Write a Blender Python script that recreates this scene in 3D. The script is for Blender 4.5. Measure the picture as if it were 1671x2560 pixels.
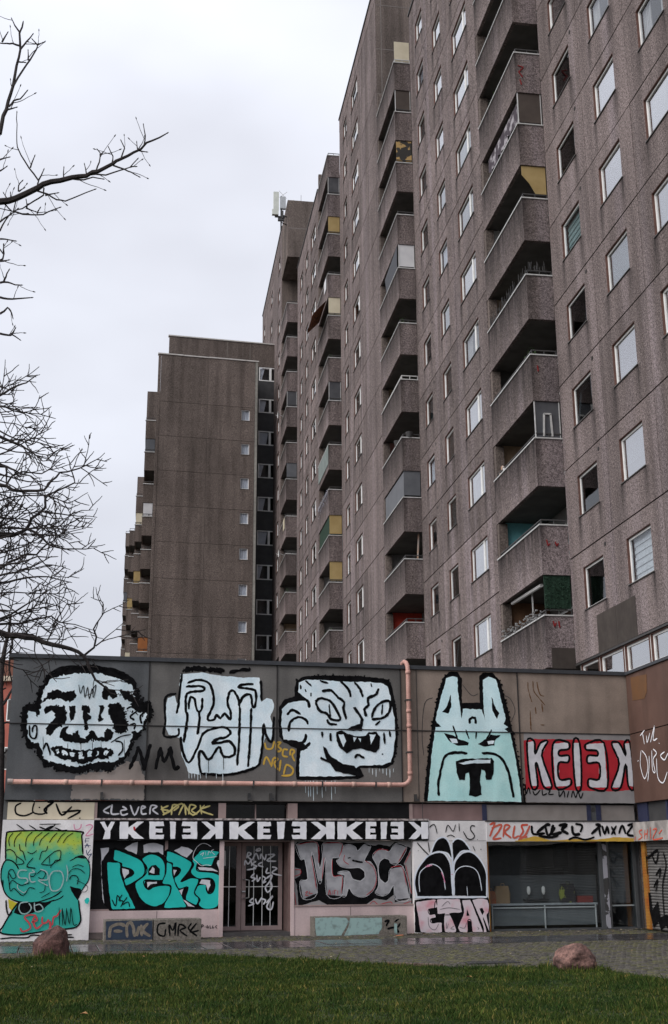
import bpy, math, random
import numpy as np
from mathutils import Vector, Matrix, noise
from mathutils.geometry import tessellate_polygon

sc = bpy.context.scene
for o in list(bpy.data.objects): bpy.data.objects.remove(o)
rnd = random.Random(7)
C = bpy.data.collections.new("place"); sc.collection.children.link(C)
R = math.radians

# ------------------------------------------------------------------ camera
cam = bpy.data.cameras.new("camera"); cam_o = bpy.data.objects.new("camera", cam); sc.collection.objects.link(cam_o)
cam.sensor_fit = 'VERTICAL'; cam.sensor_height = 36; cam.sensor_width = 36
cam.lens = 42.37; cam.clip_end = 3000; cam.clip_start = 0.1
r_ = (0.988816, -0.149047, -0.005322); u_ = (-0.036244, -0.274757, 0.96083); b_ = (-0.144671, -0.949891, -0.277086)
cam_o.matrix_world = Matrix(((r_[0], u_[0], b_[0], 0), (r_[1], u_[1], b_[1], 0), (r_[2], u_[2], b_[2], 1.73), (0, 0, 0, 1)))
sc.camera = cam_o

# ------------------------------------------------------------------ overcast sky, soft sun, exposure
SUN_EL, SUN_AZ = R(40), R(-115)         # azimuth from +Y towards +X: the bright side of the overcast is up to the left, behind the viewer
wd = bpy.data.worlds.new("World"); sc.world = wd; wd.use_nodes = True
nt = wd.node_tree; nt.nodes.clear()
def N(t, **k):
    n = nt.nodes.new(t)
    for a, v in k.items(): setattr(n, a, v)
    return n
out = N('ShaderNodeOutputWorld'); bg1 = N('ShaderNodeBackground'); bg2 = N('ShaderNodeBackground'); mx = N('ShaderNodeMixShader')
sky = N('ShaderNodeTexSky', sky_type='NISHITA', sun_disc=False); sky.sun_elevation = SUN_EL; sky.sun_rotation = SUN_AZ
bg1.inputs[1].default_value = 0.06; nt.links.new(sky.outputs[0], bg1.inputs[0])
tc = N('ShaderNodeTexCoord'); sep = N('ShaderNodeSeparateXYZ'); nt.links.new(tc.outputs['Generated'], sep.inputs[0])
# overcast deck: luminance grows towards the zenith, soft cloud blotches everywhere
mp = N('ShaderNodeMapping'); mp.inputs['Scale'].default_value = (1.3, 1.3, 2.6); nt.links.new(tc.outputs['Generated'], mp.inputs[0])
nz = N('ShaderNodeTexNoise'); nz.inputs['Scale'].default_value = 1.7; nz.inputs['Detail'].default_value = 4; nz.inputs['Roughness'].default_value = .5
nt.links.new(mp.outputs[0], nz.inputs['Vector'])
cr = N('ShaderNodeValToRGB'); cr.color_ramp.elements[0].position = .30; cr.color_ramp.elements[1].position = .68
cr.color_ramp.elements[0].color = (.272, .276, .304, 1); cr.color_ramp.elements[1].color = (.392, .404, .444, 1)
nt.links.new(nz.outputs['Fac'], cr.inputs[0])
mr = N('ShaderNodeMapRange'); mr.inputs[1].default_value = 0; mr.inputs[2].default_value = 1; mr.inputs[3].default_value = .84; mr.inputs[4].default_value = 1.55
nt.links.new(sep.outputs['Z'], mr.inputs[0])
ml = N('ShaderNodeVectorMath', operation='SCALE'); nt.links.new(cr.outputs[0], ml.inputs[0]); nt.links.new(mr.outputs[0], ml.inputs['Scale'])
nt.links.new(ml.outputs[0], bg2.inputs[0]); bg2.inputs[1].default_value = 1.0
mx.inputs[0].default_value = .93; nt.links.new(bg1.outputs[0], mx.inputs[1]); nt.links.new(bg2.outputs[0], mx.inputs[2]); nt.links.new(mx.outputs[0], out.inputs[0])
sl = bpy.data.lights.new("sun", 'SUN'); sl.energy = 1.5; sl.angle = R(60); sl.color = (1, .96, .92)
so = bpy.data.objects.new("sun", sl); sc.collection.objects.link(so)
so.rotation_euler = Vector((-math.sin(SUN_AZ) * math.cos(SUN_EL), -math.cos(SUN_AZ) * math.cos(SUN_EL), -math.sin(SUN_EL))).to_track_quat('-Z', 'Y').to_euler()
vs = sc.view_settings; vs.view_transform = 'Standard'; vs.look = 'None'; vs.exposure = 1.15; vs.gamma = 1.0; vs.use_curve_mapping = False
sc.cycles.max_bounces = 8; sc.cycles.transparent_max_bounces = 12

# ------------------------------------------------------------------ materials
MATS = {}
def mat(name, col, col2=None, scale=8., rough=.8, detail=4., spec=.3, bump=0., bscale=None, stretch=None, streak=0., pale=None, fine=0., fscale=34., vary=0., stain=0., metal=0., lo=.35, hi=.65, coat=0., ior=None):
    """Principled with world-position noise: two tones, optional vertical dirt streaks, fine speckle and bump."""
    if name in MATS: return MATS[name]
    m = bpy.data.materials.new(name); m.use_nodes = True; t = m.node_tree; b = t.nodes['Principled BSDF']; L = t.links.new
    b.inputs['Roughness'].default_value = rough; b.inputs['Metallic'].default_value = metal; b.inputs['Specular IOR Level'].default_value = spec
    if ior: b.inputs['IOR'].default_value = ior
    if coat: b.inputs['Coat Weight'].default_value = coat
    g = t.nodes.new('ShaderNodeNewGeometry'); pos = g.outputs['Position']
    def noise_(sc_, det, st=None, rg=.55):
        n = t.nodes.new('ShaderNodeTexNoise'); n.inputs['Scale'].default_value = sc_; n.inputs['Detail'].default_value = det; n.inputs['Roughness'].default_value = rg
        if st:
            mpn = t.nodes.new('ShaderNodeMapping'); mpn.inputs['Scale'].default_value = st; L(pos, mpn.inputs[0]); L(mpn.outputs[0], n.inputs['Vector'])
        else: L(pos, n.inputs['Vector'])
        return n.outputs['Fac']
    def ramp(f, a, c, p0, p1):
        r = t.nodes.new('ShaderNodeValToRGB'); r.color_ramp.elements[0].position = p0; r.color_ramp.elements[1].position = p1
        r.color_ramp.elements[0].color = (*a, 1); r.color_ramp.elements[1].color = (*c, 1); L(f, r.inputs[0]); return r.outputs[0]
    def mul(c1, c2, f=1., typ='MULTIPLY'):
        q = t.nodes.new('ShaderNodeMix'); q.data_type = 'RGBA'; q.blend_type = typ; q.inputs['Factor'].default_value = f; L(c1, q.inputs[6]); L(c2, q.inputs[7]); return q.outputs[2]
    col2 = col2 or tuple(c * .8 for c in col)
    c = ramp(noise_(scale, detail, stretch, .78 if vary else .55), col, col2, lo, hi)
    if fine:
        c = mul(c, ramp(noise_(fscale, 3., None, .75), (1 - fine,) * 3, (1 + fine,) * 3, .38, .62))
    if streak:
        s1 = ramp(noise_(1.0, 2.5, (1.7, 1.7, .13), .5), (1 - streak,) * 3, (1, 1, 1), .36, .56)
        c = mul(c, s1); c = mul(c, ramp(noise_(.35, 3.), (1 - streak * .5,) * 3, (1 + streak * .25,) * 3, .35, .65))
    if pale:                            # pale vertical wash marks
        f = ramp(noise_(1.0, 2., (1.1, 1.1, .04), .5), (0, 0, 0), (1, 1, 1), .50, .74)
        q = t.nodes.new('ShaderNodeMix'); q.data_type = 'RGBA'; q.blend_type = 'MULTIPLY'; q.inputs['Factor'].default_value = 1
        r2 = t.nodes.new('ShaderNodeMix'); r2.data_type = 'RGBA'; L(f, r2.inputs['Factor']); r2.inputs[6].default_value = (1, 1, 1, 1); r2.inputs[7].default_value = (*pale, 1)
        L(c, q.inputs[6]); L(r2.outputs[2], q.inputs[7]); q.clamp_result = False; c = q.outputs[2]
    if vary:                            # every cast panel has its own tone
        oi = t.nodes.new('ShaderNodeObjectInfo'); c = mul(c, ramp(oi.outputs['Random'], (1 - vary,) * 3, (1 + vary * .8, 1 + vary * .75, 1 + vary * .8), 0., 1.))
    if stain:                           # rain runs down from the window corners: opening stored on each panel
        def M(op, a, b2=None, cl=False):
            n = t.nodes.new('ShaderNodeMath'); n.operation = op; n.use_clamp = cl
            for i_, v in enumerate((a, b2)):
                if v is None: continue
                if isinstance(v, (int, float)): n.inputs[i_].default_value = v
                else: L(v, n.inputs[i_])
            return n.outputs[0]
        def A(nm): n = t.nodes.new('ShaderNodeAttribute'); n.attribute_type = 'OBJECT'; n.attribute_name = nm; return n.outputs['Fac']
        tcn = t.nodes.new('ShaderNodeTexCoord'); sx = t.nodes.new('ShaderNodeSeparateXYZ'); L(tcn.outputs['Object'], sx.inputs[0])
        d = M('MINIMUM', M('ABSOLUTE', M('SUBTRACT', sx.outputs[0], A('open_left'))), M('ABSOLUTE', M('SUBTRACT', sx.outputs[0], A('open_right'))))
        near_ = M('SUBTRACT', 1., M('DIVIDE', d, .26), True); below = M('SUBTRACT', A('open_sill'), sx.outputs[2])
        fade = M('MULTIPLY', M('MULTIPLY', below, 40., True), M('SUBTRACT', 1., M('DIVIDE', below, 1.5), True))
        nf = noise_(1., 3., (7., 7., .5), .6); k_ = M('MULTIPLY', M('MULTIPLY', M('MULTIPLY', near_, fade), M('MULTIPLY', nf, 1.9)), stain, True)
        q = t.nodes.new('ShaderNodeMix'); q.data_type = 'RGBA'; L(k_, q.inputs['Factor']); L(c, q.inputs[6]); q.inputs[7].default_value = (.022, .019, .019, 1); c = q.outputs[2]
    L(c, b.inputs['Base Color'])
    if bump:
        bp = t.nodes.new('ShaderNodeBump'); bp.inputs['Strength'].default_value = bump; bp.inputs['Distance'].default_value = .02
        L(noise_(bscale or scale * 3, 3.), bp.inputs['Height']); L(bp.outputs[0], b.inputs['Normal'])
    MATS[name] = m; return m
def glass(name, tint=(.6, .65, .66), ior=1.75, rough=.02):
    m = bpy.data.materials.new(name); m.use_nodes = True; t = m.node_tree; t.nodes.clear(); L = t.links.new
    o = t.nodes.new('ShaderNodeOutputMaterial'); tr = t.nodes.new('ShaderNodeBsdfTransparent'); gl = t.nodes.new('ShaderNodeBsdfGlossy'); lw = t.nodes.new('ShaderNodeLayerWeight'); pw5 = t.nodes.new('ShaderNodeMath'); pw5.operation = 'POWER'; pw5.inputs[1].default_value = 5; fr = t.nodes.new('ShaderNodeMath'); fr.operation = 'MULTIPLY_ADD'; mxn = t.nodes.new('ShaderNodeMixShader')
    tr.inputs[0].default_value = (*tint, 1); gl.inputs['Roughness'].default_value = rough; lw.inputs[0].default_value = .5; f0 = ((ior - 1) / (ior + 1)) ** 2; L(lw.outputs['Facing'], pw5.inputs[0]); L(pw5.outputs[0], fr.inputs[0]); fr.inputs[1].default_value = 1 - f0; fr.inputs[2].default_value = f0
    nz_ = t.nodes.new('ShaderNodeTexNoise'); nz_.inputs['Scale'].default_value = 1.1; nz_.inputs['Detail'].default_value = 1; g = t.nodes.new('ShaderNodeNewGeometry'); L(g.outputs['Position'], nz_.inputs['Vector'])
    bp = t.nodes.new('ShaderNodeBump'); bp.inputs['Strength'].default_value = .06; bp.inputs['Distance'].default_value = .1; L(nz_.outputs['Fac'], bp.inputs['Height']); L(bp.outputs[0], gl.inputs['Normal'])
    L(fr.outputs[0], mxn.inputs[0]); L(tr.outputs[0], mxn.inputs[1]); L(gl.outputs[0], mxn.inputs[2]); L(mxn.outputs[0], o.inputs[0])
    MATS[name] = m; return m

AGG = mat('exposed_aggregate', (.056, .0455, .043), (.262, .216, .208), scale=15, detail=9, rough=.95, spec=.1, bump=.6, bscale=45, streak=.25, vary=.20, stain=.85, pale=(1.32, 1.34, 1.42), fine=.65, fscale=40, lo=.36, hi=.64)
AGG2 = mat('shaded_brown_aggregate', (.060, .048, .043), (.215, .177, .158), scale=15, detail=9, rough=.95, spec=.1, bump=.6, bscale=45, vary=.10, streak=.30, pale=(1.25, 1.24, 1.24), fine=.55, fscale=44, lo=.36, hi=.64)  # darker, browner copy of the aggregate; shade of street-facing walls put into the colour
CORE = mat('joint_mastic', (.028, .026, .026), rough=.9)
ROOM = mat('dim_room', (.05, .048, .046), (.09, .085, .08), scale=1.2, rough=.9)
WHITE = mat('white_pvc', (.76, .76, .75), (.66, .66, .65), scale=3, rough=.45)
LINING = mat('red_brown_reveal', (.085, .040, .031), (.12, .06, .048), scale=5, rough=.7)
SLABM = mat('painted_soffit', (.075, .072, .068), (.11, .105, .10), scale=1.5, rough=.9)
SPAN = mat('dark_spandrel', (.035, .036, .038), (.05, .05, .052), scale=2, rough=.6)
SEAM = mat('faded_seam', (.16, .145, .14), (.2, .18, .17), scale=5, rough=.9)
SILL = mat('dark_sill', (.06, .055, .055), (.09, .085, .08), scale=5, rough=.6)
METAL = mat('galvanised_cap', (.55, .55, .54), (.42, .42, .41), scale=5, rough=.5, metal=.3)
RAIL = mat('dark_railing', (.035, .035, .037), (.055, .052, .05), scale=6, rough=.55)
GLASS = glass('window_glass', (.78, .8, .83), 8.)
GLASSD = glass('dark_window_glass', (.5, .53, .55), 1.55)
GLASSM = glass('tinted_window_glass', (.55, .6, .62), 4.)
GLASSC = glass('clear_window_glass', (.86, .88, .9), 1.5)
DOORGLASS = glass('door_pane_glass', (.5, .5, .5), 1.3)
SHOPGLASS = glass('shop_glass', (.84, .87, .88), 1.6)

# ------------------------------------------------------------------ mesh helpers
class MB:
    def __init__(s): s.v = []; s.f = []; s.m = []
    def quad(s, *p, m=0):
        i = len(s.v); s.v += [tuple(q) for q in p]; s.f.append(tuple(range(i, i + len(p)))); s.m.append(m); return s
    def box(s, x0, x1, y0, y1, z0, z1, m=0):
        i = len(s.v); s.v += [(x, y, z) for z in (z0, z1) for y in (y0, y1) for x in (x0, x1)]
        s.f += [tuple(i + k for k in q) for q in ((0, 2, 3, 1), (4, 5, 7, 6), (0, 1, 5, 4), (2, 6, 7, 3), (0, 4, 6, 2), (1, 3, 7, 5))]; s.m += [m] * 6; return s
    def obox(s, c, ax, ay, az, hx, hy, hz, m=0):
        c = Vector(c); i = len(s.v)
        for sz in (-1, 1):
            for sy in (-1, 1):
                for sx in (-1, 1): s.v.append(tuple(c + Vector(ax) * hx * sx + Vector(ay) * hy * sy + Vector(az) * hz * sz))
        s.f += [tuple(i + k for k in q) for q in ((0, 2, 3, 1), (4, 5, 7, 6), (0, 1, 5, 4), (2, 6, 7, 3), (0, 4, 6, 2), (1, 3, 7, 5))]; s.m += [m] * 6; return s
    def bar(s, p, q, w, m=0, h=None):
        p, q = Vector(p), Vector(q); d = q - p; L = d.length
        if L < 1e-6: return s
        d.normalize(); up = Vector((0, 0, 1)) if abs(d.z) < .9 else Vector((1, 0, 0)); a = d.cross(up).normalized(); b = a.cross(d)
        return s.obox((p + q) / 2, d, a, b, L / 2, w / 2, (h or w) / 2, m)
    def tube(s, path, rad, n=6, m=0, cap=True):
        P = [Vector(p) for p in path]; k = len(P); base = len(s.v)
        a = None
        for i in range(k):
            d = (P[min(i + 1, k - 1)] - P[max(i - 1, 0)]).normalized()
            if a is None: a = d.orthogonal().normalized()
            a = (a - d * a.dot(d)); a = a.normalized() if a.length > 1e-5 else d.orthogonal().normalized()
            b = d.cross(a); r = rad[i] if hasattr(rad, '__len__') else rad
            for j in range(n):
                t = 2 * math.pi * j / n; s.v.append(tuple(P[i] + a * r * math.cos(t) + b * r * math.sin(t)))
        for i in range(k - 1):
            for j in range(n):
                s.f.append((base + i * n + j, base + i * n + (j + 1) % n, base + (i + 1) * n + (j + 1) % n, base + (i + 1) * n + j)); s.m.append(m)
        if cap:
            s.f.append(tuple(base + j for j in range(n))[::-1]); s.m.append(m); s.f.append(tuple(base + (k - 1) * n + j for j in range(n))); s.m.append(m)
        return s
    def prism(s, pts, d0, d1, m=0, axis='y'):
        """extrude a 2-D outline (u, z) from depth d0 to d1 along y (or x)"""
        n = len(pts); i = len(s.v)
        for d in (d0, d1):
            for u, z in pts: s.v.append((u, d, z) if axis == 'y' else (d, u, z))
        s.f.append(tuple(range(i, i + n))); s.m.append(m); s.f.append(tuple(range(i + n, i + 2 * n))[::-1]); s.m.append(m)
        for k in range(n): s.f.append((i + k, i + n + k, i + n + (k + 1) % n, i + (k + 1) % n)); s.m.append(m)
        return s
    def mesh(s, name, mats, smooth=False):
        me = bpy.data.meshes.new(name); me.from_pydata(s.v, [], s.f)
        for q in (mats if isinstance(mats, (list, tuple)) else [mats]): me.materials.append(q)
        me.polygons.foreach_set('material_index', s.m)
        if smooth: me.polygons.foreach_set('use_smooth', [True] * len(me.polygons))
        me.update(); return me
def obj(name, me, parent=None, loc=(0, 0, 0), rz=0., label=None, kind=None):
    o = bpy.data.objects.new(name, me); C.objects.link(o); o.location = loc; o.rotation_euler = (0, 0, rz)
    if parent is not None: o.parent = parent
    if label: o['label'] = label
    if kind: o['kind'] = kind
    return o
def part(name, mb, mats, parent, loc=(0, 0, 0), rz=0., smooth=False, label=None, kind=None):
    return obj(name, mb.mesh(name, mats, smooth), parent, loc, rz, label, kind)
def thing(name, label, cat, loc=(0, 0, 0), rz=0., group=None):
    o = bpy.data.objects.new(name, None); C.objects.link(o); o.location = loc; o.rotation_euler = (0, 0, rz); o.empty_display_size = .3
    o['label'] = label; o['category'] = cat
    if group: o['group'] = group
    return o
def tag(o, label, cat, group=None):
    o['label'] = label; o['category'] = cat
    if group: o['group'] = group
    return o
def bevel(o, w, seg=2):
    b = o.modifiers.new('bevel', 'BEVEL'); b.width = w; b.segments = seg; b.limit_method = 'ANGLE'; return o
CACHE = {}
def cached(key, fn):
    if key not in CACHE: CACHE[key] = fn()
    return CACHE[key]

# ------------------------------------------------------------------ traced paint outlines (mm on each wall) and limb paths (m)
MURALS = {
 'skull_mural': (0, [
('F','n',0,0,'-6221 3657 -5292 3817 -5029 3988 -4758 3991 -4580 3623 -4575 3122 -6291 3113'),
('F','k',0,0,'-7515 5111 -7490 5247 -7330 5335 -7230 5321 -7161 5561 -7155 5732 -7042 5804 -7021 6011 -6856 6068 -6760 6157 -6527 6216 -6221 6225 -5915 6234 -5639 6207 -5396 6161 -5151 6063 -4974 5963 -4897 5773 -4806 5671 -4782 5480 -4675 5413 -4538 5434 -4444 5245 -4487 5002 -4656 4895 -4699 4689 -4778 4517 -4914 4480 -4924 4310 -5034 4106 -5130 3970 -5296 3901 -5390 3749 -5628 3797 -5895 3794 -6091 3708 -6358 3739 -6624 3769 -6728 3851 -6926 3849 -7001 4014 -7106 4112 -7148 4262 -7346 4275 -7389 4441 -7486 4674 -7518 4908'),
('S','k',53,2,'-7044 5838 -6954 6013 -6759 6140 -6527 6226 -6222 6228 -5915 6244 -5640 6217 -5397 6168 -5151 6070 -4956 5946 -4879 5756 -4788 5654'),
('F','w',0,0,'-7352 5148 -7235 5134 -7176 4983 -7132 5085 -7080 5324 -7088 5460 -7051 5666 -6973 5771 -6913 5893 -6684 6003 -6349 6065 -6042 6056 -5736 6082 -5459 6020 -5214 5939 -5002 5805 -4911 5686 -4942 5615 -4885 5478 -5018 5371 -4804 5168 -4597 5155 -4592 5034 -4693 4963 -4685 4757 -4786 4704 -4923 4719 -4935 4582 -4979 4411 -5041 4275 -5087 4139 -5235 4053 -5334 4001 -5636 3981 -5903 3944 -6165 3857 -6399 3888 -6635 3952 -6834 3966 -6953 4031 -7015 4247 -7091 4413 -7256 4410 -7328 4509 -7376 4743 -7370 4911 -7397 5080'),
('F','k',0,0,'-6944 5566 -6831 5638 -6665 5659 -6627 5591 -6327 5650 -6271 5548 -6316 5444 -6380 5374 -6583 5404 -6688 5470 -6786 5433 -6920 5430 -7016 5359 -7080 5324 -7051 5393'),
('F','k',0,0,'-5668 5719 -5586 5790 -5513 5705 -5376 5691 -5299 5503 -5400 5466 -5506 5549 -5586 5427 -5674 5494'),
('F','k',0,0,'-5273 5711 -5030 5648 -4886 5512 -4778 5376 -4950 5372 -5126 5472 -5235 5608'),
('F','k',0,0,'-6976 5258 -6811 5279 -6576 5284 -6486 5167 -6475 4963 -6582 4791 -6714 4755 -6837 4584 -6953 4582 -6946 4751 -6886 4853 -6759 4957 -6750 5093 -6838 5176 -6999 5088 -7039 5189'),
('F','k',0,0,'-6442 5287 -6291 5290 -6281 5103 -6322 4932 -6388 4897 -6428 5032 -6400 5134'),
('F','k',0,0,'-6139 5294 -5971 5315 -5948 5178 -5995 5109 -5888 5008 -5985 4904 -5959 4735 -6042 4716 -6104 4936 -6094 5073'),
('F','k',0,0,'-5733 5303 -5633 5339 -5612 5254 -5672 5081 -5616 4980 -5715 4926 -5768 4977 -5724 5114'),
('F','k',0,0,'-5514 5342 -5293 5382 -5187 5298 -5113 5161 -5105 4990 -5033 4888 -5061 4751 -5193 4646 -5331 4678 -5354 4814 -5446 4983 -5522 5153'),
('S','k',47,0,'-5081 5231 -4981 5295 -4840 5202 -4989 5061 -4882 4977'),
('S','k',47,0,'-4707 4894 -4748 5066 -4650 5188 -4672 5326'),
('S','k',40,0,'-4997 4855 -4862 4891 -4890 4754'),
('F','k',0,0,'-6549 4792 -6417 4828 -6475 4658 -6339 4610 -6211 4730 -6135 4562 -6033 4530 -5875 4736 -5732 4569 -5597 4571 -5539 4776 -5383 4711 -5394 4575 -5489 4437 -5660 4469 -5863 4499 -6059 4395 -6262 4425 -6464 4456 -6617 4521 -6608 4656'),
('F','k',0,0,'-6803 4283 -6691 4352 -6523 4321 -6320 4257 -6052 4244 -5786 4298 -5585 4318 -5346 4270 -5325 4169 -5472 4066 -5708 4064 -5904 3977 -6102 3925 -6305 3989 -6574 4053 -6710 4118'),
('F','w',0,0,'-6711 4251 -6646 4269 -6608 4179 -6663 4152'),
('F','w',0,0,'-6551 4237 -6434 4222 -6419 4128 -6511 4103'),
('F','w',0,0,'-6349 4182 -6250 4197 -6270 4073 -6344 4089'),
('F','w',0,0,'-6166 4185 -6100 4199 -6025 4043 -6124 4025'),
('F','w',0,0,'-5950 4211 -5850 4230 -5860 4095 -5926 4078'),
('F','w',0,0,'-5750 4248 -5676 4249 -5677 4131 -5738 4130'),
('F','w',0,0,'-5565 4250 -5429 4235 -5493 4150 -5570 4139'),
('S','k',43,0,'-6982 4247 -6925 4398 -6852 4282 -6810 4116'),
('S','k',40,0,'-5322 4474 -5167 4442 -5136 4273 -5239 4137'),
('S','k',27,0,'-5422 4438 -5191 4585 -4954 4633'),
('S','k',20,0,'-6240 5790 -6188 5585 -6130 5776 -6081 5484 -6027 5744 -5978 5452 -5923 5712 -5878 5489 -5832 5801 -5921 5660'),
('S','k',40,0,'-7330 4811 -7291 4543 -7164 4529 -7163 4781 -7239 4779 -7251 4645'),
('S','k',48,0,'-7176 5343 -7239 5366 -7262 5363'),
('S','k',56,0,'-7184 5392 -7200 5381 -7210 5383'),
('S','k',37,0,'-7169 5469 -7182 5438 -7183 5414'),
('S','k',62,0,'-7163 5513 -7149 5526 -7134 5529'),
('S','k',63,0,'-7105 5540 -7184 5559 -7220 5577'),
('S','k',53,0,'-7119 5621 -7128 5606 -7135 5585'),
('S','k',36,0,'-7104 5720 -7060 5675 -7052 5655'),
('S','k',38,0,'-7073 5752 -7061 5753 -7044 5755'),
('S','k',50,0,'-7004 5816 -7052 5844 -7080 5863'),
('S','k',51,0,'-7018 5897 -6992 5881 -6977 5863'),
('S','k',56,0,'-6952 5946 -6986 5962 -7013 5972'),
('S','k',49,0,'-6926 5999 -6956 6017 -6962 6019'),
('S','k',40,0,'-6885 6032 -6886 6042 -6899 6053'),
('S','k',54,0,'-6835 6079 -6846 6078 -6844 6066'),
('S','k',60,0,'-6794 6096 -6810 6102 -6833 6097'),
('S','k',50,0,'-6736 6166 -6721 6121 -6720 6086'),
('S','k',49,0,'-6698 6192 -6677 6117 -6659 6083'),
('S','k',50,0,'-6628 6181 -6641 6167 -6634 6164'),
('S','k',61,0,'-6586 6222 -6582 6166 -6566 6136'),
('S','k',51,0,'-6506 6201 -6519 6223 -6516 6236'),
('S','k',58,0,'-6450 6234 -6441 6190 -6436 6177'),
('S','k',43,0,'-6389 6222 -6396 6221 -6396 6204'),
('S','k',43,0,'-6325 6227 -6315 6214 -6322 6202'),
('S','k',48,0,'-6260 6194 -6276 6251 -6274 6273'),
('S','k',40,0,'-6204 6242 -6190 6206 -6186 6183'),
('S','k',56,0,'-6131 6216 -6133 6229 -6145 6239'),
('S','k',46,0,'-6063 6181 -6075 6278 -6075 6316'),
('S','k',48,0,'-6022 6199 -6007 6263 -6012 6284'),
('S','k',44,0,'-5964 6230 -5977 6227 -5979 6226'),
('S','k',43,0,'-5913 6195 -5925 6271 -5916 6301'),
('S','k',63,0,'-5827 6225 -5809 6217 -5813 6214'),
('S','k',54,0,'-5745 6241 -5732 6178 -5739 6158'),
('S','k',55,0,'-5670 6204 -5664 6204 -5666 6211'),
('S','k',55,0,'-5625 6200 -5621 6209 -5612 6200'),
('S','k',46,0,'-5555 6186 -5547 6192 -5542 6185'),
('S','k',47,0,'-5491 6153 -5489 6190 -5492 6215'),
('S','k',36,0,'-5436 6160 -5432 6175 -5440 6168'),
('S','k',50,0,'-5375 6136 -5368 6153 -5362 6158'),
('S','k',53,0,'-5345 6110 -5310 6137 -5297 6155'),
('S','k',37,0,'-5259 6111 -5261 6087 -5273 6066'),
('S','k',45,0,'-5207 6040 -5181 6100 -5176 6120'),
('S','k',56,0,'-5149 6044 -5141 6041 -5125 6035'),
('S','k',40,0,'-5046 5978 -5050 5996 -5046 5994'),
('S','k',45,0,'-4997 5967 -5029 5945 -5032 5949'),
('S','k',46,0,'-4940 5919 -4943 5886 -4953 5869'),
('S','k',63,0,'-4949 5842 -4910 5861 -4876 5875'),
('S','k',40,0,'-4894 5791 -4903 5765 -4897 5759'),
('S','k',36,0,'-4907 5735 -4834 5727 -4809 5713'),
('S','k',58,0,'-4872 5652 -4829 5674 -4803 5674'),
('S','k',60,0,'-4826 5578 -4816 5605 -4817 5617'),
('S','k',57,0,'-4835 5531 -4780 5551 -4747 5569'),
('S','k',59,0,'-4747 5499 -4748 5433 -4763 5407'),
('S','k',48,0,'-4727 5414 -4702 5504 -4694 5534'),
('S','k',37,0,'-4624 5432 -4650 5400 -4652 5398'),
('S','k',55,0,'-4584 5407 -4572 5392 -4571 5383'),
('S','k',54,0,'-4549 5382 -4524 5385 -4508 5374'),
('S','k',47,0,'-4531 5293 -4498 5304 -4481 5303'),
('S','k',54,0,'-4512 5258 -4504 5260 -4491 5261'),
('S','k',61,0,'-4507 5165 -4460 5181 -4439 5202'),
('S','k',42,0,'-4513 5141 -4468 5109 -4429 5089'),
('S','k',50,0,'-4546 5076 -4486 5054 -4461 5057'),
('S','k',46,0,'-4594 5025 -4541 4959 -4502 4930'),
('S','k',41,0,'-4600 4922 -4619 4929 -4614 4928'),
('S','k',39,0,'-4616 4861 -4650 4864 -4671 4864'),
('S','k',45,0,'-4684 4831 -4621 4769 -4599 4752'),
('S','k',46,0,'-4697 4746 -4648 4750 -4635 4758'),
('S','k',35,0,'-4717 4674 -4718 4673 -4716 4658'),
('S','k',61,0,'-4785 4623 -4742 4613 -4725 4594'),
('S','k',52,0,'-4796 4601 -4794 4563 -4779 4550'),
('S','k',55,0,'-4845 4530 -4853 4513 -4852 4493'),
('S','k',61,0,'-4898 4458 -4872 4458 -4868 4462'),
('S','k',65,0,'-4927 4405 -4897 4392 -4880 4386'),
('S','k',65,0,'-4918 4359 -4951 4348 -4956 4331'),
('S','k',49,0,'-4982 4273 -4938 4275 -4921 4263'),
('S','k',54,0,'-5002 4237 -4985 4187 -4965 4166'),
('S','k',50,0,'-5044 4181 -5000 4139 -4974 4128'),
('S','k',39,0,'-5036 4123 -5073 4116 -5076 4107'),
('S','k',59,0,'-5064 4061 -5097 4075 -5118 4075'),
('S','k',50,0,'-5135 4033 -5102 3981 -5082 3960'),
('S','k',50,0,'-5151 3977 -5146 3956 -5157 3960'),
('S','k',42,0,'-5200 3952 -5190 3935 -5193 3912'),
('S','k',44,0,'-5264 3914 -5240 3875 -5237 3865'),
('S','k',36,0,'-5305 3862 -5296 3865 -5307 3861'),
('S','k',57,0,'-5370 3833 -5347 3807 -5335 3805'),
('S','k',46,0,'-5408 3828 -5395 3773 -5401 3743'),
('S','k',35,0,'-5468 3846 -5459 3754 -5459 3714'),
('S','k',52,0,'-5534 3834 -5521 3767 -5521 3748'),
('S','k',42,0,'-5594 3823 -5599 3803 -5599 3779'),
('S','k',45,0,'-5671 3830 -5678 3790 -5669 3774'),
('S','k',58,0,'-5735 3841 -5719 3776 -5706 3740'),
('S','k',36,0,'-5775 3826 -5761 3771 -5761 3746'),
('S','k',43,0,'-5816 3774 -5829 3813 -5834 3822'),
('S','k',37,0,'-5878 3786 -5874 3774 -5862 3770'),
('S','k',60,0,'-5928 3796 -5921 3752 -5913 3724'),
('S','k',60,0,'-6001 3768 -5993 3745 -5994 3739'),
('S','k',50,0,'-6060 3768 -6050 3736 -6042 3710'),
('S','k',37,0,'-6120 3773 -6117 3711 -6111 3686'),
('S','k',53,0,'-6180 3736 -6161 3764 -6164 3779'),
('S','k',46,0,'-6224 3761 -6222 3739 -6221 3743'),
('S','k',55,0,'-6305 3789 -6306 3730 -6304 3711'),
('S','k',37,0,'-6350 3773 -6331 3764 -6333 3754'),
('S','k',35,0,'-6398 3776 -6395 3774 -6404 3769'),
('S','k',61,0,'-6463 3804 -6457 3763 -6460 3751'),
('S','k',57,0,'-6540 3828 -6533 3777 -6544 3752'),
('S','k',39,0,'-6581 3820 -6572 3808 -6572 3791'),
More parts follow.
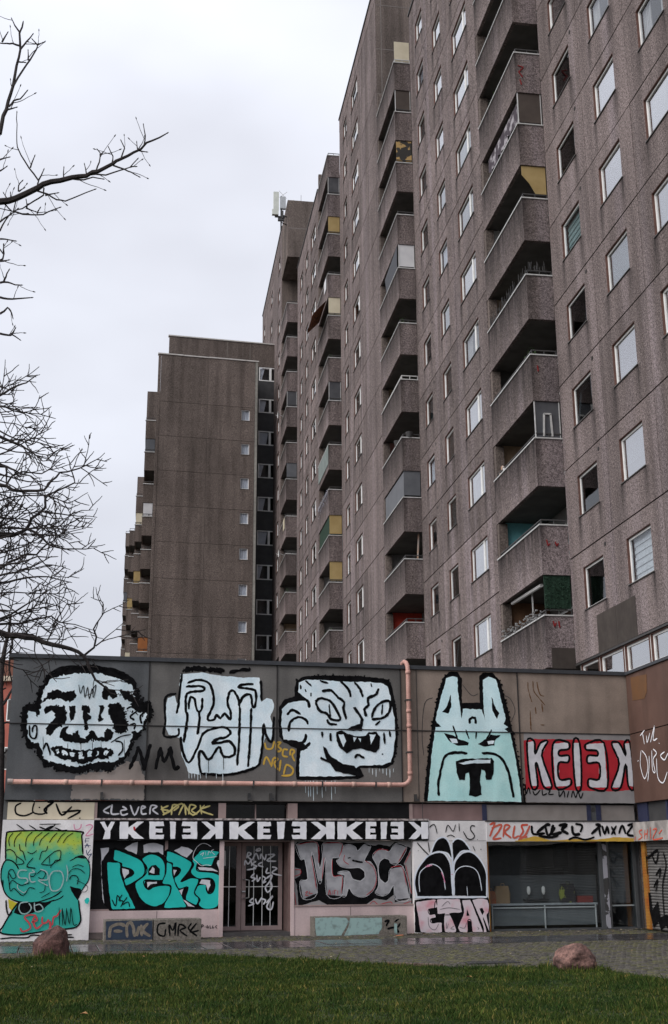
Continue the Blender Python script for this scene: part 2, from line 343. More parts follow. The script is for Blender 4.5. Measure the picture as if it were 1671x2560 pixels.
('S','k',59,0,'-6630 3868 -6643 3782 -6643 3732'),
('S','k',51,0,'-6695 3863 -6700 3807 -6717 3786'),
('S','k',64,0,'-6758 3850 -6764 3862 -6760 3858'),
('S','k',51,0,'-6814 3868 -6821 3879 -6832 3872'),
('S','k',40,0,'-6879 3899 -6872 3879 -6869 3854'),
('S','k',50,0,'-6929 3940 -6952 3903 -6966 3893'),
('S','k',57,0,'-6985 3970 -6944 3979 -6927 3971'),
('S','k',52,0,'-6982 4030 -7024 4033 -7032 4039'),
('S','k',57,0,'-7011 4101 -7034 4068 -7046 4037'),
('S','k',59,0,'-7044 4152 -7093 4111 -7108 4090'),
('S','k',43,0,'-7101 4170 -7122 4157 -7130 4151'),
('S','k',37,0,'-7164 4223 -7170 4178 -7178 4168'),
('S','k',43,0,'-7235 4244 -7231 4253 -7222 4259'),
('S','k',54,0,'-7272 4301 -7315 4286 -7321 4269'),
('S','k',39,0,'-7310 4333 -7328 4308 -7346 4308'),
('S','k',44,0,'-7341 4428 -7365 4376 -7391 4353'),
('S','k',59,0,'-7393 4462 -7374 4474 -7369 4469'),
('S','k',52,0,'-7402 4483 -7390 4502 -7391 4519'),
('S','k',40,0,'-7400 4596 -7458 4537 -7490 4504'),
('S','k',54,0,'-7467 4628 -7430 4627 -7423 4625'),
('S','k',51,0,'-7430 4697 -7501 4678 -7525 4667'),
('S','k',44,0,'-7449 4756 -7484 4739 -7517 4744'),
('S','k',65,0,'-7449 4797 -7500 4798 -7537 4805'),
('S','k',44,0,'-7487 4876 -7488 4895 -7502 4899'),
('S','k',55,0,'-7509 4947 -7490 4923 -7483 4923'),
('S','k',35,0,'-7468 4973 -7535 4997 -7569 5014'),
('S','k',52,0,'-7440 5034 -7512 5070 -7541 5103'),
('S','k',53,0,'-7450 5105 -7454 5109 -7459 5122'),
('S','k',35,0,'-7417 5124 -7472 5164 -7486 5181'),
('S','k',44,0,'-7434 5211 -7404 5173 -7392 5156'),
('S','k',62,0,'-7379 5254 -7423 5253 -7436 5242'),
('S','k',45,0,'-7369 5285 -7363 5327 -7368 5334'),
('S','k',37,0,'-7264 5305 -7270 5327 -7268 5334'),
('S','k',43,0,'-6899 5224 -6914 5231 -6930 5249'),
('S','k',29,0,'-6875 5239 -6871 5248 -6869 5246'),
('S','k',36,0,'-6807 5272 -6817 5242 -6815 5227'),
('S','k',41,0,'-6738 5275 -6733 5279 -6736 5273'),
('S','k',32,0,'-6672 5280 -6704 5254 -6706 5228'),
('S','k',28,0,'-6643 5222 -6625 5237 -6629 5251'),
('S','k',46,0,'-6613 5183 -6579 5219 -6555 5236'),
('S','k',35,0,'-6553 5166 -6549 5190 -6555 5188'),
('S','k',46,0,'-6541 5116 -6496 5113 -6476 5115'),
('S','k',43,0,'-6513 5075 -6530 5063 -6538 5049'),
('S','k',40,0,'-6538 5009 -6508 4998 -6496 4981'),
('S','k',41,0,'-6528 4949 -6537 4965 -6535 4972'),
('S','k',27,0,'-6575 4912 -6591 4893 -6590 4897'),
('S','k',26,0,'-6652 4870 -6616 4825 -6607 4813'),
('S','k',36,0,'-6662 4812 -6668 4840 -6676 4839'),
('S','k',30,0,'-6724 4798 -6696 4758 -6687 4740'),
('S','k',27,0,'-6749 4760 -6741 4757 -6727 4740'),
('S','k',40,0,'-6783 4720 -6782 4724 -6781 4720'),
('S','k',44,0,'-6829 4656 -6849 4691 -6860 4702'),
('S','k',29,0,'-6890 4674 -6859 4604 -6856 4569'),
('S','k',47,0,'-5486 5324 -5497 5286 -5492 5276'),
('S','k',31,0,'-5425 5298 -5427 5318 -5436 5332'),
('S','k',36,0,'-5358 5314 -5354 5306 -5349 5305'),
('S','k',38,0,'-5331 5310 -5320 5319 -5322 5316'),
('S','k',36,0,'-5265 5280 -5276 5353 -5280 5379'),
('S','k',44,0,'-5204 5290 -5225 5281 -5225 5286'),
('S','k',46,0,'-5220 5240 -5166 5250 -5135 5260'),
('S','k',41,0,'-5179 5186 -5165 5204 -5155 5226'),
('S','k',29,0,'-5185 5151 -5110 5158 -5089 5171'),
('S','k',42,0,'-5155 5095 -5105 5108 -5074 5118'),
('S','k',31,0,'-5103 5045 -5110 5043 -5113 5051'),
('S','k',27,0,'-5110 5008 -5088 4987 -5077 4983'),
('S','k',34,0,'-5115 4926 -5056 4929 -5031 4940'),
('S','k',40,0,'-5075 4906 -5079 4874 -5092 4862'),
('S','k',43,0,'-5082 4844 -5067 4829 -5048 4807'),
('S','k',34,0,'-5080 4821 -5055 4746 -5041 4707'),
('S','k',43,0,'-5136 4804 -5095 4714 -5090 4668'),
('S','k',40,0,'-5174 4771 -5162 4711 -5142 4675'),
('S','k',35,0,'-5236 4751 -5212 4665 -5197 4634'),
('S','k',31,0,'-5293 4704 -5267 4662 -5245 4653'),
('S','k',47,0,'-5309 4680 -5291 4707 -5287 4706'),
('S','k',47,0,'-5311 4720 -5333 4745 -5332 4744'),
('S','k',43,0,'-5321 4818 -5374 4778 -5402 4758'),
('S','k',45,0,'-5360 4832 -5368 4852 -5378 4854'),
('S','k',45,0,'-5393 4884 -5383 4911 -5382 4912'),
('S','k',31,0,'-5420 4925 -5395 4932 -5371 4929'),
('S','k',26,0,'-5431 5021 -5442 4978 -5446 4963'),
('S','k',34,0,'-5447 5030 -5454 5033 -5449 5026'),
('S','k',34,0,'-5497 5108 -5452 5083 -5439 5082'),
('S','k',31,0,'-7042 5391 -7034 5377 -7036 5360'),
('S','k',25,0,'-7001 5402 -6999 5403 -7000 5398'),
('S','k',27,0,'-6936 5419 -6935 5444 -6943 5458'),
('S','k',37,0,'-6903 5462 -6903 5429 -6904 5426'),
('S','k',34,0,'-6863 5447 -6876 5481 -6892 5503'),
('S','k',37,0,'-6812 5483 -6815 5502 -6826 5515'),
('S','k',36,0,'-6771 5531 -6758 5508 -6755 5498'),
('S','k',23,0,'-6715 5530 -6735 5543 -6748 5559'),
('S','k',27,0,'-6690 5555 -6699 5555 -6692 5563'),
('S','k',23,0,'-6651 5574 -6661 5572 -6658 5570'),
('S','k',37,0,'-6590 5579 -6593 5554 -6598 5535'),
('S','k',33,0,'-6559 5553 -6550 5571 -6543 5574'),
('S','k',42,0,'-6514 5552 -6512 5560 -6499 5557'),
('S','k',25,0,'-6463 5555 -6460 5548 -6451 5532'),
('S','k',31,0,'-6407 5532 -6407 5552 -6413 5560'),
('S','k',35,0,'-6353 5509 -6360 5552 -6360 5585'),
('S','k',29,0,'-5633 5566 -5646 5569 -5644 5567'),
('S','k',27,0,'-5595 5559 -5589 5590 -5595 5600'),
('S','k',24,0,'-5551 5569 -5566 5586 -5568 5596'),
('S','k',35,0,'-5499 5601 -5499 5568 -5506 5557'),
('S','k',28,0,'-5439 5584 -5453 5604 -5452 5615'),
('S','k',39,0,'-5395 5625 -5391 5571 -5398 5554'),
('S','k',43,0,'-5366 5603 -5372 5606 -5361 5600'),
('S','k',29,0,'-5315 5585 -5296 5579 -5297 5577'),
('S','k',35,0,'-5255 5577 -5260 5544 -5266 5541'),
('S','k',38,0,'-5225 5544 -5211 5561 -5208 5566'),
('S','k',24,0,'-5184 5561 -5179 5508 -5187 5496'),
('S','k',42,0,'-5135 5523 -5129 5524 -5118 5515'),
('S','k',40,0,'-5088 5469 -5082 5546 -5077 5575'),
('S','k',25,0,'-5026 5491 -5035 5472 -5037 5474'),
('S','k',34,0,'-4981 5467 -4975 5459 -4974 5468'),
('S','k',25,0,'-4934 5425 -4935 5487 -4928 5505'),
('S','k',35,0,'-4877 5461 -4888 5407 -4893 5380'),
('S','k',26,0,'-4840 5430 -4853 5412 -4847 5400'),
('S','k',35,0,'-6569 4538 -6570 4562 -6562 4576'),
('S','k',25,0,'-6508 4521 -6501 4548 -6512 4576'),
('S','k',30,0,'-6477 4512 -6461 4555 -6444 4565'),
('S','k',32,0,'-6393 4506 -6384 4528 -6387 4531'),
('S','k',30,0,'-6330 4487 -6319 4521 -6311 4526'),
('S','k',25,0,'-6273 4477 -6245 4489 -6246 4510'),
('S','k',42,0,'-6224 4471 -6216 4481 -6216 4494'),
('S','k',24,0,'-6157 4477 -6156 4449 -6157 4442'),
('S','k',29,0,'-6109 4430 -6094 4480 -6090 4503'),
('S','k',37,0,'-6043 4471 -6038 4423 -6041 4401'),
('S','k',31,0,'-5993 4434 -5994 4460 -5998 4488'),
('S','k',30,0,'-5931 4452 -5937 4464 -5925 4471'),
('S','k',28,0,'-5868 4449 -5874 4472 -5886 4494'),
('S','k',34,0,'-5839 4432 -5838 4509 -5841 4539'),
('S','k',34,0,'-5779 4456 -5792 4500 -5788 4508'),
('S','k',33,0,'-5707 4459 -5717 4500 -5715 4523'),
('S','k',38,0,'-5652 4468 -5647 4506 -5646 4525'),
('S','k',30,0,'-5599 4484 -5610 4500 -5601 4507'),
('S','k',41,0,'-5559 4511 -5552 4485 -5563 4464'),
('S','k',26,0,'-5505 4477 -5525 4527 -5527 4548'),
('S','k',20,0,'-6746 4224 -6737 4253 -6720 4263'),
('S','k',28,0,'-6700 4217 -6704 4220 -6696 4225'),
('S','k',22,0,'-6659 4187 -6660 4223 -6652 4231'),
('S','k',34,0,'-6601 4153 -6573 4193 -6571 4211'),
('S','k',22,0,'-6544 4149 -6530 4147 -6525 4148'),
('S','k',19,0,'-6479 4143 -6485 4110 -6496 4092'),
('S','k',32,0,'-6459 4131 -6470 4107 -6462 4082'),
('S','k',30,0,'-6393 4099 -6404 4077 -6397 4060'),
('S','k',29,0,'-6353 4049 -6338 4084 -6339 4099'),
('S','k',27,0,'-6290 4049 -6293 4025 -6298 4026'),
('S','k',33,0,'-6249 4038 -6271 4010 -6272 4000'),
('S','k',27,0,'-6178 4004 -6167 3972 -6173 3963'),
('S','k',25,0,'-6125 3971 -6131 3962 -6126 3961'),
('S','k',22,0,'-6079 3970 -6084 3962 -6083 3959'),
('S','k',33,0,'-6031 3967 -6033 3996 -6034 4012'),
('S','k',33,0,'-5982 4016 -5963 3995 -5955 3975'),
('S','k',25,0,'-5944 4010 -5932 4021 -5938 4018'),
('S','k',29,0,'-5870 4039 -5865 4028 -5877 4030'),
('S','k',31,0,'-5825 4046 -5824 4051 -5827 4064'),
('S','k',27,0,'-5780 4080 -5772 4052 -5759 4049'),
('S','k',34,0,'-5724 4086 -5730 4087 -5730 4084'),
('S','k',33,0,'-5654 4112 -5666 4102 -5674 4097'),
('S','k',19,0,'-5635 4100 -5636 4123 -5638 4146'),
('S','k',24,0,'-5580 4128 -5593 4141 -5588 4144'),
('S','k',27,0,'-5521 4146 -5539 4154 -5541 4164'),
('S','k',20,0,'-5474 4180 -5468 4153 -5471 4150'),
('S','k',27,0,'-5424 4180 -5420 4201 -5427 4198'),
('S','k',31,0,'-6078 5262 -6067 5243 -6047 5230'),
('S','k',25,0,'-6053 5217 -6075 5191 -6081 5184'),
('S','k',38,0,'-6064 5169 -6045 5168 -6048 5178'),
('S','k',24,0,'-6043 5102 -6053 5099 -6062 5083'),
('S','k',22,0,'-6069 5070 -6027 5065 -6003 5077'),
('S','k',23,0,'-6032 5007 -6046 5018 -6055 5015'),
('S','k',37,0,'-6020 4948 -6037 4941 -6054 4929'),
('S','k',34,0,'-6024 4906 -6040 4914 -6036 4924'),
('S','k',37,0,'-6022 4874 -6028 4866 -6026 4861'),
('S','k',32,0,'-6012 4822 -6013 4794 -6026 4789'),
('S','k',30,0,'-6383 5264 -6363 5256 -6355 5263'),
('S','k',30,0,'-6381 5226 -6368 5214 -6351 5198'),
('S','k',21,0,'-6370 5147 -6374 5150 -6363 5157'),
('S','k',31,0,'-6365 5126 -6366 5113 -6369 5104'),
('S','k',22,0,'-6362 5055 -6369 5072 -6364 5072'),
('S','k',34,0,'-6371 5026 -6354 5009 -6340 5007'),
('S','k',20,0,'-6371 4983 -6344 4963 -6332 4958'),
('S','k',30,0,'-5059 5190 -5060 5177 -5055 5184'),
('S','k',26,0,'-5005 5171 -5001 5173 -5013 5163'),
('S','k',36,0,'-4967 5129 -4947 5167 -4939 5188'),
('S','k',28,0,'-4917 5122 -4909 5134 -4911 5154'),
('S','k',32,0,'-4866 5108 -4848 5118 -4845 5114'),
('S','k',33,0,'-4810 5091 -4824 5087 -4820 5096'),
('S','k',34,0,'-4751 5099 -4770 5045 -4767 5012'),
('S','k',27,0,'-4718 5031 -4695 5078 -4694 5094'),
('S','k',13,0,'-6427 4389 -6402 4122'),
('S','k',13,0,'-6132 4495 -6102 4126'),
('S','k',13,0,'-5860 4432 -5832 4062'),
('S','k',13,0,'-5658 4435 -5635 4165'),
('S','k',13,0,'-7000 4548 -6968 4181'),
('S','k',13,0,'-5119 4511 -5089 4038'),
('S','k',86,0,'-4971 3803 -4832 4142 -4772 4347'),
('S','k',86,0,'-4777 4312 -4674 4043 -4613 3774'),
('S','k',86,0,'-4614 3807 -4558 4112 -4493 4402'),
('S','k',86,0,'-4359 3810 -4300 4081 -4250 4337'),
('S','k',80,0,'-4250 4320 -4159 3981 -4016 4358'),
('S','k',86,0,'-4006 4351 -3972 4051 -3878 3815 -3802 3901'),
]),
 'weeping_mural': (0, [
('F','w',0,0,'-3809 6119 -3297 6169 -2725 6096 -2258 6073 -1860 6084 -1804 5906 -1799 5479 -1673 5588 -1528 5556 -1472 5380 -1578 5130 -1486 4850 -1555 4568 -1699 4601 -1750 4356 -1799 4009 -2010 3835 -2397 3745 -3235 3703 -3549 3751 -3623 3920 -3734 4191 -3763 4567 -4060 4648 -4135 4802 -4137 5391 -4107 5531 -3934 5587 -3875 5396 -3826 5502 -3836 5853'),
('S','k',63,0,'-3775 6137 -3816 5748 -3840 5397 -3885 5152'),
('S','k',63,0,'-3900 5634 -4159 5547 -4166 5216 -4140 4974 -4163 4612 -3834 4635 -3822 4807'),
('S','k',63,0,'-3764 4602 -3720 4294 -3555 3988 -3356 4333 -3225 4680 -2982 4805 -2700 4845 -2556 4726 -2660 4613 -2976 4539'),
('S','k',63,0,'-3644 5893 -3364 5989 -3113 5907 -3001 5663 -2995 5381 -3128 5029 -2952 5032 -2919 5138 -2811 5070 -2707 5177 -2562 5040 -2566 5250 -2640 5424 -2609 5672 -2504 5746 -2393 5571 -2347 5360'),
('S','k',63,0,'-3677 5815 -3289 5832 -3251 5727 -3637 5640 -3661 5262 -3620 5054 -3690 4465'),
('S','k',63,0,'-3591 5263 -3564 5544 -3457 5511 -3379 5233 -3275 5270 -3264 5551'),
('S','k',63,0,'-3344 5234 -3320 4990 -3364 4660'),
('S','k',63,0,'-2354 5396 -2250 5610 -2071 5650 -2032 5403 -1959 5369 -1964 5759 -2361 5820 -2291 5893 -2003 5919'),
('S','k',63,0,'-2336 5361 -2341 4625 -2383 3934'),
('S','k',63,0,'-2049 5332 -2073 4490 -2117 3902'),
('S','k',63,0,'-3252 3686 -3316 4128 -3250 4266 -3070 4063 -2832 4375 -2758 4204 -2686 4136 -2475 4173 -2443 4346 -2587 4510 -2834 4472 -3009 4469 -2766 4611'),
('S','k',63,0,'-3271 3736 -2677 3708 -2187 3799 -1870 3939 -1801 4147 -1753 4635 -1739 4950 -1663 4636 -1519 4534 -1488 5132'),
('S','k',63,0,'-1823 6013 -1799 5514'),
('S','k',113,2,'-3741 6202 -3548 6250 -3300 6265 -3014 6230 -2727 6220'),
('S','k',86,2,'-2619 6198 -2368 6249 -2080 6275'),
('S','k',44,0,'-3742 6167 -3755 6192 -3766 6211'),
('S','k',40,0,'-3702 6208 -3686 6174 -3684 6157'),
('S','k',42,0,'-3641 6206 -3640 6200 -3630 6189'),
('S','k',42,0,'-3595 6177 -3612 6240 -3608 6267'),
('S','k',40,0,'-3522 6175 -3549 6260 -3551 6306'),
('S','k',32,0,'-3473 6205 -3478 6241 -3491 6272'),
('S','k',31,0,'-3446 6253 -3437 6220 -3441 6192'),
('S','k',29,0,'-3402 6266 -3386 6223 -3393 6190'),
('S','k',51,0,'-3334 6257 -3346 6253 -3337 6241'),
('S','k',32,0,'-3268 6256 -3289 6257 -3286 6255'),
('S','k',40,0,'-3232 6256 -3240 6242 -3234 6244'),
('S','k',41,0,'-3170 6266 -3188 6219 -3186 6209'),
('S','k',28,0,'-3123 6239 -3121 6247 -3127 6250'),
('S','k',42,0,'-3087 6200 -3081 6283 -3075 6319'),
('S','k',44,0,'-3021 6240 -3010 6238 -3016 6221'),
('S','k',46,0,'-2981 6257 -2979 6204 -2979 6179'),
('S','k',35,0,'-2934 6181 -2924 6275 -2925 6318'),
('S','k',33,0,'-2873 6251 -2863 6191 -2875 6163'),
('S','k',36,0,'-2818 6252 -2824 6176 -2818 6148'),
('S','k',42,0,'-2757 6212 -2763 6207 -2752 6212'),
('S','k',26,0,'-2566 6198 -2558 6210 -2561 6231'),
('S','k',42,0,'-2516 6221 -2526 6199 -2524 6203'),
('S','k',24,0,'-2456 6213 -2468 6224 -2462 6243'),
('S','k',42,0,'-2420 6223 -2418 6242 -2404 6238'),
('S','k',38,0,'-2350 6222 -2353 6257 -2341 6267'),
('S','k',28,0,'-2277 6250 -2292 6233 -2290 6236'),
('S','k',36,0,'-2239 6235 -2240 6275 -2239 6283'),
('S','k',28,0,'-2185 6257 -2185 6265 -2180 6259'),
('S','k',24,0,'-2105 6232 -2114 6297 -2122 6339'),
('S','k',25,0,'-3206 3710 -3225 3742 -3220 3756'),
('S','k',34,0,'-3116 3738 -3116 3702 -3111 3691'),
('S','k',32,0,'-3040 3714 -3033 3734 -3041 3730'),
('S','k',27,0,'-2972 3727 -2981 3707 -2973 3695'),
('S','k',32,0,'-2884 3705 -2887 3720 -2877 3729'),
('S','k',29,0,'-2808 3715 -2801 3713 -2810 3700'),
('S','k',39,0,'-2735 3693 -2728 3711 -2738 3734'),
('S','k',28,0,'-2649 3702 -2664 3706 -2662 3723'),
('S','k',31,0,'-2558 3726 -2559 3715 -2569 3724'),
('S','k',29,0,'-2479 3723 -2494 3755 -2496 3770'),
('S','k',26,0,'-2424 3743 -2433 3764 -2429 3761'),
('S','k',38,0,'-2333 3751 -2348 3772 -2348 3793'),
('S','k',38,0,'-2228 3789 -2216 3776 -2221 3776'),
('S','k',34,0,'-2143 3804 -2169 3820 -2169 3818'),
('S','k',43,0,'-2100 3840 -2107 3832 -2103 3822'),
('S','k',40,0,'-1975 3888 -1996 3897 -1995 3903'),
('S','k',26,0,'-1901 3935 -1902 3936 -1905 3927'),
('S','k',28,0,'-1844 3990 -1847 3982 -1844 3972'),
('S','k',39,0,'-1818 4071 -1819 4079 -1816 4075'),
('S','k',37,0,'-1786 4116 -1807 4129 -1832 4141'),
('S','w',13,0,'-3548 3744 -3541 3615'),
('S','w',13,0,'-3479 3745 -3472 3616'),
('S','w',13,0,'-3410 3745 -3403 3617'),
('S','w',13,0,'-3334 3746 -3326 3570'),
('S','w',13,0,'-3271 3747 -3264 3618'),
('S','w',13,0,'-3132 3748 -3126 3619'),
('S','w',13,0,'-2888 3750 -2882 3621'),
('S','w',13,0,'-2731 3752 -2722 3504'),
('S','k',17,0,'-3338 4990 -3323 4678'),
('S','k',17,0,'-2341 4625 -2329 4313'),
('S','k',17,0,'-2073 4490 -2061 4179'),
('S','k',17,0,'-3087 4062 -3073 3755'),
('S','k',17,0,'-2721 4136 -2708 3827'),
('S','k',17,0,'-3620 5054 -3604 4742'),
]),
 'tiger_mural': (0, [
('F','k',0,0,'-934 6001 -769 6132 -400 6178 84 6192 721 6191 1288 6152 1477 6120 1569 5921 1637 5521 1670 5268 1698 4835 1651 4370 1550 4014 1362 3906 695 3916 803 3724 692 3653 -40 3612 -908 3604 -927 3881 -911 4368 -1236 4503 -1345 4642 -1366 5028 -1351 5382 -1207 5564 -970 5641 -971 5856'),
('F','w',0,0,'-861 5985 -695 6061 -251 6073 344 6035 908 6050 1324 6024 1436 5954 1508 5700 1541 5446 1611 5158 1622 4762 1576 4369 1495 4066 1252 3992 696 3969 547 3862 693 3723 325 3702 -40 3699 -836 3691 -837 4021 -802 4300 -620 4373 -766 4511 -984 4560 -1237 4573 -1293 4924 -1278 5313 -1133 5476 -841 5536 -621 5542 -695 5612 -878 5751'),
('S','k',72,0,'-584 5364 -640 5548 -915 5588 -1206 5492'),
('S','k',72,0,'-1236 4538 -766 4504 -675 4723'),
('S','k',72,0,'-766 4335 -566 4514'),
('S','k',65,0,'-1150 5174 -1023 5301 -804 5199'),
('S','k',65,0,'-1111 4768 -1076 4998 -877 5126 -694 5077 -621 4954'),
('S','k',58,0,'-824 5932 -805 5824'),
('S','k',58,0,'-695 5827 -677 5756'),
('S','k',58,0,'-555 5741 -548 5651'),
('S','k',43,0,'-695 6043 -529 5903'),
('S','k',50,0,'-326 6053 -103 5987'),
('S','k',65,0,'195 6067 418 5855 472 5657'),
('S','k',65,0,'569 6041 718 5863 790 5665'),
('S','k',43,0,'1002 6016 1020 5925'),
('S','k',68,0,'-271 5784 -30 5808 155 5632 303 5527 283 5347 355 5097'),
('S','k',68,0,'1208 5893 1130 5746 921 5632 938 5469 824 5358 878 5179'),
('S','k',65,0,'-437 5510 -327 5602 -68 5554 116 5307 189 5094 -33 5090 -143 5230 -327 5298 -437 5510'),
('S','k',43,0,'-87 5464 -51 5125'),
('S','k',58,0,'-144 5087 -71 4982 114 4968'),
('S','k',65,0,'1008 5146 1087 5364 1278 5549 1486 5572 1482 5336 1309 5152 1008 5110'),
('S','k',43,0,'1296 5495 1272 5223'),
('S','k',50,0,'1232 5079 1099 4968'),
('S','k',65,0,'-273 4783 -266 4642'),
('S','k',65,0,'-53 4752 -47 4557'),
('S','k',58,0,'1321 4793 1343 4508'),
('S','k',58,0,'1472 4832 1488 4688'),
('S','k',72,0,'1256 4258 1293 4251'),
('S','k',58,0,'568 4143 643 4232 809 4146'),
('F','k',0,0,'525 5388 600 5407 802 5106 763 4926 743 4819 335 4829 484 4921 707 4997 727 5105'),
('F','k',0,0,'94 4772 224 4827 371 4741 555 4691 853 4696 928 4786 1116 4807 1226 4684 1202 4399 1108 4291 959 4324 700 4392 515 4354 367 4263 184 4384 93 4559'),
('F','w',0,0,'149 4720 278 4722 351 4563 276 4421 185 4596'),
('F','w',0,0,'946 4733 1114 4736 980 4484'),
('F','w',0,0,'518 4655 554 4531 611 4656'),
('F','w',0,0,'648 4639 721 4534 722 4640'),
('F','k',0,0,'-238 4431 -165 4379 -74 4205 254 3999 548 3967 639 3828 766 3689 326 3772 70 3822 -75 4012 -330 4131 -293 4167 -148 4099 -238 4308'),
('S','w',14,0,'-692 3589 -684 3297'),
('S','w',14,0,'-620 3590 -612 3194'),
('S','w',14,0,'-566 3590 -559 3212'),
('S','w',14,0,'-494 3591 -487 3109'),
('S','w',14,0,'-403 3592 -396 3264'),
('S','w',14,0,'-276 3593 -270 3179'),
('S','w',14,0,'-186 3593 -179 3334'),
('S','w',14,0,'-40 3595 -35 3129'),
('S','w',14,0,'51 3596 56 3284'),
('S','k',53,0,'-899 6020 -920 6053 -916 6081'),
('S','k',36,0,'-798 6053 -806 6087 -819 6090'),
('S','k',48,0,'-671 6104 -682 6086 -676 6088'),
('S','k',57,0,'-598 6097 -602 6127 -603 6157'),
('S','k',42,0,'-436 6140 -459 6162 -465 6187'),
('S','k',51,0,'-372 6148 -367 6189 -362 6210'),
('S','k',35,0,'-264 6188 -261 6150 -261 6141'),
('S','k',45,0,'-179 6162 -179 6177 -193 6200'),
('S','k',44,0,'-67 6187 -67 6166 -68 6162'),
('S','k',54,0,'2 6167 12 6207 2 6210'),
('S','k',35,0,'131 6187 120 6175 120 6179'),
('S','k',47,0,'185 6185 181 6173 192 6182'),
('S','k',53,0,'276 6184 283 6185 292 6184'),
('S','k',34,0,'410 6183 401 6181 404 6186'),
('S','k',37,0,'459 6192 450 6178 455 6168'),
('S','k',33,0,'589 6172 597 6193 599 6207'),
('S','k',37,0,'673 6183 662 6190 666 6185'),
('S','k',43,0,'745 6173 738 6180 740 6198'),
('S','k',46,0,'826 6164 834 6191 844 6189'),
('S','k',35,0,'951 6167 940 6151 939 6148'),
('S','k',43,0,'1040 6144 1036 6161 1035 6165'),
('S','k',49,0,'1135 6131 1136 6154 1143 6162'),
('S','k',51,0,'1233 6132 1243 6127 1236 6129'),
('S','k',43,0,'1318 6110 1321 6132 1307 6149'),
('S','k',52,0,'1396 6122 1400 6106 1412 6099'),
('S','k',60,0,'1454 6098 1468 6105 1474 6102'),
('S','k',53,0,'1462 6023 1503 6028 1521 6018'),
('S','k',33,0,'1509 5900 1512 5897 1527 5900'),
('S','k',52,0,'1536 5841 1523 5838 1525 5822'),
('S','k',55,0,'1558 5740 1555 5742 1559 5740'),
('S','k',41,0,'1577 5660 1568 5677 1579 5681'),
('S','k',48,0,'1604 5562 1607 5564 1614 5554'),
('S','k',34,0,'1611 5493 1636 5476 1642 5469'),
('S','k',35,0,'1625 5368 1648 5379 1649 5373'),
('S','k',55,0,'1641 5287 1638 5289 1642 5284'),
('S','k',39,0,'1661 5211 1631 5187 1628 5183'),
('S','k',46,0,'1661 5129 1664 5118 1652 5111'),
('S','k',39,0,'1665 4994 1673 4979 1687 4968'),
('S','k',55,0,'1673 4898 1694 4915 1694 4918'),
('S','k',44,0,'1693 4789 1659 4781 1648 4765'),
('S','k',54,0,'1664 4749 1675 4742 1688 4725'),
('S','k',50,0,'1654 4627 1649 4629 1652 4622'),
('S','k',42,0,'1640 4537 1635 4532 1634 4514'),
('S','k',41,0,'1600 4430 1646 4439 1666 4434'),
('S','k',40,0,'1604 4356 1619 4353 1620 4339'),
('S','k',56,0,'1578 4303 1623 4281 1646 4281'),
('S','k',60,0,'1592 4209 1588 4196 1574 4200'),
('S','k',46,0,'1561 4082 1563 4076 1574 4068'),
('S','w',14,0,'916 3894 915 3795'),
('S','w',14,0,'1005 3895 1003 3747'),
('S','w',14,0,'1094 3896 1091 3699'),
('S','w',14,0,'1183 3897 1182 3826'),
('S','w',14,0,'1272 3898 1270 3778'),
('S','w',14,0,'1362 3898 1359 3730'),
('S','w',14,0,'1451 3899 1447 3681'),
('S','w',14,0,'1541 3900 1539 3809'),
]),
 'yellow_tag': (0, [
('S','y',47,0,'-1703 4496 -1666 4357 -1523 4359 -1470 4535'),
('S','y',47,0,'-1416 4501 -1397 4292 -1289 4328 -1380 4414 -1308 4502 -1416 4501'),
('S','y',47,0,'-1127 4330 -1235 4329 -1252 4189 -1126 4156'),
('S','y',47,0,'-1072 4192 -1055 4331 -964 4298 -1018 4192 -953 4054'),
('S','y',47,0,'-1733 3958 -1664 4149 -1537 3943'),
('S','y',47,0,'-1536 3909 -1485 4117 -1377 4101 -1466 3996 -1375 3841'),
('S','y',47,0,'-1305 4084 -1339 3807'),
('S','y',47,0,'-1231 3739 -1161 3965 -999 3863 -1052 3724 -1285 3704'),
]),
 'horned_mural': (0, [
('F','k',0,0,'2325 3115 2466 4276 2625 5159 2803 5887 2926 6213 3090 6369 3317 6375 3434 6205 3411 5580 3893 5591 3907 6283 4026 6374 4279 6381 4469 6190 4554 5844 4689 5285 4832 4477 4969 3594 5034 3087'),
('F','a',0,0,'2434 3124 2552 4194 2685 4949 2841 4952 2690 5118 2741 5331 2867 5760 3016 6194 3177 6263 3312 6223 3320 5814 3371 5344 3387 5174 3442 5431 3940 5420 4020 5144 3997 5701 4004 6177 4159 6268 4364 6209 4460 5798 4593 5198 4518 5068 4651 4985 4535 4940 4689 4815 4797 4222 4879 3593 4913 3115 3667 3130'),
('F','b',0,0,'2673 4839 4691 4857 4797 4222 4879 3593 4913 3115 3667 3130 2434 3124 2552 4194'),
('F','k',0,0,'3115 5787 3127 5467 3031 5294 2876 5333 3016 5507'),
('F','k',0,0,'4228 5749 4308 5492 4416 5344 4341 5193 4236 5405'),
('S','k',63,0,'3608 5051 3613 5178 3750 5202 3766 5054'),
('F','k',0,0,'2904 4805 3147 4746 3279 4664 3568 4584 3542 4500 3273 4496 3075 4577 2967 4701'),
('F','w',0,0,'3055 4660 3234 4663 3275 4559 3119 4556'),
('F','k',0,0,'3791 4546 4045 4676 4163 4784 4435 4768 4271 4659 4242 4510 3947 4485'),
('F','w',0,0,'4065 4613 4247 4637 4221 4552 4085 4542'),
('S','k',41,0,'3147 4999 3277 4622'),
('S','k',41,0,'3490 4900 3571 4669'),
('S','k',41,0,'3781 4863 3751 4672'),
('S','k',41,0,'4191 4912 4021 4634'),
('S','k',68,0,'3512 4311 3177 4319 2930 4240 2810 3948 2718 3534 2722 3248'),
('S','k',68,0,'3894 4316 4210 4299 4431 4176 4596 3842 4668 3467 4701 3218'),
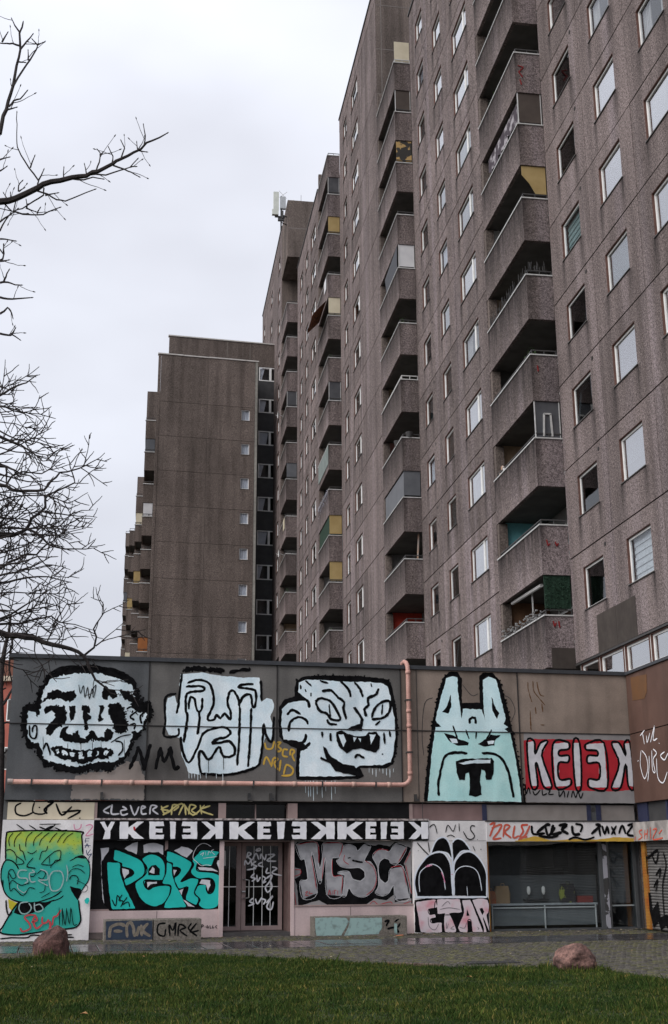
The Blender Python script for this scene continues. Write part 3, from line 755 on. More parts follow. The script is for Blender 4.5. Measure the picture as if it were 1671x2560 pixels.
('F','k',0,0,'3192 4098 3395 4163 3709 4175 4160 4193 4224 4110 4187 3796 4137 3670 3979 3648 3966 3877 3877 3897 3823 3668 3851 3275 3671 3233 3517 3273 3555 3665 3539 3831 3449 3809 3420 3643 3265 3642 3205 3828'),
('F','w',0,0,'3257 4057 3708 4146 4135 4151 4109 4067 3704 4062 3390 4029'),
('S','k',40,0,'2340 3187 2341 3184 2356 3194'),
('S','k',64,0,'2359 3272 2362 3273 2345 3264'),
('S','k',51,0,'2362 3400 2381 3391 2381 3383'),
('S','k',63,0,'2375 3524 2394 3539 2398 3534'),
('S','k',60,0,'2381 3633 2406 3649 2423 3642'),
('S','k',40,0,'2417 3709 2394 3684 2373 3688'),
('S','k',58,0,'2428 3884 2422 3882 2410 3866'),
('S','k',47,0,'2438 3935 2422 3945 2411 3951'),
('S','k',61,0,'2452 4109 2456 4103 2438 4105'),
('S','k',59,0,'2457 4205 2462 4194 2459 4192'),
('S','k',57,0,'2491 4333 2456 4344 2449 4345'),
('S','k',54,0,'2516 4418 2457 4437 2447 4432'),
('S','k',45,0,'2526 4507 2480 4488 2469 4493'),
('S','k',40,0,'2538 4629 2529 4637 2512 4625'),
('S','k',53,0,'2560 4733 2544 4728 2522 4718'),
('S','k',54,0,'2576 4862 2566 4862 2563 4863'),
('S','k',51,0,'2596 4973 2576 4981 2580 4967'),
('S','k',56,0,'2626 5064 2584 5071 2571 5063'),
('S','k',50,0,'2620 5177 2640 5175 2644 5162'),
('S','k',47,0,'2662 5340 2684 5346 2684 5342'),
('S','k',50,0,'2699 5420 2684 5417 2667 5414'),
('S','k',53,0,'2741 5575 2703 5577 2702 5586'),
('S','k',53,0,'2768 5669 2728 5656 2712 5659'),
('S','k',63,0,'2783 5828 2791 5811 2794 5804'),
('S','k',47,0,'2834 5931 2802 5917 2792 5928'),
('S','k',45,0,'2864 6049 2866 6057 2871 6046'),
('S','k',55,0,'2922 6155 2909 6164 2886 6174'),
('S','k',49,0,'2985 6251 2980 6280 2976 6277'),
('S','k',39,0,'3208 6346 3206 6347 3203 6359'),
('S','k',44,0,'4021 6318 4020 6323 4024 6333'),
('S','k',35,0,'4146 6339 4159 6358 4155 6361'),
('S','k',64,0,'4279 6270 4285 6271 4300 6290'),
('S','k',44,0,'4384 6213 4396 6236 4402 6241'),
('S','k',54,0,'4459 6169 4464 6177 4461 6180'),
('S','k',59,0,'4485 6072 4507 6067 4499 6057'),
('S','k',44,0,'4536 5915 4538 5918 4525 5926'),
('S','k',62,0,'4566 5819 4549 5824 4548 5818'),
('S','k',65,0,'4591 5688 4606 5668 4597 5667'),
('S','k',36,0,'4603 5580 4627 5603 4641 5602'),
('S','k',36,0,'4650 5484 4633 5462 4627 5463'),
('S','k',56,0,'4660 5361 4682 5367 4691 5360'),
('S','k',62,0,'4705 5233 4687 5236 4684 5227'),
('S','k',63,0,'4717 5129 4722 5121 4715 5132'),
('S','k',44,0,'4730 5033 4725 5027 4738 5037'),
('S','k',35,0,'4771 4879 4758 4861 4746 4850'),
('S','k',58,0,'4754 4805 4788 4817 4811 4820'),
('S','k',61,0,'4805 4688 4782 4678 4774 4692'),
('S','k',50,0,'4824 4545 4816 4527 4815 4533'),
('S','k',35,0,'4844 4431 4833 4432 4827 4442'),
('S','k',43,0,'4842 4368 4867 4362 4865 4350'),
('S','k',54,0,'4860 4232 4892 4240 4891 4226'),
('S','k',56,0,'4900 4118 4873 4124 4865 4117'),
('S','k',60,0,'4908 3995 4905 3991 4907 3985'),
('S','k',52,0,'4935 3921 4894 3897 4890 3901'),
('S','k',38,0,'4925 3815 4939 3817 4957 3803'),
('S','k',39,0,'4941 3672 4974 3691 4989 3683'),
('S','k',64,0,'4957 3539 4995 3537 5009 3551'),
('S','k',55,0,'4970 3413 5010 3437 5015 3434'),
('S','k',43,0,'4996 3299 5008 3289 4998 3276'),
('S','k',39,0,'5008 3206 5002 3201 4998 3208'),
]),
 'red_letter_mural': (0, [
('F','g',0,0,'5057 4838 8063 4846 8074 3089 5039 3104'),
('F','r',0,0,'5047 4650 5372 4698 8099 4698 8056 3449 7522 3382 5942 3413 5052 3428'),
('F','s',0,0,'5137 4609 5345 4633 5351 4314 5505 4593 5715 4639 5533 4274 5765 3517 5534 3494 5403 4019 5345 4039 5375 3514 5193 3512'),
('S','k',59,1,'5137 4609 5345 4633 5351 4314 5505 4593 5715 4639 5533 4274 5765 3517 5534 3494 5403 4019 5345 4039 5375 3514 5193 3512'),
('F','s',0,0,'5851 4577 6273 4626 6285 4455 6026 4409 6019 4281 6274 4284 6240 4113 5984 4089 5982 3687 6283 3690 6249 3521 5856 3497'),
('S','k',59,1,'5851 4577 6273 4626 6285 4455 6026 4409 6019 4281 6274 4284 6240 4113 5984 4089 5982 3687 6283 3690 6249 3521 5856 3497'),
('F','s',0,0,'6412 4607 6599 4610 6574 3523 6410 3501'),
('S','k',59,1,'6412 4607 6599 4610 6574 3523 6410 3501'),
('F','s',0,0,'6786 4591 7284 4621 7295 3486 6804 3483 6795 3694 7076 3697 7105 4102 6799 4098 6812 4291 7071 4294 7057 4423 6776 4441'),
('S','k',59,1,'6786 4591 7284 4621 7295 3486 6804 3483 6795 3694 7076 3697 7105 4102 6799 4098 6812 4291 7071 4294 7057 4423 6776 4441'),
('F','s',0,0,'7496 4602 7712 4627 7877 4305 7853 4608 8022 4632 8052 3513 7887 3533 7860 4089 7671 3489 7412 3487 7670 4087'),
('S','k',59,1,'7496 4602 7712 4627 7877 4305 7853 4608 8022 4632 8052 3513 7887 3533 7860 4089 7671 3489 7412 3487 7670 4087'),
('S','k',32,0,'5036 3553 5045 3303 5122 3470 5159 3304'),
('S','k',32,0,'5231 3387 5294 3284 5438 3410'),
('S','k',32,0,'5485 3431 5499 3285 5616 3327'),
('S','k',32,0,'5713 3412 5661 3307 5798 3308'),
('S','k',32,0,'5941 3392 5955 3246 6079 3393 6092 3226'),
('S','k',32,0,'6218 3394 6161 3226'),
('S','k',32,0,'6276 3227 6333 3395 6392 3227 6471 3375 6529 3207 6609 3355'),
]),
 'rust_stain_mark': (0, [
('S','o',27,2,'5242 6167 5254 5948 5331 5645'),
('S','o',27,2,'5384 6192 5415 5909 5699 5567'),
('S','o',27,2,'5500 6173 5553 5868 5676 5806'),
('S','o',27,2,'5417 5517 5431 5344'),
('S','o',27,2,'5608 5608 5619 5391'),
('S','o',27,2,'5273 5427 5268 4910'),
('S','o',27,2,'5531 5065 5647 5055'),
]),
 'crack_mark': (0, [
('S','q',18,0,'2355 4233 2325 4774 2412 5536 2640 5690'),
('S','q',18,0,'3442 6054 3682 5779 3866 5827'),
('S','q',18,0,'4552 5800 4733 5718 4856 5418 4751 5158'),
]),
 'cream_tag': (0.05, [
('S','k',39,0,'-7398 3033 -7522 2951 -7495 2789 -7314 2741 -7109 2822'),
('S','k',35,0,'-7106 3050 -7125 2822 -6862 2791 -6809 2986'),
('S','k',52,0,'-6813 3052 -6682 3052 -6868 2888 -6797 2791'),
('S','k',44,0,'-6614 3020 -6468 2759 -6249 2956'),
('S','k',44,0,'-6472 2824 -6045 2858 -6332 2678'),
('S','k',61,0,'-7002 2937 -6969 2927'),
('S','k',44,0,'-6070 2695 -6037 2688'),
]),
 'transom_tag': (0.1, [
('S','s',39,0,'-5350 2978 -5512 2862 -5376 2797'),
('S','s',39,0,'-5318 3011 -5325 2797 -5141 2797'),
('S','s',39,0,'-5081 2963 -4977 2897 -5110 2863 -5073 2765 -4940 2798'),
('S','s',39,0,'-4897 2997 -4787 2765 -4693 2964'),
('S','s',39,0,'-4640 2898 -4540 2948 -4625 2965 -4619 2799 -4501 2799'),
('S','s',39,0,'-4432 2783 -4406 2982 -4269 2966 -4368 2883 -4228 2783'),
('S','j',39,0,'-3996 2984 -4164 2900 -3993 2867 -4126 2767'),
('S','j',39,0,'-3921 2767 -3894 3001 -3756 2968 -3873 2868'),
('S','j',39,0,'-3750 2768 -3620 3019 -3579 2768'),
('S','j',39,0,'-3510 2785 -3482 3003 -3343 2970 -3444 2869 -3304 2786'),
('S','j',39,0,'-3240 3004 -3200 2786'),
('S','j',39,0,'-2997 2988 -3237 2886 -2923 2770'),
('S','j',39,0,'-4167 2983 -4059 2800 -3689 3035 -3407 2769 -3136 3004'),
]),
 'letter_band_mural': (-0.15, [
('F','k',0,0,'-5704 2634 2381 2626 2368 2169 -5689 2194'),
('F','w2',0,0,'-5594 2605 -5497 2605 -5414 2470 -5344 2605 -5247 2605 -5341 2393 -5347 2219 -5506 2220 -5459 2393'),
('F','w2',0,0,'-5140 2605 -4939 2606 -4934 2478 -4738 2606 -4580 2606 -4809 2420 -4565 2218 -4789 2218 -4928 2342 -4940 2219 -5124 2219'),
('F','w2',0,0,'-4453 2606 -4127 2607 -4106 2513 -4305 2505 -4303 2451 -4139 2451 -4136 2365 -4300 2365 -4298 2311 -4099 2311 -4113 2217 -4438 2218'),
('F','w2',0,0,'-3974 2607 -3832 2607 -3841 2217 -3948 2217'),
('F','w2',0,0,'-3329 2608 -3678 2607 -3694 2513 -3481 2506 -3479 2451 -3655 2451 -3653 2365 -3477 2365 -3475 2310 -3688 2310 -3667 2217 -3318 2216'),
('F','w2',0,0,'-2718 2609 -2901 2609 -2898 2478 -3084 2608 -3226 2608 -3009 2419 -3216 2216 -3014 2216 -2895 2341 -2877 2215 -2710 2215'),
('F','w2',0,0,'-2561 2606 -2343 2606 -2341 2475 -2124 2606 -1953 2607 -2206 2416 -1948 2211 -2191 2211 -2338 2337 -2354 2211 -2553 2212'),
('F','w2',0,0,'-1884 2607 -1568 2607 -1550 2511 -1743 2503 -1742 2448 -1583 2448 -1582 2360 -1742 2361 -1741 2305 -1548 2305 -1564 2210 -1879 2210'),
('F','w2',0,0,'-1411 2607 -1217 2608 -1244 2209 -1388 2210'),
('F','w2',0,0,'-686 2608 -1033 2608 -1051 2512 -839 2504 -839 2448 -1014 2448 -1014 2360 -839 2360 -839 2304 -1050 2304 -1031 2209 -686 2208'),
('F','w2',0,0,'10 2609 -203 2609 -203 2476 -415 2609 -579 2608 -333 2416 -579 2208 -345 2208 -203 2336 -186 2208 8 2207'),
('F','w2',0,0,'82 2609 312 2610 311 2476 542 2610 722 2610 450 2416 717 2206 461 2207 309 2335 289 2207 80 2207'),
('F','w2',0,0,'787 2610 1046 2611 1058 2513 900 2505 899 2448 1030 2448 1029 2359 898 2359 897 2303 1055 2303 1040 2206 782 2206'),
('F','w2',0,0,'1162 2611 1334 2611 1301 2205 1173 2205'),
('F','w2',0,0,'1757 2612 1432 2611 1413 2513 1611 2505 1609 2448 1446 2448 1444 2359 1607 2359 1606 2302 1409 2302 1424 2205 1747 2204'),
('F','w2',0,0,'2382 2612 2200 2612 2197 2477 2019 2612 1878 2612 2084 2416 1869 2204 2069 2204 2193 2334 2205 2204 2371 2203'),
('S','r',71,0,'-4803 2495 -4786 2413'),
]),
 'green_face_mural': (-0.17, [
('F','v',0,0,'-7690 2318 -7626 2386 -7010 2414 -6036 2386 -5971 2207 -5954 1877 -5837 1767 -5772 1590 -5772 1318 -5862 1170 -5954 1063 -6001 916 -5960 648 -5922 448 -5997 316 -6131 266 -6470 232 -7274 141 -7664 174 -7610 356 -7443 669 -7320 839 -7529 947 -7663 1135 -7731 1335 -7731 1535 -7701 1683 -7658 1750'),
('F','k',0,0,'-6208 1174 -5956 1117 -5924 1036 -6012 863 -6161 1066'),
('F','k',0,0,'-7413 616 -7307 852 -6968 834 -6669 844 -6522 896 -6769 686 -7034 597 -7262 574'),
('F','y2',0,0,'-7554 921 -7333 826 -7457 669 -7515 736'),
('F','k',0,0,'-6145 1810 -5981 1864 -5865 1781 -5963 1782'),
('S','k',36,0,'-7658 1750 -7684 2142 -7676 2318 -7612 2380 -7010 2407 -6036 2383 -5995 2276 -5947 1877'),
('S','k',22,0,'-6238 1729 -5966 1850 -5821 1726 -5769 1535 -5786 1318 -5876 1170 -5953 1050'),
('S','k',30,0,'-7663 1135 -7731 1335 -7734 1576 -7658 1750 -7514 1736 -7398 1627 -7367 1560'),
('S','k',27,0,'-7690 1335 -7662 1121 -7529 947 -7294 852 -6968 834 -6700 898 -6513 976 -6381 1075'),
('S','k',22,0,'-6588 856 -6427 908 -6334 974'),
('S','k',33,0,'-7307 852 -7443 669 -7610 356 -7666 200 -7275 147 -6740 210 -6131 266 -5970 329 -5922 461 -5961 675 -5992 876'),
('S','k',27,0,'-7670 70 -7405 91 -7083 85 -6978 136 -6653 117'),
('S','k',30,0,'-6301 123 -6097 133'),
('S','k',30,0,'-6285 84 -6053 73'),
('S','k',33,0,'-7593 895 -7565 684 -7504 564 -7442 642'),
('S','k',18,0,'-7535 2352 -7604 2264 -7618 2169 -7590 2060'),
('S','k',18,0,'-7351 2373 -7454 2264 -7494 2155 -7487 2046'),
('S','k',18,0,'-7105 2379 -7208 2277 -7241 2154 -7235 2046'),
('S','k',18,0,'-6884 2372 -7015 2263 -7064 2168 -7065 2072'),
('S','k',18,0,'-6731 2359 -6836 2277 -6913 2181 -6934 2072'),
('S','k',18,0,'-6550 2359 -6642 2263 -6718 2140'),
('S','k',18,0,'-6370 2359 -6462 2276 -6538 2139'),
('S','k',18,0,'-6188 2358 -6323 2262 -6412 2125'),
('S','k',19,0,'-7383 2114 -7353 1978 -7289 1937 -7222 1748'),
('S','k',18,0,'-6748 2071 -6776 1962 -6871 1936 -6915 1759'),
('S','k',18,0,'-7193 1937 -7088 1896 -6983 1970'),
('S','k',19,0,'-7666 1966 -7586 1992 -7487 1938 -7426 1843 -7284 1748 -7266 1680 -7414 1661'),
('S','k',16,0,'-7429 1850 -7426 1681'),
('S','k',19,0,'-6868 1658 -6779 1772 -6661 1880 -6568 1948 -6451 1954 -6462 1771 -6557 1744 -6634 1649 -6868 1658'),
('S','k',16,0,'-6692 1826 -6690 1663'),
('S','k',22,0,'-7055 1807 -7181 1626 -6986 1577 -7193 1606'),
('S','k',16,0,'-6420 1770 -6608 1676 -6658 1582'),
('S','k',19,0,'-7584 1360 -7568 1521 -7488 1547 -7411 1399 -7489 1360 -7565 1481'),
('S','k',19,0,'-7546 1200 -7487 1320 -7374 1252 -7263 1211 -7103 1263'),
('S','k',19,0,'-7573 1400 -7512 1093 -7435 1146 -7263 997 -7170 1036 -7096 1156 -6972 1128'),
('S','k',18,0,'-7127 1424 -7030 1396 -6966 1476'),
('S','k',19,0,'-6951 1449 -6847 1529 -6760 1461 -6822 1341 -6920 1382'),
('S','k',16,0,'-6872 1046 -6765 1085 -6748 1259'),
('S','k',16,0,'-6251 1457 -6159 1552 -6007 1551 -5877 1455'),
('S','k',16,0,'-6175 1592 -6053 1646 -5912 1604'),
('S','k',22,0,'-6216 1322 -6179 1403 -6068 1402 -6022 1320 -6044 1212'),
('S','k',12,0,'-6063 1307 -5936 1252 -5807 1170 -5829 1062 -5925 1050'),
('S','k',18,0,'-6824 933 -6627 1050'),
('S','k',19,0,'-6184 2175 -6174 2184'),
('S','k',19,0,'-6088 2254 -6077 2262'),
('S','k',19,0,'-6072 2161 -6061 2170'),
('S','k',19,0,'-6298 2093 -6287 2102'),
('S','k',19,0,'-6159 2086 -6148 2094'),
('S','k',19,0,'-6074 2059 -6063 2067'),
('S','k',19,0,'-6294 2011 -6283 2019'),
('S','k',19,0,'-6189 2000 -6178 2008'),
('S','k',19,0,'-6097 1980 -6087 1989'),
('S','k',19,0,'-6253 1895 -6242 1903'),
('S','k',19,0,'-6180 1891 -6169 1899'),
('S','k',19,0,'-6057 1885 -6047 1893'),
('S','g2',27,0,'-7175 1532 -7324 1533 -7373 1452 -7327 1372 -7177 1357 -7146 1290 -7211 1250'),
('S','g2',25,0,'-7066 1544 -7008 1490 -7116 1464 -7078 1289 -6969 1288'),
('S','g2',25,0,'-6889 1557 -6734 1488 -6711 1326 -6916 1315 -6690 1192'),
('S','g2',27,0,'-6461 1513 -6598 1500 -6672 1353 -6632 1138 -6546 1076 -6412 1135 -6354 1323 -6404 1486 -6489 1520'),
('S','g2',25,0,'-6303 1647 -6265 1457 -6283 1282'),
('S','g2',25,0,'-7104 849 -7265 825 -7298 706 -7223 600 -7103 611 -7028 716 -7089 823'),
('S','g2',25,0,'-6968 834 -6944 662 -6847 634 -6769 699 -6843 793 -6950 768'),
('S','g2',16,0,'-7359 1238 -7353 1145 -7225 1050 -7160 1090'),
('S','r2',36,0,'-6910 555 -7060 571 -7164 520 -7062 400 -7028 281 -7185 218 -7244 297'),
('S','r2',41,0,'-7009 412 -6890 450 -6922 529 -6971 451 -6893 278 -6763 368'),
('S','r2',41,0,'-6773 527 -6765 395 -6670 407 -6634 472'),
('S','r2',46,0,'-6618 445 -6585 339 -6606 234'),
('S','r2',38,0,'-6544 338 -6527 510 -6460 536 -6372 667'),
('S','k',18,0,'-6416 721 -6381 336'),
('S','k',18,0,'-6347 707 -6313 335'),
('S','k',18,0,'-6347 707 -6258 334 -6251 705'),
('S','k',18,0,'-6251 705 -6164 359 -6156 717 -6081 357 -5999 356'),
('S','k',18,0,'-6463 337 -6373 322'),
('S','k',27,0,'-7472 2544 -7286 2421'),
('S','k',27,0,'-7197 2530 -7025 2427'),
('S','k',33,0,'-6960 2489 -6762 2427 -6602 2538'),
('S','k',22,0,'-6963 2544 -6478 2551'),
('S','k',33,0,'-6819 2441 -6656 2510'),
('S','k',27,0,'-6612 2469 -6442 2407 -6331 2420'),
('S','p',25,0,'-6185 2552 -6150 2427 -6040 2455 -6017 2552'),
('S','p',25,0,'-5916 2510 -5819 2538 -5760 2483 -5905 2289 -5725 2331'),
('S','l',19,0,'-5902 2234 -5904 2124'),
('S','l',19,0,'-5902 2220 -5818 2227'),
('S','l',19,0,'-5927 2172 -5829 2172'),
('S','l',19,0,'-5905 2014 -5868 2110 -5822 2028'),
('S','l',19,0,'-5929 2069 -5782 2069'),
('S','l',19,0,'-5875 1973 -5842 1863 -5745 1890'),
('S','l',19,0,'-5856 1863 -5778 1986'),
('S','l',19,0,'-5745 1890 -5810 1781 -5784 1685'),
('F','t',0,0,'-5861 874 -5822 927 -5767 927 -5743 859 -5787 779 -5844 807'),
]),
 'teal_letter_mural': (0.05, [
('F','s',0,0,'-5540 2009 -5351 2027 -5339 1750 -5508 1733'),
('F','s',0,0,'-4990 2007 -4823 2118 -4690 2146 -4707 1839 -4892 1933'),
('F','s',0,0,'-4553 2080 -4421 2127 -4247 2126 -4091 2061 -4084 1855 -4278 1903 -4547 1904'),
('F','s',0,0,'-3836 1947 -3664 2041 -3508 2021 -3399 1946 -3530 1787'),
('F','s',0,0,'-5526 1733 -5488 1714 -5407 784 -5449 893'),
('F','s',0,0,'-2875 1718 -2738 1736 -2732 1455 -2870 1475'),
('F','k',0,0,'-5507 1714 -5340 1981 -5219 2027 -4834 1933 -4601 1820 -4432 1922 -4202 1921 -4025 1818 -4095 1911 -4001 1985 -3441 1721 -3349 1927 -2742 1943 -2815 1662 -2721 1399 -2670 1287 -2666 879 -2754 640 -2967 621 -3507 614 -5249 602 -5406 766 -5490 1366'),
('F','t',0,0,'-5217 1980 -4928 1887 -4617 1746 -4516 1598 -4510 1450 -4601 1340 -4917 1169 -4970 1307 -4794 1397 -4759 1470 -4838 1545 -5029 1597 -5052 1675 -5235 1750'),
('S','k',25,1,'-5217 1980 -4928 1887 -4617 1746 -4516 1598 -4510 1450 -4601 1340 -4917 1169 -4970 1307 -4794 1397 -4759 1470 -4838 1545 -5029 1597 -5052 1675 -5235 1750'),
('F','t',0,0,'-5383 1695 -5090 1684 -5061 1454 -4966 1215 -4923 1105 -4688 666 -5223 656 -5332 1182'),
('S','k',25,1,'-5383 1695 -5090 1684 -5061 1454 -4966 1215 -4923 1105 -4688 666 -5223 656 -5332 1182'),
('F','t',0,0,'-4580 1765 -4430 1866 -4277 1865 -4120 1781 -4038 1632 -4032 1447 -4074 1290 -4485 1294 -4500 1174 -4440 1101 -4382 1082 -4289 1136 -4118 1171 -3926 1160 -3895 1077 -3937 912 -4047 767 -4235 697 -4427 754 -4584 883 -4685 1067 -4711 1231 -4490 1413 -4458 1579'),
('S','k',25,1,'-4580 1765 -4430 1866 -4277 1865 -4120 1781 -4038 1632 -4032 1447 -4074 1290 -4485 1294 -4500 1174 -4440 1101 -4382 1082 -4289 1136 -4118 1171 -3926 1160 -3895 1077 -3937 912 -4047 767 -4235 697 -4427 754 -4584 883 -4685 1067 -4711 1231 -4490 1413 -4458 1579'),
('F','t',0,0,'-4001 1687 -3874 1640 -3847 1390 -3713 1093 -3509 687 -4025 667 -3992 821 -3893 1003 -3898 1169 -4091 1216 -4013 1446'),
('S','k',25,1,'-4001 1687 -3874 1640 -3847 1390 -3713 1093 -3509 687 -4025 667 -3992 821 -3893 1003 -3898 1169 -4091 1216 -4013 1446'),
('F','t',0,0,'-4000 1939 -3736 1863 -3431 1703 -3409 1628 -3492 1461 -3660 1249 -3430 1331 -3255 1311 -3244 1236 -3334 997 -3225 867 -3288 721 -3533 852 -3483 1128 -3703 1093 -3816 1315 -3723 1407 -3668 1518 -3747 1574 -3863 1584 -3866 1668 -4003 1724'),
('S','k',25,1,'-4000 1939 -3736 1863 -3431 1703 -3409 1628 -3492 1461 -3660 1249 -3430 1331 -3255 1311 -3244 1236 -3334 997 -3225 867 -3288 721 -3533 852 -3483 1128 -3703 1093 -3816 1315 -3723 1407 -3668 1518 -3747 1574 -3863 1584 -3866 1668 -4003 1724'),
('F','t',0,0,'-3403 1740 -3270 1889 -3175 1964 -2762 1925 -2876 1756 -2951 1597 -3146 1608 -3265 1664 -3300 1534 -3221 1478 -2947 1457 -2770 1400 -2694 1306 -2687 1157 -2702 935 -2775 696 -2928 633 -3122 645 -3231 738 -3195 848 -3325 997 -3252 1162 -3068 1179 -3055 1068 -2995 975 -2898 1011 -2853 1159 -2905 1289 -3022 1327 -3217 1310 -3354 1367 -3435 1479 -3361 1628'),
('S','k',25,1,'-3403 1740 -3270 1889 -3175 1964 -2762 1925 -2876 1756 -2951 1597 -3146 1608 -3265 1664 -3300 1534 -3221 1478 -2947 1457 -2770 1400 -2694 1306 -2687 1157 -2702 935 -2775 696 -2928 633 -3122 645 -3231 738 -3195 848 -3325 997 -3252 1162 -3068 1179 -3055 1068 -2995 975 -2898 1011 -2853 1159 -2905 1289 -3022 1327 -3217 1310 -3354 1367 -3435 1479 -3361 1628'),
('F','s',0,0,'-5028 1561 -4875 1523 -4872 1453 -4971 1334 -5014 1454'),
('F','k',0,0,'-4423 1403 -4418 1542 -4345 1624 -4249 1633 -4160 1540 -4155 1401'),
('F','s',0,0,'-4396 1468 -4325 1597 -4284 1541 -4280 1430'),
('F','s',0,0,'-4446 1247 -4217 1254 -4215 1212 -4358 1201 -4422 1128'),
('F','s',0,0,'-3214 1208 -3177 1291 -2973 1280 -2960 1160 -3015 1031 -3068 1179'),
('F','s',0,0,'-3842 1519 -3764 1509 -3818 1389'),
('F','s',0,0,'-3262 1580 -2950 1560 -2772 1474 -3222 1515'),
('F','s',0,0,'-3693 1056 -3597 1092 -3632 945'),
('F','s',0,0,'-3590 853 -3316 685 -3471 705'),
('S','k',23,0,'-5233 873 -5142 727 -5115 962 -5035 852'),
('S','k',23,0,'-5003 979 -5073 853 -4978 833 -5029 707'),
('S','k',23,0,'-4887 923 -4994 761 -4864 814 -4822 704'),
('S','k',38,0,'-5269 638 -4649 630 -4289 616 -4268 552'),
('S','k',49,0,'-5151 492 -5098 582'),
('S','k',57,0,'-4646 557 -4456 527 -4285 489'),
('S','k',27,0,'-3929 638 -3773 545 -3583 615'),
('S','k',30,0,'-3508 650 -3216 555 -2731 484'),
('S','w2',11,0,'-3294 2039 -3368 1908 -3384 1777 -3304 1702 -3185 1608 -3069 1626 -2951 1606'),
('S','w2',11,0,'-3294 2039 -3198 2105 -3080 2105 -2961 2038'),
('S','w2',11,0,'-3221 1851 -3134 1907 -3171 1823'),
('S','w2',11,0,'-3095 1926 -3084 1841'),
('S','w2',11,0,'-3035 1841 -3017 1926 -2967 1888'),
('S','w2',11,0,'-2900 1972 -2958 1935 -2868 1850'),
('S','w2',11,0,'-3150 1776 -2818 1812'),
]),
 'silver_letter_mural': (0.05, [
('F','g',0,0,'-936 2186 1996 2161 1960 672 -930 690'),
('F','k',0,0,'-955 2033 -885 2147 -376 2166 -232 2146 220 2135 447 2116 778 2124 1069 2046 1153 2085 1445 2035 1573 2142 1987 1994 1793 1616 1824 1577 1974 815 1545 725 1528 906 1339 775 1029 817 842 686 637 670 372 688 -136 689 -337 795 -840 670 -881 1140 -942 1291 -802 1365 -782 1517 -933 1556'),
('F','s2',0,0,'-895 2090 -386 2137 -346 1647 -316 1533 -254 1781 -233 2117 240 2106 196 1779 -9 1760 -1 1340 255 1338 221 883 -155 925 -172 1780 -276 1228 -357 1248 -478 1839 -519 1820 -378 965 -730 828 -811 1233 -620 1288 -691 1735 -792 1736'),
('S','w2',6,1,'-895 2090 -386 2137 -346 1647 -316 1533 -254 1781 -233 2117 240 2106 196 1779 -9 1760 -1 1340 255 1338 221 883 -155 925 -172 1780 -276 1228 -357 1248 -478 1839 -519 1820 -378 965 -730 828 -811 1233 -620 1288 -691 1735 -792 1736'),
('F','s2',0,0,'260 2029 405 2087 570 2028 631 1931 799 2086 964 2027 794 1699 939 1679 1061 1504 1098 1274 1033 1045 845 876 660 859 497 936 396 1070 333 891 241 901 296 1357 132 1396 174 1453 399 1452 500 1279 685 1229 799 1314 791 1449 668 1536 420 1528 195 1568 93 1702 176 1760'),
('S','w2',6,1,'260 2029 405 2087 570 2028 631 1931 799 2086 964 2027 794 1699 939 1679 1061 1504 1098 1274 1033 1045 845 876 660 859 497 936 396 1070 333 891 241 901 296 1357 132 1396 174 1453 399 1452 500 1279 685 1229 799 1314 791 1449 668 1536 420 1528 195 1568 93 1702 176 1760'),
('F','s2',0,0,'1002 1775 1067 1910 1256 1977 1422 1909 1594 2103 1876 2005 1647 1636 1459 1637 1418 1715 1294 1754 1177 1658 1143 1465 1181 1273 1304 1176 1388 1233 1446 1502 1771 1558 1922 825 1567 782 1521 1117 1404 946 1237 871 1052 949 1137 1120 1123 1543'),
('S','w2',6,1,'1002 1775 1067 1910 1256 1977 1422 1909 1594 2103 1876 2005 1647 1636 1459 1637 1418 1715 1294 1754 1177 1658 1143 1465 1181 1273 1304 1176 1388 1233 1446 1502 1771 1558 1922 825 1567 782 1521 1117 1404 946 1237 871 1052 949 1137 1120 1123 1543'),
('S','k',122,0,'413 1781 418 1755'),
('S','k',45,0,'484 1710 628 1680 752 1660'),
('S','r',14,0,'-864 2074 -392 2127 -346 1647'),
('S','r',14,0,'-535 1820 -458 1420 -408 1060'),
('S','r',14,0,'-213 1781 -265 1285'),
('S','r',14,0,'-9 1741 6 1359 234 1338 201 940'),
('S','r',14,0,'1865 2005 1647 1655'),
('S','r',14,0,'1457 1540 1739 1539 1845 1113'),
('S','r',14,0,'-879 540 -941 990'),
('S','r',14,0,'-859 494 -599 667'),
('S','r',14,0,'474 672 657 609 842 629 1008 760 1130 682 1441 736 1470 621'),
('S','r',14,0,'1543 620 1962 748'),
('S','r',14,0,'-953 1499 -802 1498 -802 1403 -953 1348'),
('S','r',14,0,'-769 381 -723 501'),
('S','r',14,0,'1815 1635 1968 1907'),
('S','r',14,0,'1835 1596 1966 920'),
('S','r',14,0,'300 1836 278 1701 401 1614'),
('S','r',14,0,'815 1699 1020 1543 1088 1274 1012 1045 825 895'),
('S','r',14,0,'1024 1852 1172 1968 1401 1938'),
('S','r',14,0,'-233 2111 230 2102 166 1798'),
('S','r',14,0,'-684 968 -620 1005 -670 912 -599 911'),
('S','r',14,0,'-569 1005 -579 948 -499 957'),
('S','r',14,0,'-114 915 -84 1028 -54 914'),
('S','r',14,0,'-2 1018 -3 923'),
('S','r',14,0,'38 923 38 1017 89 1013'),
('S','r',14,0,'120 1016 119 912'),
('S','k',28,0,'841 592 985 599'),
('S','k',28,0,'955 628 964 571'),
('S','k',28,0,'1833 578 1863 521'),
('S','k',28,0,'1892 426 1859 350'),
('S','k',28,0,'1583 544 1633 467 1687 552 1747 466'),
]),
 'arch_mural': (-0.12, [
('F','k',0,0,'2441 1863 2504 2024 2596 2171 2715 2239 2817 2232 2902 2144 2956 1995 2992 1753 2948 1753 2864 1861 2660 1902 2470 1863'),
('S','h',35,0,'2441 1863 2504 2024 2596 2171 2715 2239 2817 2232 2902 2144 2956 1995 2992 1753 2948 1753 2864 1861 2660 1902 2470 1863'),
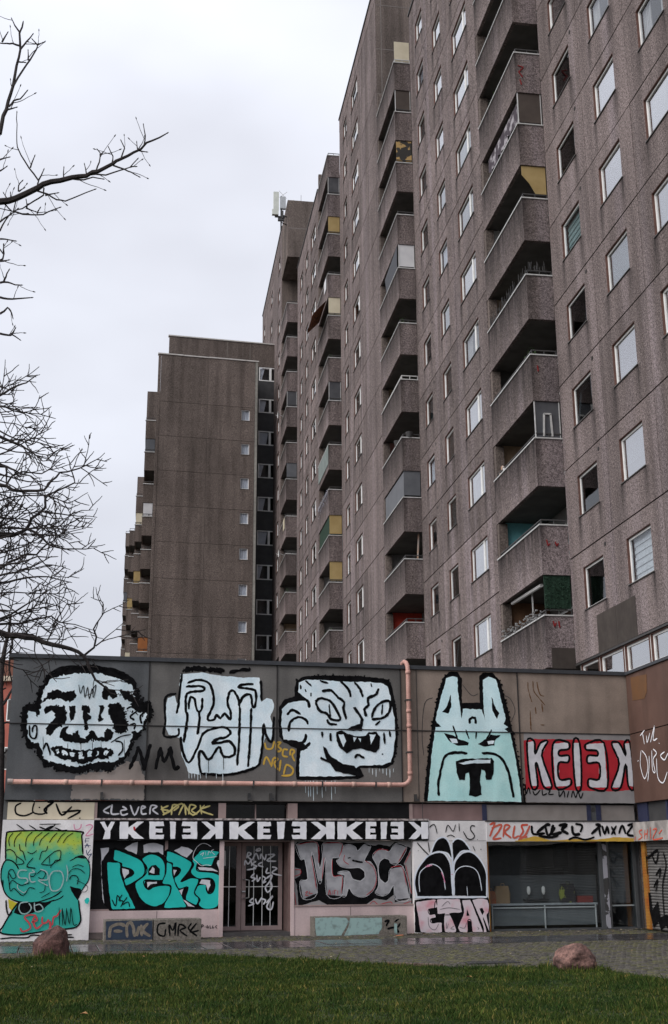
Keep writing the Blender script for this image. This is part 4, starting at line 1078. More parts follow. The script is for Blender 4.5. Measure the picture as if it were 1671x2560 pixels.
('F','k',0,0,'3004 2116 3065 2184 3169 2211 3286 2170 3385 2061 3454 1926 3247 1913 3110 1780 3017 1633'),
('S','h',35,0,'3004 2116 3065 2184 3169 2211 3286 2170 3385 2061 3454 1926 3247 1913 3110 1780 3017 1633'),
('F','k',0,0,'2060 860 2008 1083 2013 1281 2083 1479 2233 1677 2396 1823 2602 1889 2747 1875 2860 1767 2941 1566 2958 1207 2976 862'),
('S','h',35,0,'2060 860 2008 1083 2013 1281 2083 1479 2233 1677 2396 1823 2602 1889 2747 1875 2860 1767 2941 1566 2958 1207 2976 862'),
('F','k',0,0,'3012 875 3012 1272 3030 1592 3123 1753 3275 1873 3453 1899 3626 1804 3767 1628 3860 1399 3861 1132 3844 839'),
('S','h',35,0,'3012 875 3012 1272 3030 1592 3123 1753 3275 1873 3453 1899 3626 1804 3767 1628 3860 1399 3861 1132 3844 839'),
('S','h',20,0,'2134 964 2119 1214 2153 1412 2301 1544 2463 1609 2649 1528 2745 1341 2785 1010'),
('S','h',20,0,'3009 1206 3053 1405 3174 1525 3366 1557 3555 1495 3666 1334 3725 973'),
('S','h',47,0,'2010 841 3851 823'),
('S','h',38,0,'2974 2103 2989 1673 2976 862'),
('S','h',15,0,'3341 1084 3354 858'),
('S','p',38,2,'2287 1550 2374 1570 2462 1596'),
('S','p',23,0,'2696 1421 2737 1328 2783 1168'),
('S','p',38,0,'2949 1366 2986 1366'),
('S','k',23,0,'2415 2482 2549 2550 2615 2333'),
('S','k',23,0,'2836 2360 2901 2537 3028 2387 3100 2550'),
('S','k',23,0,'3190 2578 3193 2387'),
('S','k',26,0,'3610 2510 3521 2523 3488 2428 3586 2278 3508 2197 3391 2224 3294 2387'),
('S','k',38,0,'3649 2190 3664 2188'),
('S','k',26,0,'2092 2119 2226 1971 2382 1823'),
('S','k',26,0,'2376 2131 2405 1890'),
('S','k',20,0,'3532 2034 3586 1912'),
('S','k',49,0,'3728 1952 3750 1949'),
('S','k',35,0,'2109 1928 2123 1926'),
('S','k',20,0,'2862 2265 2966 2299 3068 2252'),
]),
 'pink_letter_mural': (-0.12, [
('F','k',0,0,'1993 769 2310 818 3704 828 3880 812 3905 733 3874 10 2146 27 1990 42'),
('F','i',0,0,'2028 729 2525 789 2577 605 2346 556 2371 438 2500 449 2527 370 2397 333 2423 242 2667 251 2674 24 2139 33 2083 364'),
('S','k',20,1,'2028 729 2525 789 2577 605 2346 556 2371 438 2500 449 2527 370 2397 333 2423 242 2667 251 2674 24 2139 33 2083 364'),
('F','i',0,0,'2760 465 2875 463 3036 89 3019 18 2746 29 2726 315'),
('S','k',20,1,'2760 465 2875 463 3036 89 3019 18 2746 29 2726 315'),
('F','i',0,0,'2568 788 3147 788 3194 478 2572 448'),
('S','k',20,1,'2568 788 3147 788 3194 478 2572 448'),
('F','i',0,0,'3204 754 3423 765 3715 38 3714 12 3452 17 3419 279 3332 280 3322 19 3134 22 3073 128 3238 478'),
('S','k',20,1,'3204 754 3423 765 3715 38 3714 12 3452 17 3419 279 3332 280 3322 19 3134 22 3073 128 3238 478'),
('F','i',0,0,'3467 764 3703 801 3863 760 3901 640 3879 469 3832 390 3877 140 3872 16 3728 352 3816 11 3728 12 3719 143 3546 552'),
('S','k',20,1,'3467 764 3703 801 3863 760 3901 640 3879 469 3832 390 3877 140 3872 16 3728 352 3816 11 3728 12 3719 143 3546 552'),
('F','k',0,0,'3328 555 3380 397 3300 385'),
('F','k',0,0,'3649 551 3723 576 3763 483 3716 405'),
('S','q2',13,0,'2327 387 2349 166 2490 85 2594 226'),
('S','q2',13,0,'2782 249 2791 106 2838 222'),
('S','q2',13,0,'2981 168 2892 105 2992 90'),
('S','q2',13,0,'2678 616 2826 733 2897 666'),
('S','q2',13,0,'2633 552 2865 588 3139 545'),
('S','q2',13,0,'3110 140 3239 112 3302 241'),
('S','q2',13,0,'3573 132 3615 92 3578 80'),
]),
 'awning_tag_mural': (-0.17, [
('F','y',0,0,'4627 2153 5170 2273 5613 2159 6249 2199 6842 2177 7354 2246 7955 2204 7972 2134 4627 2145'),
('S','r3',50,0,'3981 2545 4115 2586 4017 2363 3969 2263'),
('S','r3',50,0,'4022 2464 4291 2546 4194 2363 4054 2202 4276 2222'),
('S','r3',50,0,'4321 2242 4379 2525 4511 2505 4371 2363 4542 2221'),
('S','r3',50,0,'4646 2526 4587 2242 4745 2274'),
('S','r3',50,0,'5005 2546 4825 2526 4862 2383 4765 2241 4967 2261'),
('S','r3',50,0,'5049 2526 4901 2282 4718 2181'),
('S','k',63,0,'5094 2526 5127 2322 5443 2342'),
('S','k',76,0,'5218 2342 5500 2547 5589 2526'),
('S','k',63,0,'5454 2526 5530 2281 5723 2485'),
('S','k',76,0,'5681 2547 5622 2322 5896 2363'),
('S','k',76,0,'5816 2526 6044 2547 5900 2424 6075 2322'),
('S','k',76,0,'6180 2527 6212 2321 6394 2321'),
('S','k',57,0,'6274 2568 6454 2527 6397 2362'),
('S','k',50,0,'6066 2178 6252 2239 6522 2178 6778 2247'),
('S','k',76,0,'6692 2321 6959 2527 6822 2548'),
('S','k',63,0,'6912 2507 6940 2259'),
('S','k',57,0,'7005 2527 7060 2321 7142 2507 7175 2321'),
('S','k',57,0,'7258 2507 7358 2300'),
('S','k',57,0,'7399 2528 7243 2300'),
('S','k',63,0,'7452 2320 7561 2528 7638 2320'),
('S','k',63,0,'7701 2528 7866 2549 7685 2320 7867 2270'),
('S','k',63,0,'5259 2273 5618 2240 5802 2301'),
]),
 'door_tag': (0.66, [
('S','w2',36,0,'-1776 1972 -1687 1999 -1676 1955 -1758 1945 -1776 1972'),
('S','w2',36,0,'-2004 1770 -1971 1905 -1899 1871 -1969 1804 -1862 1719'),
('S','w2',36,0,'-1862 1736 -1775 1887 -1702 1735'),
('S','w2',36,0,'-1666 1752 -1650 1870 -1559 1734 -1525 1869'),
('S','w2',36,0,'-1489 1852 -1310 1852 -1506 1717 -1273 1699'),
('S','w2',36,0,'-2055 1602 -2039 1720 -1967 1635 -1897 1719 -1877 1584'),
('S','w2',36,0,'-1773 1701 -1860 1635 -1753 1583 -1842 1550'),
('S','w2',36,0,'-1612 1684 -1718 1617 -1593 1566'),
('S','w2',36,0,'-1486 1548 -1521 1430 -1431 1430'),
('S','w2',36,0,'-1379 1564 -1254 1530 -1378 1429 -1128 1360'),
('S','w2',36,0,'-2000 1501 -1770 1533'),
('S','w2',36,0,'-1804 1416 -1892 1333 -1785 1298 -1873 1232'),
('S','w2',36,0,'-1751 1382 -1731 1231 -1662 1331'),
('S','w2',36,0,'-1626 1364 -1537 1296 -1607 1196 -1518 1229'),
('S','w2',36,0,'-1519 1296 -1378 1379 -1430 1228 -1535 1095 -1480 978 -1375 1094 -1430 1262'),
('S','w2',36,0,'-1832 849 -1919 767 -1813 716 -1953 668'),
('S','w2',36,0,'-1779 831 -1725 715 -1621 863'),
('S','w2',36,0,'-1656 830 -1532 795 -1584 696'),
('S','w2',36,0,'-1513 729 -1355 893 -1443 761 -1495 629 -1388 578 -1337 760'),
]),
 'blue_planter_tag': (-0.78, [
('F','u',0,0,'-5381 436 -4359 439 -4345 34 -5363 41'),
('S','e',69,0,'-5295 88 -5273 300 -5086 374 -4957 326'),
('S','e',69,0,'-5207 223 -5016 220'),
('S','e',69,0,'-4899 81 -4925 325 -4848 400 -4781 307 -4740 93'),
('S','e',69,0,'-4693 108 -4653 321'),
('S','e',69,0,'-4581 106 -4606 350'),
('S','e',69,0,'-4447 379 -4570 227 -4389 102'),
]),
 'black_planter_tag': (-0.78, [
('S','k',38,0,'-4060 372 -4221 344 -4230 160 -4083 97 -4056 249'),
('S','k',38,0,'-3954 94 -3978 340 -3893 216 -3834 384 -3841 92'),
('S','k',38,0,'-3776 91 -3751 337 -3603 273 -3731 213 -3565 87'),
('S','k',38,0,'-3475 363 -3537 241 -3337 83'),
('S','k',38,0,'-3361 361 -3503 178 -3308 206'),
]),
 'mint_planter_tag': (-0.72, [
('F','m',0,0,'-597 435 -220 436 143 424 211 333 124 207 19 35 -564 36 -604 220'),
('F','m',0,0,'229 413 996 411 1011 225 920 50 88 33 193 206'),
('S','k',48,0,'1065 320 1171 350 1098 223'),
('S','k',48,0,'1132 158 1308 188 1412 74'),
('S','k',48,0,'1311 316 1418 379'),
('S','k',48,0,'1451 282 1379 186'),
('F','m',0,0,'1293 284 1374 276 1362 42 1299 60'),
]),
 'wall_tag': (-0.06, [
('S','k',16,0,'-3148 214 -3143 293 -3106 267 -3146 249'),
('S','k',16,0,'-3062 260 -3068 222'),
('S','k',16,0,'-3022 275 -2987 227 -3028 221 -3022 272'),
('S','k',16,0,'-2955 274 -2947 211 -2920 213'),
('S','k',16,0,'-2887 273 -2893 210 -2853 225'),
('S','k',16,0,'-2786 271 -2826 240 -2785 201'),
]),
}
WING_TAGS = [
('F','o2',0,0,'30248 6304 29182 6239 29240 5809 29429 5645 30209 5691'),
('S','w2',34,0,'29884 4754 29581 4861'),
('S','w2',34,0,'29723 4807 29649 4511'),
('S','w2',34,0,'29479 4715 29469 4545 29256 4760'),
('S','w2',34,0,'29259 4526 28930 4911 29079 4576 28827 4585'),
('S','w2',34,0,'28744 4462 28714 4443'),
('S','w2',34,0,'29894 4380 30009 4016 29814 3666 29556 3883 29583 4186 29851 4377'),
('S','w2',34,0,'29407 4205 29458 3942 29613 3587'),
('S','w2',34,0,'29214 4322 29262 3862 29109 3785 29176 4087 28938 4233 29124 4348'),
('S','w2',34,0,'28963 4103 28971 3645 28674 3497 28386 3736'),
('S','w2',34,0,'28449 4224 28707 4148 28487 4033 28258 4176'),
('S','w2',34,0,'30165 4130 30092 4141'),
('S','r3',38,0,'30307 2255 30388 2157'),
('S','r3',38,0,'29843 2410 30067 2365 29875 2247 30149 2169'),
('S','r3',38,0,'29674 2406 29761 2179'),
('S','r3',38,0,'29503 2418 29593 2177'),
('S','r3',38,0,'29738 2293 29525 2305'),
('S','r3',38,0,'29328 2462 29344 2173'),
('S','r3',38,0,'29177 2394 28931 2404 29221 2171 28614 2192'),
('S','r3',38,0,'28832 2291 28616 2381'),
('S','k',70,0,'30334 1892 30192 1727 29740 1855 29477 1918'),
('S','k',60,0,'29909 1856 29664 1597 29442 1885'),
('S','k',60,0,'29161 1852 29062 1536 29358 1061 29392 279'),
('S','k',60,0,'29721 1309 29400 1471 29526 1248'),
('S','k',90,0,'30290 1891 30268 1335'),
('S','k',50,0,'29904 1018 29615 1215 29796 925'),
('S','k',60,0,'28722 1849 28965 1224 28969 605'),
('F','k',0,0,'30394 911 30141 885 30095 470 29715 705 29625 331 29206 411 28991 297 29059 -43 29336 158 29646 18 29767 231 30092 58 30236 401 30364 621'),
]
TREE_NEAR = [(0.026,0.004,[(-1.81,12.0,8.588),(-1.629,11.95,8.622),(-1.416,11.9,8.727),(-1.272,11.85,8.785),(-1.043,11.8,8.809),(-0.898,11.75,8.84),(-0.777,11.7,8.868),(-0.611,11.65,8.942),(-0.539,11.6,8.972),(-0.397,11.55,9.022),(-0.268,11.5,9.12),(-0.139,11.45,9.196),(-0.056,11.4,9.199)]),(0.017,0.006,[(-1.868,12.0,9.423),(-1.852,12.029,9.673),(-1.808,12.057,9.871),(-1.777,12.086,10.1),(-1.762,12.114,10.404),(-1.736,12.143,10.638),(-1.761,12.171,10.87),(-1.742,12.2,11.033)]),(0.008,0.004,[(-1.764,12.0,10.04),(-1.679,12.0,10.255),(-1.601,12.0,10.397),(-1.548,12.0,10.537),(-1.533,12.0,10.598),(-1.491,12.0,10.633)]),(0.008,0.004,[(-1.533,12.0,10.598),(-1.587,12.0,10.66)]),(0.008,0.004,[(-1.716,12.0,10.534),(-1.654,12.0,10.63),(-1.603,12.0,10.726)]),(0.008,0.004,[(-1.736,12.0,10.742),(-1.805,12.0,10.84),(-1.834,12.0,10.904)]),(0.008,0.004,[(-1.795,12.0,9.775),(-1.751,12.0,9.852),(-1.68,12.0,9.888),(-1.619,12.0,9.982)]),(0.008,0.004,[(-1.725,12.0,10.57),(-1.813,12.0,10.59),(-1.875,12.0,10.584),(-1.949,12.0,10.583)]),(0.008,0.004,[(-1.925,12.0,10.601),(-1.878,12.0,10.718)]),(0.008,0.004,[(-1.817,12.0,9.73),(-1.727,12.0,9.767)]),(0.008,0.004,[(-1.626,12.0,10.394),(-1.633,12.0,10.505)]),(0.008,0.004,[(-1.748,12.0,10.366),(-1.674,12.0,10.359)]),(0.007,0.0035,[(-1.428,12.0,8.786),(-1.421,12.0,8.877),(-1.528,12.0,9.029),(-1.622,12.0,9.176),(-1.67,12.0,9.271),(-1.682,12.0,9.355),(-1.695,12.0,9.554),(-1.704,12.0,9.697)]),(0.007,0.0035,[(-1.421,12.0,8.877),(-1.375,12.0,9.007)]),(0.007,0.0035,[(-1.516,12.0,9.03),(-1.482,12.0,9.167)]),(0.007,0.0035,[(-1.151,12.0,8.921),(-1.158,12.0,9.048)]),(0.007,0.0035,[(-0.911,12.0,8.999),(-0.935,12.0,9.11)]),(0.007,0.0035,[(-0.809,12.0,9.05),(-0.778,12.0,9.166),(-0.777,12.0,9.281),(-0.797,12.0,9.308)]),(0.007,0.0035,[(-0.776,12.0,9.252),(-0.753,12.0,9.283)]),(0.007,0.0035,[(-0.642,12.0,9.157),(-0.633,12.0,9.251),(-0.681,12.0,9.347)]),(0.007,0.0035,[(-0.546,12.0,9.23),(-0.508,12.0,9.363),(-0.549,12.0,9.445)]),(0.007,0.0035,[(-0.364,12.0,9.347),(-0.38,12.0,9.439)]),(0.007,0.0035,[(-0.298,12.0,9.432),(-0.29,12.0,9.542),(-0.314,12.0,9.671)]),(0.007,0.0035,[(-0.364,12.0,9.354),(-0.282,12.0,9.34)]),(0.007,0.0035,[(-0.917,12.0,8.991),(-0.807,12.0,9.008),(-0.697,12.0,9.01),(-0.552,12.0,9.08),(-0.442,12.0,9.132),(-0.372,12.0,9.231)]),(0.007,0.0035,[(-0.628,12.0,9.137),(-0.503,12.0,9.098),(-0.427,12.0,9.069),(-0.351,12.0,9.026)]),(0.007,0.0035,[(-0.442,12.0,9.132),(-0.393,12.0,9.143)]),(0.007,0.0035,[(-1.048,12.0,8.93),(-0.938,12.0,8.926),(-0.842,12.0,8.969),(-0.743,12.0,8.959)]),(0.007,0.0035,[(-1.426,12.0,8.751),(-1.315,12.0,8.719),(-1.215,12.0,8.664),(-1.118,12.0,8.652),(-0.977,12.0,8.733),(-0.822,12.0,8.816)]),(0.007,0.0035,[(-1.338,12.0,8.703),(-1.22,12.0,8.741)]),(0.007,0.0035,[(-1.356,12.0,8.792),(-1.357,12.0,8.708),(-1.454,12.0,8.617),(-1.568,12.0,8.525),(-1.66,12.0,8.483),(-1.805,12.0,8.506)]),(0.007,0.0035,[(-1.623,12.0,8.728),(-1.627,12.0,8.797),(-1.6,12.0,8.848)]),(0.007,0.0035,[(-1.617,12.0,8.728),(-1.577,12.0,8.766)]),(0.007,0.0035,[(-1.66,12.0,8.483),(-1.563,12.0,8.456),(-1.468,12.0,8.457),(-1.348,12.0,8.467),(-1.244,12.0,8.537),(-1.186,12.0,8.563)]),(0.007,0.0035,[(-1.409,12.0,8.476),(-1.388,12.0,8.533)]),(0.007,0.0035,[(-1.532,12.0,8.535),(-1.44,12.0,8.501)]),(0.007,0.0035,[(-1.521,12.0,8.542),(-1.532,12.0,8.617)]),(0.007,0.0035,[(-1.793,12.0,8.342),(-1.704,12.0,8.431),(-1.626,12.0,8.506)]),(0.007,0.0035,[(-1.786,12.0,8.234),(-1.736,12.0,8.374),(-1.694,12.0,8.446)]),(0.007,0.0035,[(-1.774,12.0,8.577),(-1.71,12.0,8.513),(-1.66,12.0,8.476),(-1.644,12.0,8.601)]),(0.007,0.0035,[(-1.694,12.0,8.625),(-1.704,12.0,8.686)]),(0.007,0.0035,[(-1.742,12.0,8.635),(-1.769,12.0,8.681)]),(0.007,0.0035,[(-1.846,12.0,9.1),(-1.764,12.0,9.135)]),(0.007,0.0035,[(-1.836,12.0,8.96),(-1.78,12.0,9.01)]),(0.007,0.0035,[(-1.779,12.0,8.14),(-1.72,12.0,8.144),(-1.631,12.0,8.131)]),(0.007,0.0035,[(-1.771,12.0,8.019),(-1.738,12.0,7.968),(-1.733,12.0,8.062)]),(0.009,0.004,[(-1.732,12.0,7.458),(-1.65,12.0,7.448),(-1.551,12.0,7.45),(-1.418,12.0,7.474)]),(0.009,0.004,[(-1.743,12.0,7.625),(-1.69,12.0,7.639),(-1.626,12.0,7.623),(-1.535,12.0,7.614)]),(0.009,0.004,[(-1.704,12.0,7.638),(-1.685,12.0,7.7),(-1.665,12.0,7.768)]),(0.009,0.004,[(-1.719,12.0,7.267),(-1.676,12.0,7.295),(-1.648,12.0,7.342),(-1.61,12.0,7.309),(-1.587,12.0,7.245)]),(0.009,0.004,[(-1.703,12.0,7.043),(-1.613,12.0,7.029),(-1.578,12.0,7.036),(-1.508,12.0,6.995)]),(0.009,0.004,[(-1.587,12.0,7.035),(-1.555,12.0,7.097)]),(0.009,0.004,[(-1.762,12.0,7.885),(-1.736,12.0,7.908),(-1.727,12.0,7.975),(-1.735,12.0,8.058)]),(0.009,0.004,[(-1.761,12.0,7.88),(-1.685,12.0,7.894)])]
TREE_MID = [(0.062,0.01,[(-3.11,22.102,5.727),(-2.731,22.102,5.677),(-2.446,22.102,5.644),(-2.102,22.102,5.592),(-1.812,22.102,5.51),(-1.484,22.102,5.428),(-1.229,22.102,5.296),(-1.123,22.102,5.103),(-0.979,22.102,4.872),(-0.78,22.102,4.7),(-0.623,22.102,4.606)]),(0.022,0.006,[(-1.246,22.416,5.347),(-1.06,22.416,5.51),(-1.031,22.416,5.711),(-1.096,22.416,5.85),(-1.043,22.416,5.952),(-0.925,22.416,6.157),(-0.942,22.416,6.32),(-1.018,22.416,6.461)]),(0.018,0.006,[(-1.003,21.582,5.389),(-0.805,21.582,5.567),(-0.551,21.582,5.805)]),(0.04,0.006,[(-3.13,22.022,7.425),(-2.847,22.022,7.475),(-2.617,22.022,7.483),(-2.394,22.022,7.614),(-2.29,22.022,7.803),(-2.071,22.022,8.039),(-2.083,22.022,8.247),(-1.933,22.022,8.348),(-1.569,22.022,8.531),(-1.599,22.022,8.731),(-1.69,22.022,8.94),(-1.738,22.022,9.098)]),(0.012,0.006,[(-1.623,22.786,8.767),(-1.378,22.786,8.771)]),(0.02,0.006,[(-2.199,22.793,8.172),(-1.975,22.793,8.148),(-1.691,22.793,8.127),(-1.452,22.793,8.222),(-1.259,22.793,8.24)]),(0.02,0.006,[(-2.17,21.251,7.552),(-2.012,21.251,7.419),(-1.818,21.251,7.306),(-1.588,21.251,7.215),(-1.429,21.251,7.062),(-1.265,21.251,6.969)]),(0.026,0.006,[(-2.328,21.414,7.452),(-2.156,21.414,7.398),(-1.898,21.414,7.177),(-1.629,21.414,7.097),(-1.252,21.414,7.119),(-1.082,21.414,7.145)]),(0.034,0.006,[(-2.979,21.103,8.176),(-2.68,21.103,8.148),(-2.544,21.103,8.064),(-2.264,21.103,8.065),(-2.031,21.103,8.084),(-1.901,21.103,8.261),(-1.76,21.103,8.439),(-1.535,21.103,8.479),(-1.312,21.103,8.591),(-1.127,21.103,8.702),(-1.008,21.103,8.82)]),(0.022,0.006,[(-2.779,21.882,8.385),(-2.695,21.882,8.576),(-2.507,21.882,8.668),(-2.155,21.882,8.651),(-1.987,21.882,8.775),(-1.838,21.882,8.929),(-1.685,21.882,9.0)]),(0.024,0.006,[(-3.042,21.06,9.13),(-2.733,21.06,9.002),(-2.464,21.06,8.912),(-2.268,21.06,8.779),(-2.07,21.06,8.635),(-1.881,21.06,8.633)]),(0.026,0.006,[(-2.97,21.914,6.698),(-2.608,21.914,6.949),(-2.37,21.914,7.098),(-2.16,21.914,7.105),(-2.017,21.914,7.271),(-1.869,21.914,7.378),(-1.686,21.914,7.569),(-1.544,21.914,7.821)]),(0.016,0.006,[(-2.198,22.298,7.199),(-2.031,22.298,7.019),(-1.824,22.298,6.8),(-1.588,22.298,6.777),(-1.477,22.298,6.892)]),(0.022,0.006,[(-2.825,21.557,5.786),(-2.502,21.557,5.909),(-2.237,21.557,6.11),(-1.932,21.557,6.313),(-1.681,21.557,6.516)]),(0.024,0.006,[(-2.868,22.353,5.878),(-2.43,22.353,5.908),(-2.148,22.353,5.994),(-1.862,22.353,6.061),(-1.701,22.353,5.945),(-1.428,22.353,5.911),(-1.112,22.353,5.818)]),(0.016,0.006,[(-2.109,22.182,5.606),(-2.115,22.182,5.39),(-2.069,22.182,5.254),(-1.947,22.182,5.12),(-1.92,22.182,4.984),(-1.892,22.182,4.83)]),(0.01,0.006,[(-1.726,21.048,5.33),(-1.677,21.048,5.116),(-1.634,21.048,4.987)]),(0.014,0.006,[(-2.405,22.118,5.864),(-2.205,22.118,6.306),(-2.155,22.118,6.427)]),(0.016,0.006,[(-1.84,21.519,5.437),(-1.697,21.519,5.844),(-1.544,21.519,6.119),(-1.301,21.519,6.145)]),(0.014,0.006,[(-2.076,21.83,5.545),(-2.034,21.83,5.779),(-1.783,21.83,6.0)]),(0.02,0.006,[(-2.926,21.567,7.976),(-2.611,21.567,8.09),(-2.347,21.567,8.121),(-1.984,21.567,8.136),(-1.69,21.567,8.024),(-1.495,21.567,7.97)]),(0.03,0.006,[(-3.109,22.386,8.954),(-2.868,22.386,8.9),(-2.852,22.386,8.666),(-2.86,22.386,8.495)]),(0.016,0.006,[(-2.809,21.881,7.156),(-2.535,21.881,7.044),(-2.221,21.881,6.893),(-1.944,21.881,6.741)]),(0.015,0.006,[(-2.792,21.314,6.237),(-2.427,21.314,6.266),(-2.021,21.314,6.258),(-1.651,21.314,6.258),(-1.43,21.314,6.313)]),(0.02,0.006,[(-3.064,22.089,9.564),(-2.831,22.089,9.435),(-2.535,22.089,9.327),(-2.387,22.089,9.282),(-2.318,22.089,9.46),(-2.162,22.089,9.555),(-2.076,22.089,9.612)]),(0.018,0.006,[(-3.119,22.561,9.589),(-2.85,22.561,9.477),(-2.631,22.561,9.381),(-2.464,22.561,9.335)]),(0.014,0.006,[(-3.041,21.613,10.239),(-2.783,21.613,10.166),(-2.577,21.613,10.177)]),(0.012,0.006,[(-2.99,21.444,10.001),(-2.739,21.444,10.015),(-2.679,21.444,10.296),(-2.613,21.444,10.361)]),(0.012,0.006,[(-3.026,21.776,9.764),(-2.776,21.776,9.811),(-2.7,21.776,9.868),(-2.498,21.776,9.948)]),(0.012,0.006,[(-3.166,22.873,9.987),(-2.815,22.873,9.968),(-2.593,22.873,9.888),(-2.397,22.873,9.962)])]
TREE_FAR = [(0.11,0.02,[(-4.231,38.0,2.53),(-4.361,38.0,3.99),(-4.435,38.0,5.482),(-4.56,38.0,6.75),(-4.567,38.0,7.394),(-4.527,38.0,7.914),(-4.486,38.0,8.228),(-4.42,38.0,8.572),(-4.405,38.0,9.101)]),(0.06,0.02,[(-4.512,38.0,6.24),(-4.355,38.0,6.497),(-4.201,38.0,6.806),(-4.095,38.0,7.091)]),(0.04,0.02,[(-4.312,38.0,8.469),(-4.291,38.0,8.154),(-4.342,38.0,7.787),(-4.341,38.0,7.397),(-4.259,38.0,7.114),(-4.06,38.0,6.757)]),(0.04,0.02,[(-4.475,38.0,5.708),(-4.331,38.0,5.773),(-4.182,38.0,5.774)]),(0.03,0.02,[(-4.43,38.0,4.881),(-4.295,38.0,4.882),(-4.226,38.0,4.957)]),(0.03,0.02,[(-4.547,38.0,6.75),(-4.39,38.0,6.829)])]

# ================================================================== SETTING: stepped slab tower
PX0, PY0, DL = 4.5, 30.0, 0.076915      # origin and plan rotation of the low shop building and the gable block
ST = 2.83                               # storey height
X = [None, 12.5286, 11.6405, 10.8218, 10.031, 9.2291]   # facade planes of the five staggered sections
YS = [None, 34.377, 50.457, 67.843, 83.818]             # where each section ends and a balcony column begins
LB = [None, 4.64, 4.63, 4.56, 4.12]                     # balcony lengths
JZ = lambda k: 10.5 + ST * k            # panel joints
ROOFZ = [None, 42.65, 42.65, 48.2, 45.7, 51.5]
tower = thing('apartment_tower', 'tall stepped brown concrete apartment tower with columns of balconies on the right', 'apartment tower', (X[1], YS[1], 0))
TO = Vector((X[1], YS[1], 0))
def tl(x, y, z): return (x - TO.x, y - TO.y, z - TO.z)

def panel_mesh(w, h, win=None, th=.24, gh=.042, gv=.014):
    """facing -Y: x 0..w, z 0..h, optional opening (x0, x1, z0, z1); rim chamfer so the joints read"""
    def mk():
        mb = MB(); a, b, c, d = gv, w - gv, gh / 2, h - gh / 2
        if win is None:
            mb.box(a, b, 0, th, c, d)
        else:
            x0, x1, z0, z1 = win
            mb.box(a, x0, 0, th, c, d); mb.box(x1, b, 0, th, c, d); mb.box(x0, x1, 0, th, c, z0); mb.box(x0, x1, 0, th, z1, d)
        return mb.mesh('wall_panel', AGG)
    return cached(('panel', round(w, 3), round(h, 3), win), mk)

CURT = {}
def curtain_mesh(kind, w, h):
    def mk():
        mb = MB()
        if kind == 'blind':
            n = int(h / .09)
            for i in range(n): mb.box(-w / 2, w / 2, -.004 + .02 * (i % 2), .03 + .02 * (i % 2), -h / 2 + i * h / n, -h / 2 + (i + .93) * h / n)
        elif kind == 'roll': mb.box(-w / 2, w / 2, 0, .01, -h * .1, h / 2)
        elif kind == 'half':
            for sx in (-1, 1):
                for i in range(7):
                    x = sx * (w / 2 - i * w * .045); mb.box(x - .02, x + .024, .01 * (i % 3), .03 + .01 * (i % 3), -h / 2, h / 2)
        else:
            n = int(w / .07)
            pts = [(-w / 2 + w * i / n, .02 * math.sin(i * 2.1) + .012 * math.sin(i * 5.3)) for i in range(n + 1)]
            for (xa, ya), (xb, yb) in zip(pts, pts[1:]): mb.quad((xa, ya, -h / 2), (xb, yb, -h / 2), (xb, yb, h / 2), (xa, ya, h / 2))
        return mb.mesh('curtain', CURTM[kind])
    return cached(('curt', kind, round(w, 2), round(h, 2)), mk)
CURTM = {'net': mat('net_curtain', (.78, .78, .82), (.66, .66, .7), scale=3, rough=.9), 'blind': mat('white_blind', (.6, .62, .62), rough=.7), 'roll': mat('roller_blind', (.42, .44, .48), rough=.8),
         'half': mat('drawn_curtain', (.5, .48, .46), (.4, .38, .36), scale=3, rough=.9), 'green': mat('green_blind', (.30, .40, .38), (.24, .33, .31), scale=2, rough=.8)}
def window_mesh(w, h, split):
    def mk():
        mb = MB(); a, b = w / 2, h / 2; d0, d1 = .07, .125; t = .07
        mb.box(-a, -a + t, d0, d1, -b, b); mb.box(a - t, a, d0, d1, -b, b); mb.box(-a + t, a - t, d0, d1, b - t, b); mb.box(-a + t, a - t, d0, d1, -b, -b + t)
        if split:
            xs = a - w * .30; mb.box(xs - .05, xs + .05, d0 - .004, d1, -b + t, b - t)
        # red-brown lining of the reveal
        e = .012
        mb.box(-a - .001, -a + e, .004, d0, -b, b, 1); mb.box(a - e, a + .001, .004, d0, -b, b, 1); mb.box(-a + e, a - e, .004, d0, b - e, b + .001, 1)
        return mb.mesh('window', [WHITE, LINING])
    return cached(('win', round(w, 2), round(h, 2), split), mk)
def tilt_mesh(w, h):
    def mk():
        mb = MB(); a, b, t = w / 2 - .05, h - .1, .06; s = .16
        def P(x, z, d): return (x, .14 + s * z / b + d, z)
        for (x0, x1, z0, z1) in ((-a, -a + t, 0, b), (a - t, a, 0, b), (-a, a, b - t, b), (-a, a, 0, t)):
            mb.quad(P(x0, z0, 0), P(x1, z0, 0), P(x1, z1, 0), P(x0, z1, 0)); mb.quad(P(x0, z0, -.04), P(x0, z1, -.04), P(x1, z1, -.04), P(x1, z0, -.04))
            mb.quad(P(x0, z0, 0), P(x0, z1, 0), P(x0, z1, -.04), P(x0, z0, -.04)); mb.quad(P(x1, z0, 0), P(x1, z0, -.04), P(x1, z1, -.04), P(x1, z1, 0))
        return mb.mesh('open_sash', WHITE)
    return cached(('tilt', round(w, 2)), mk)
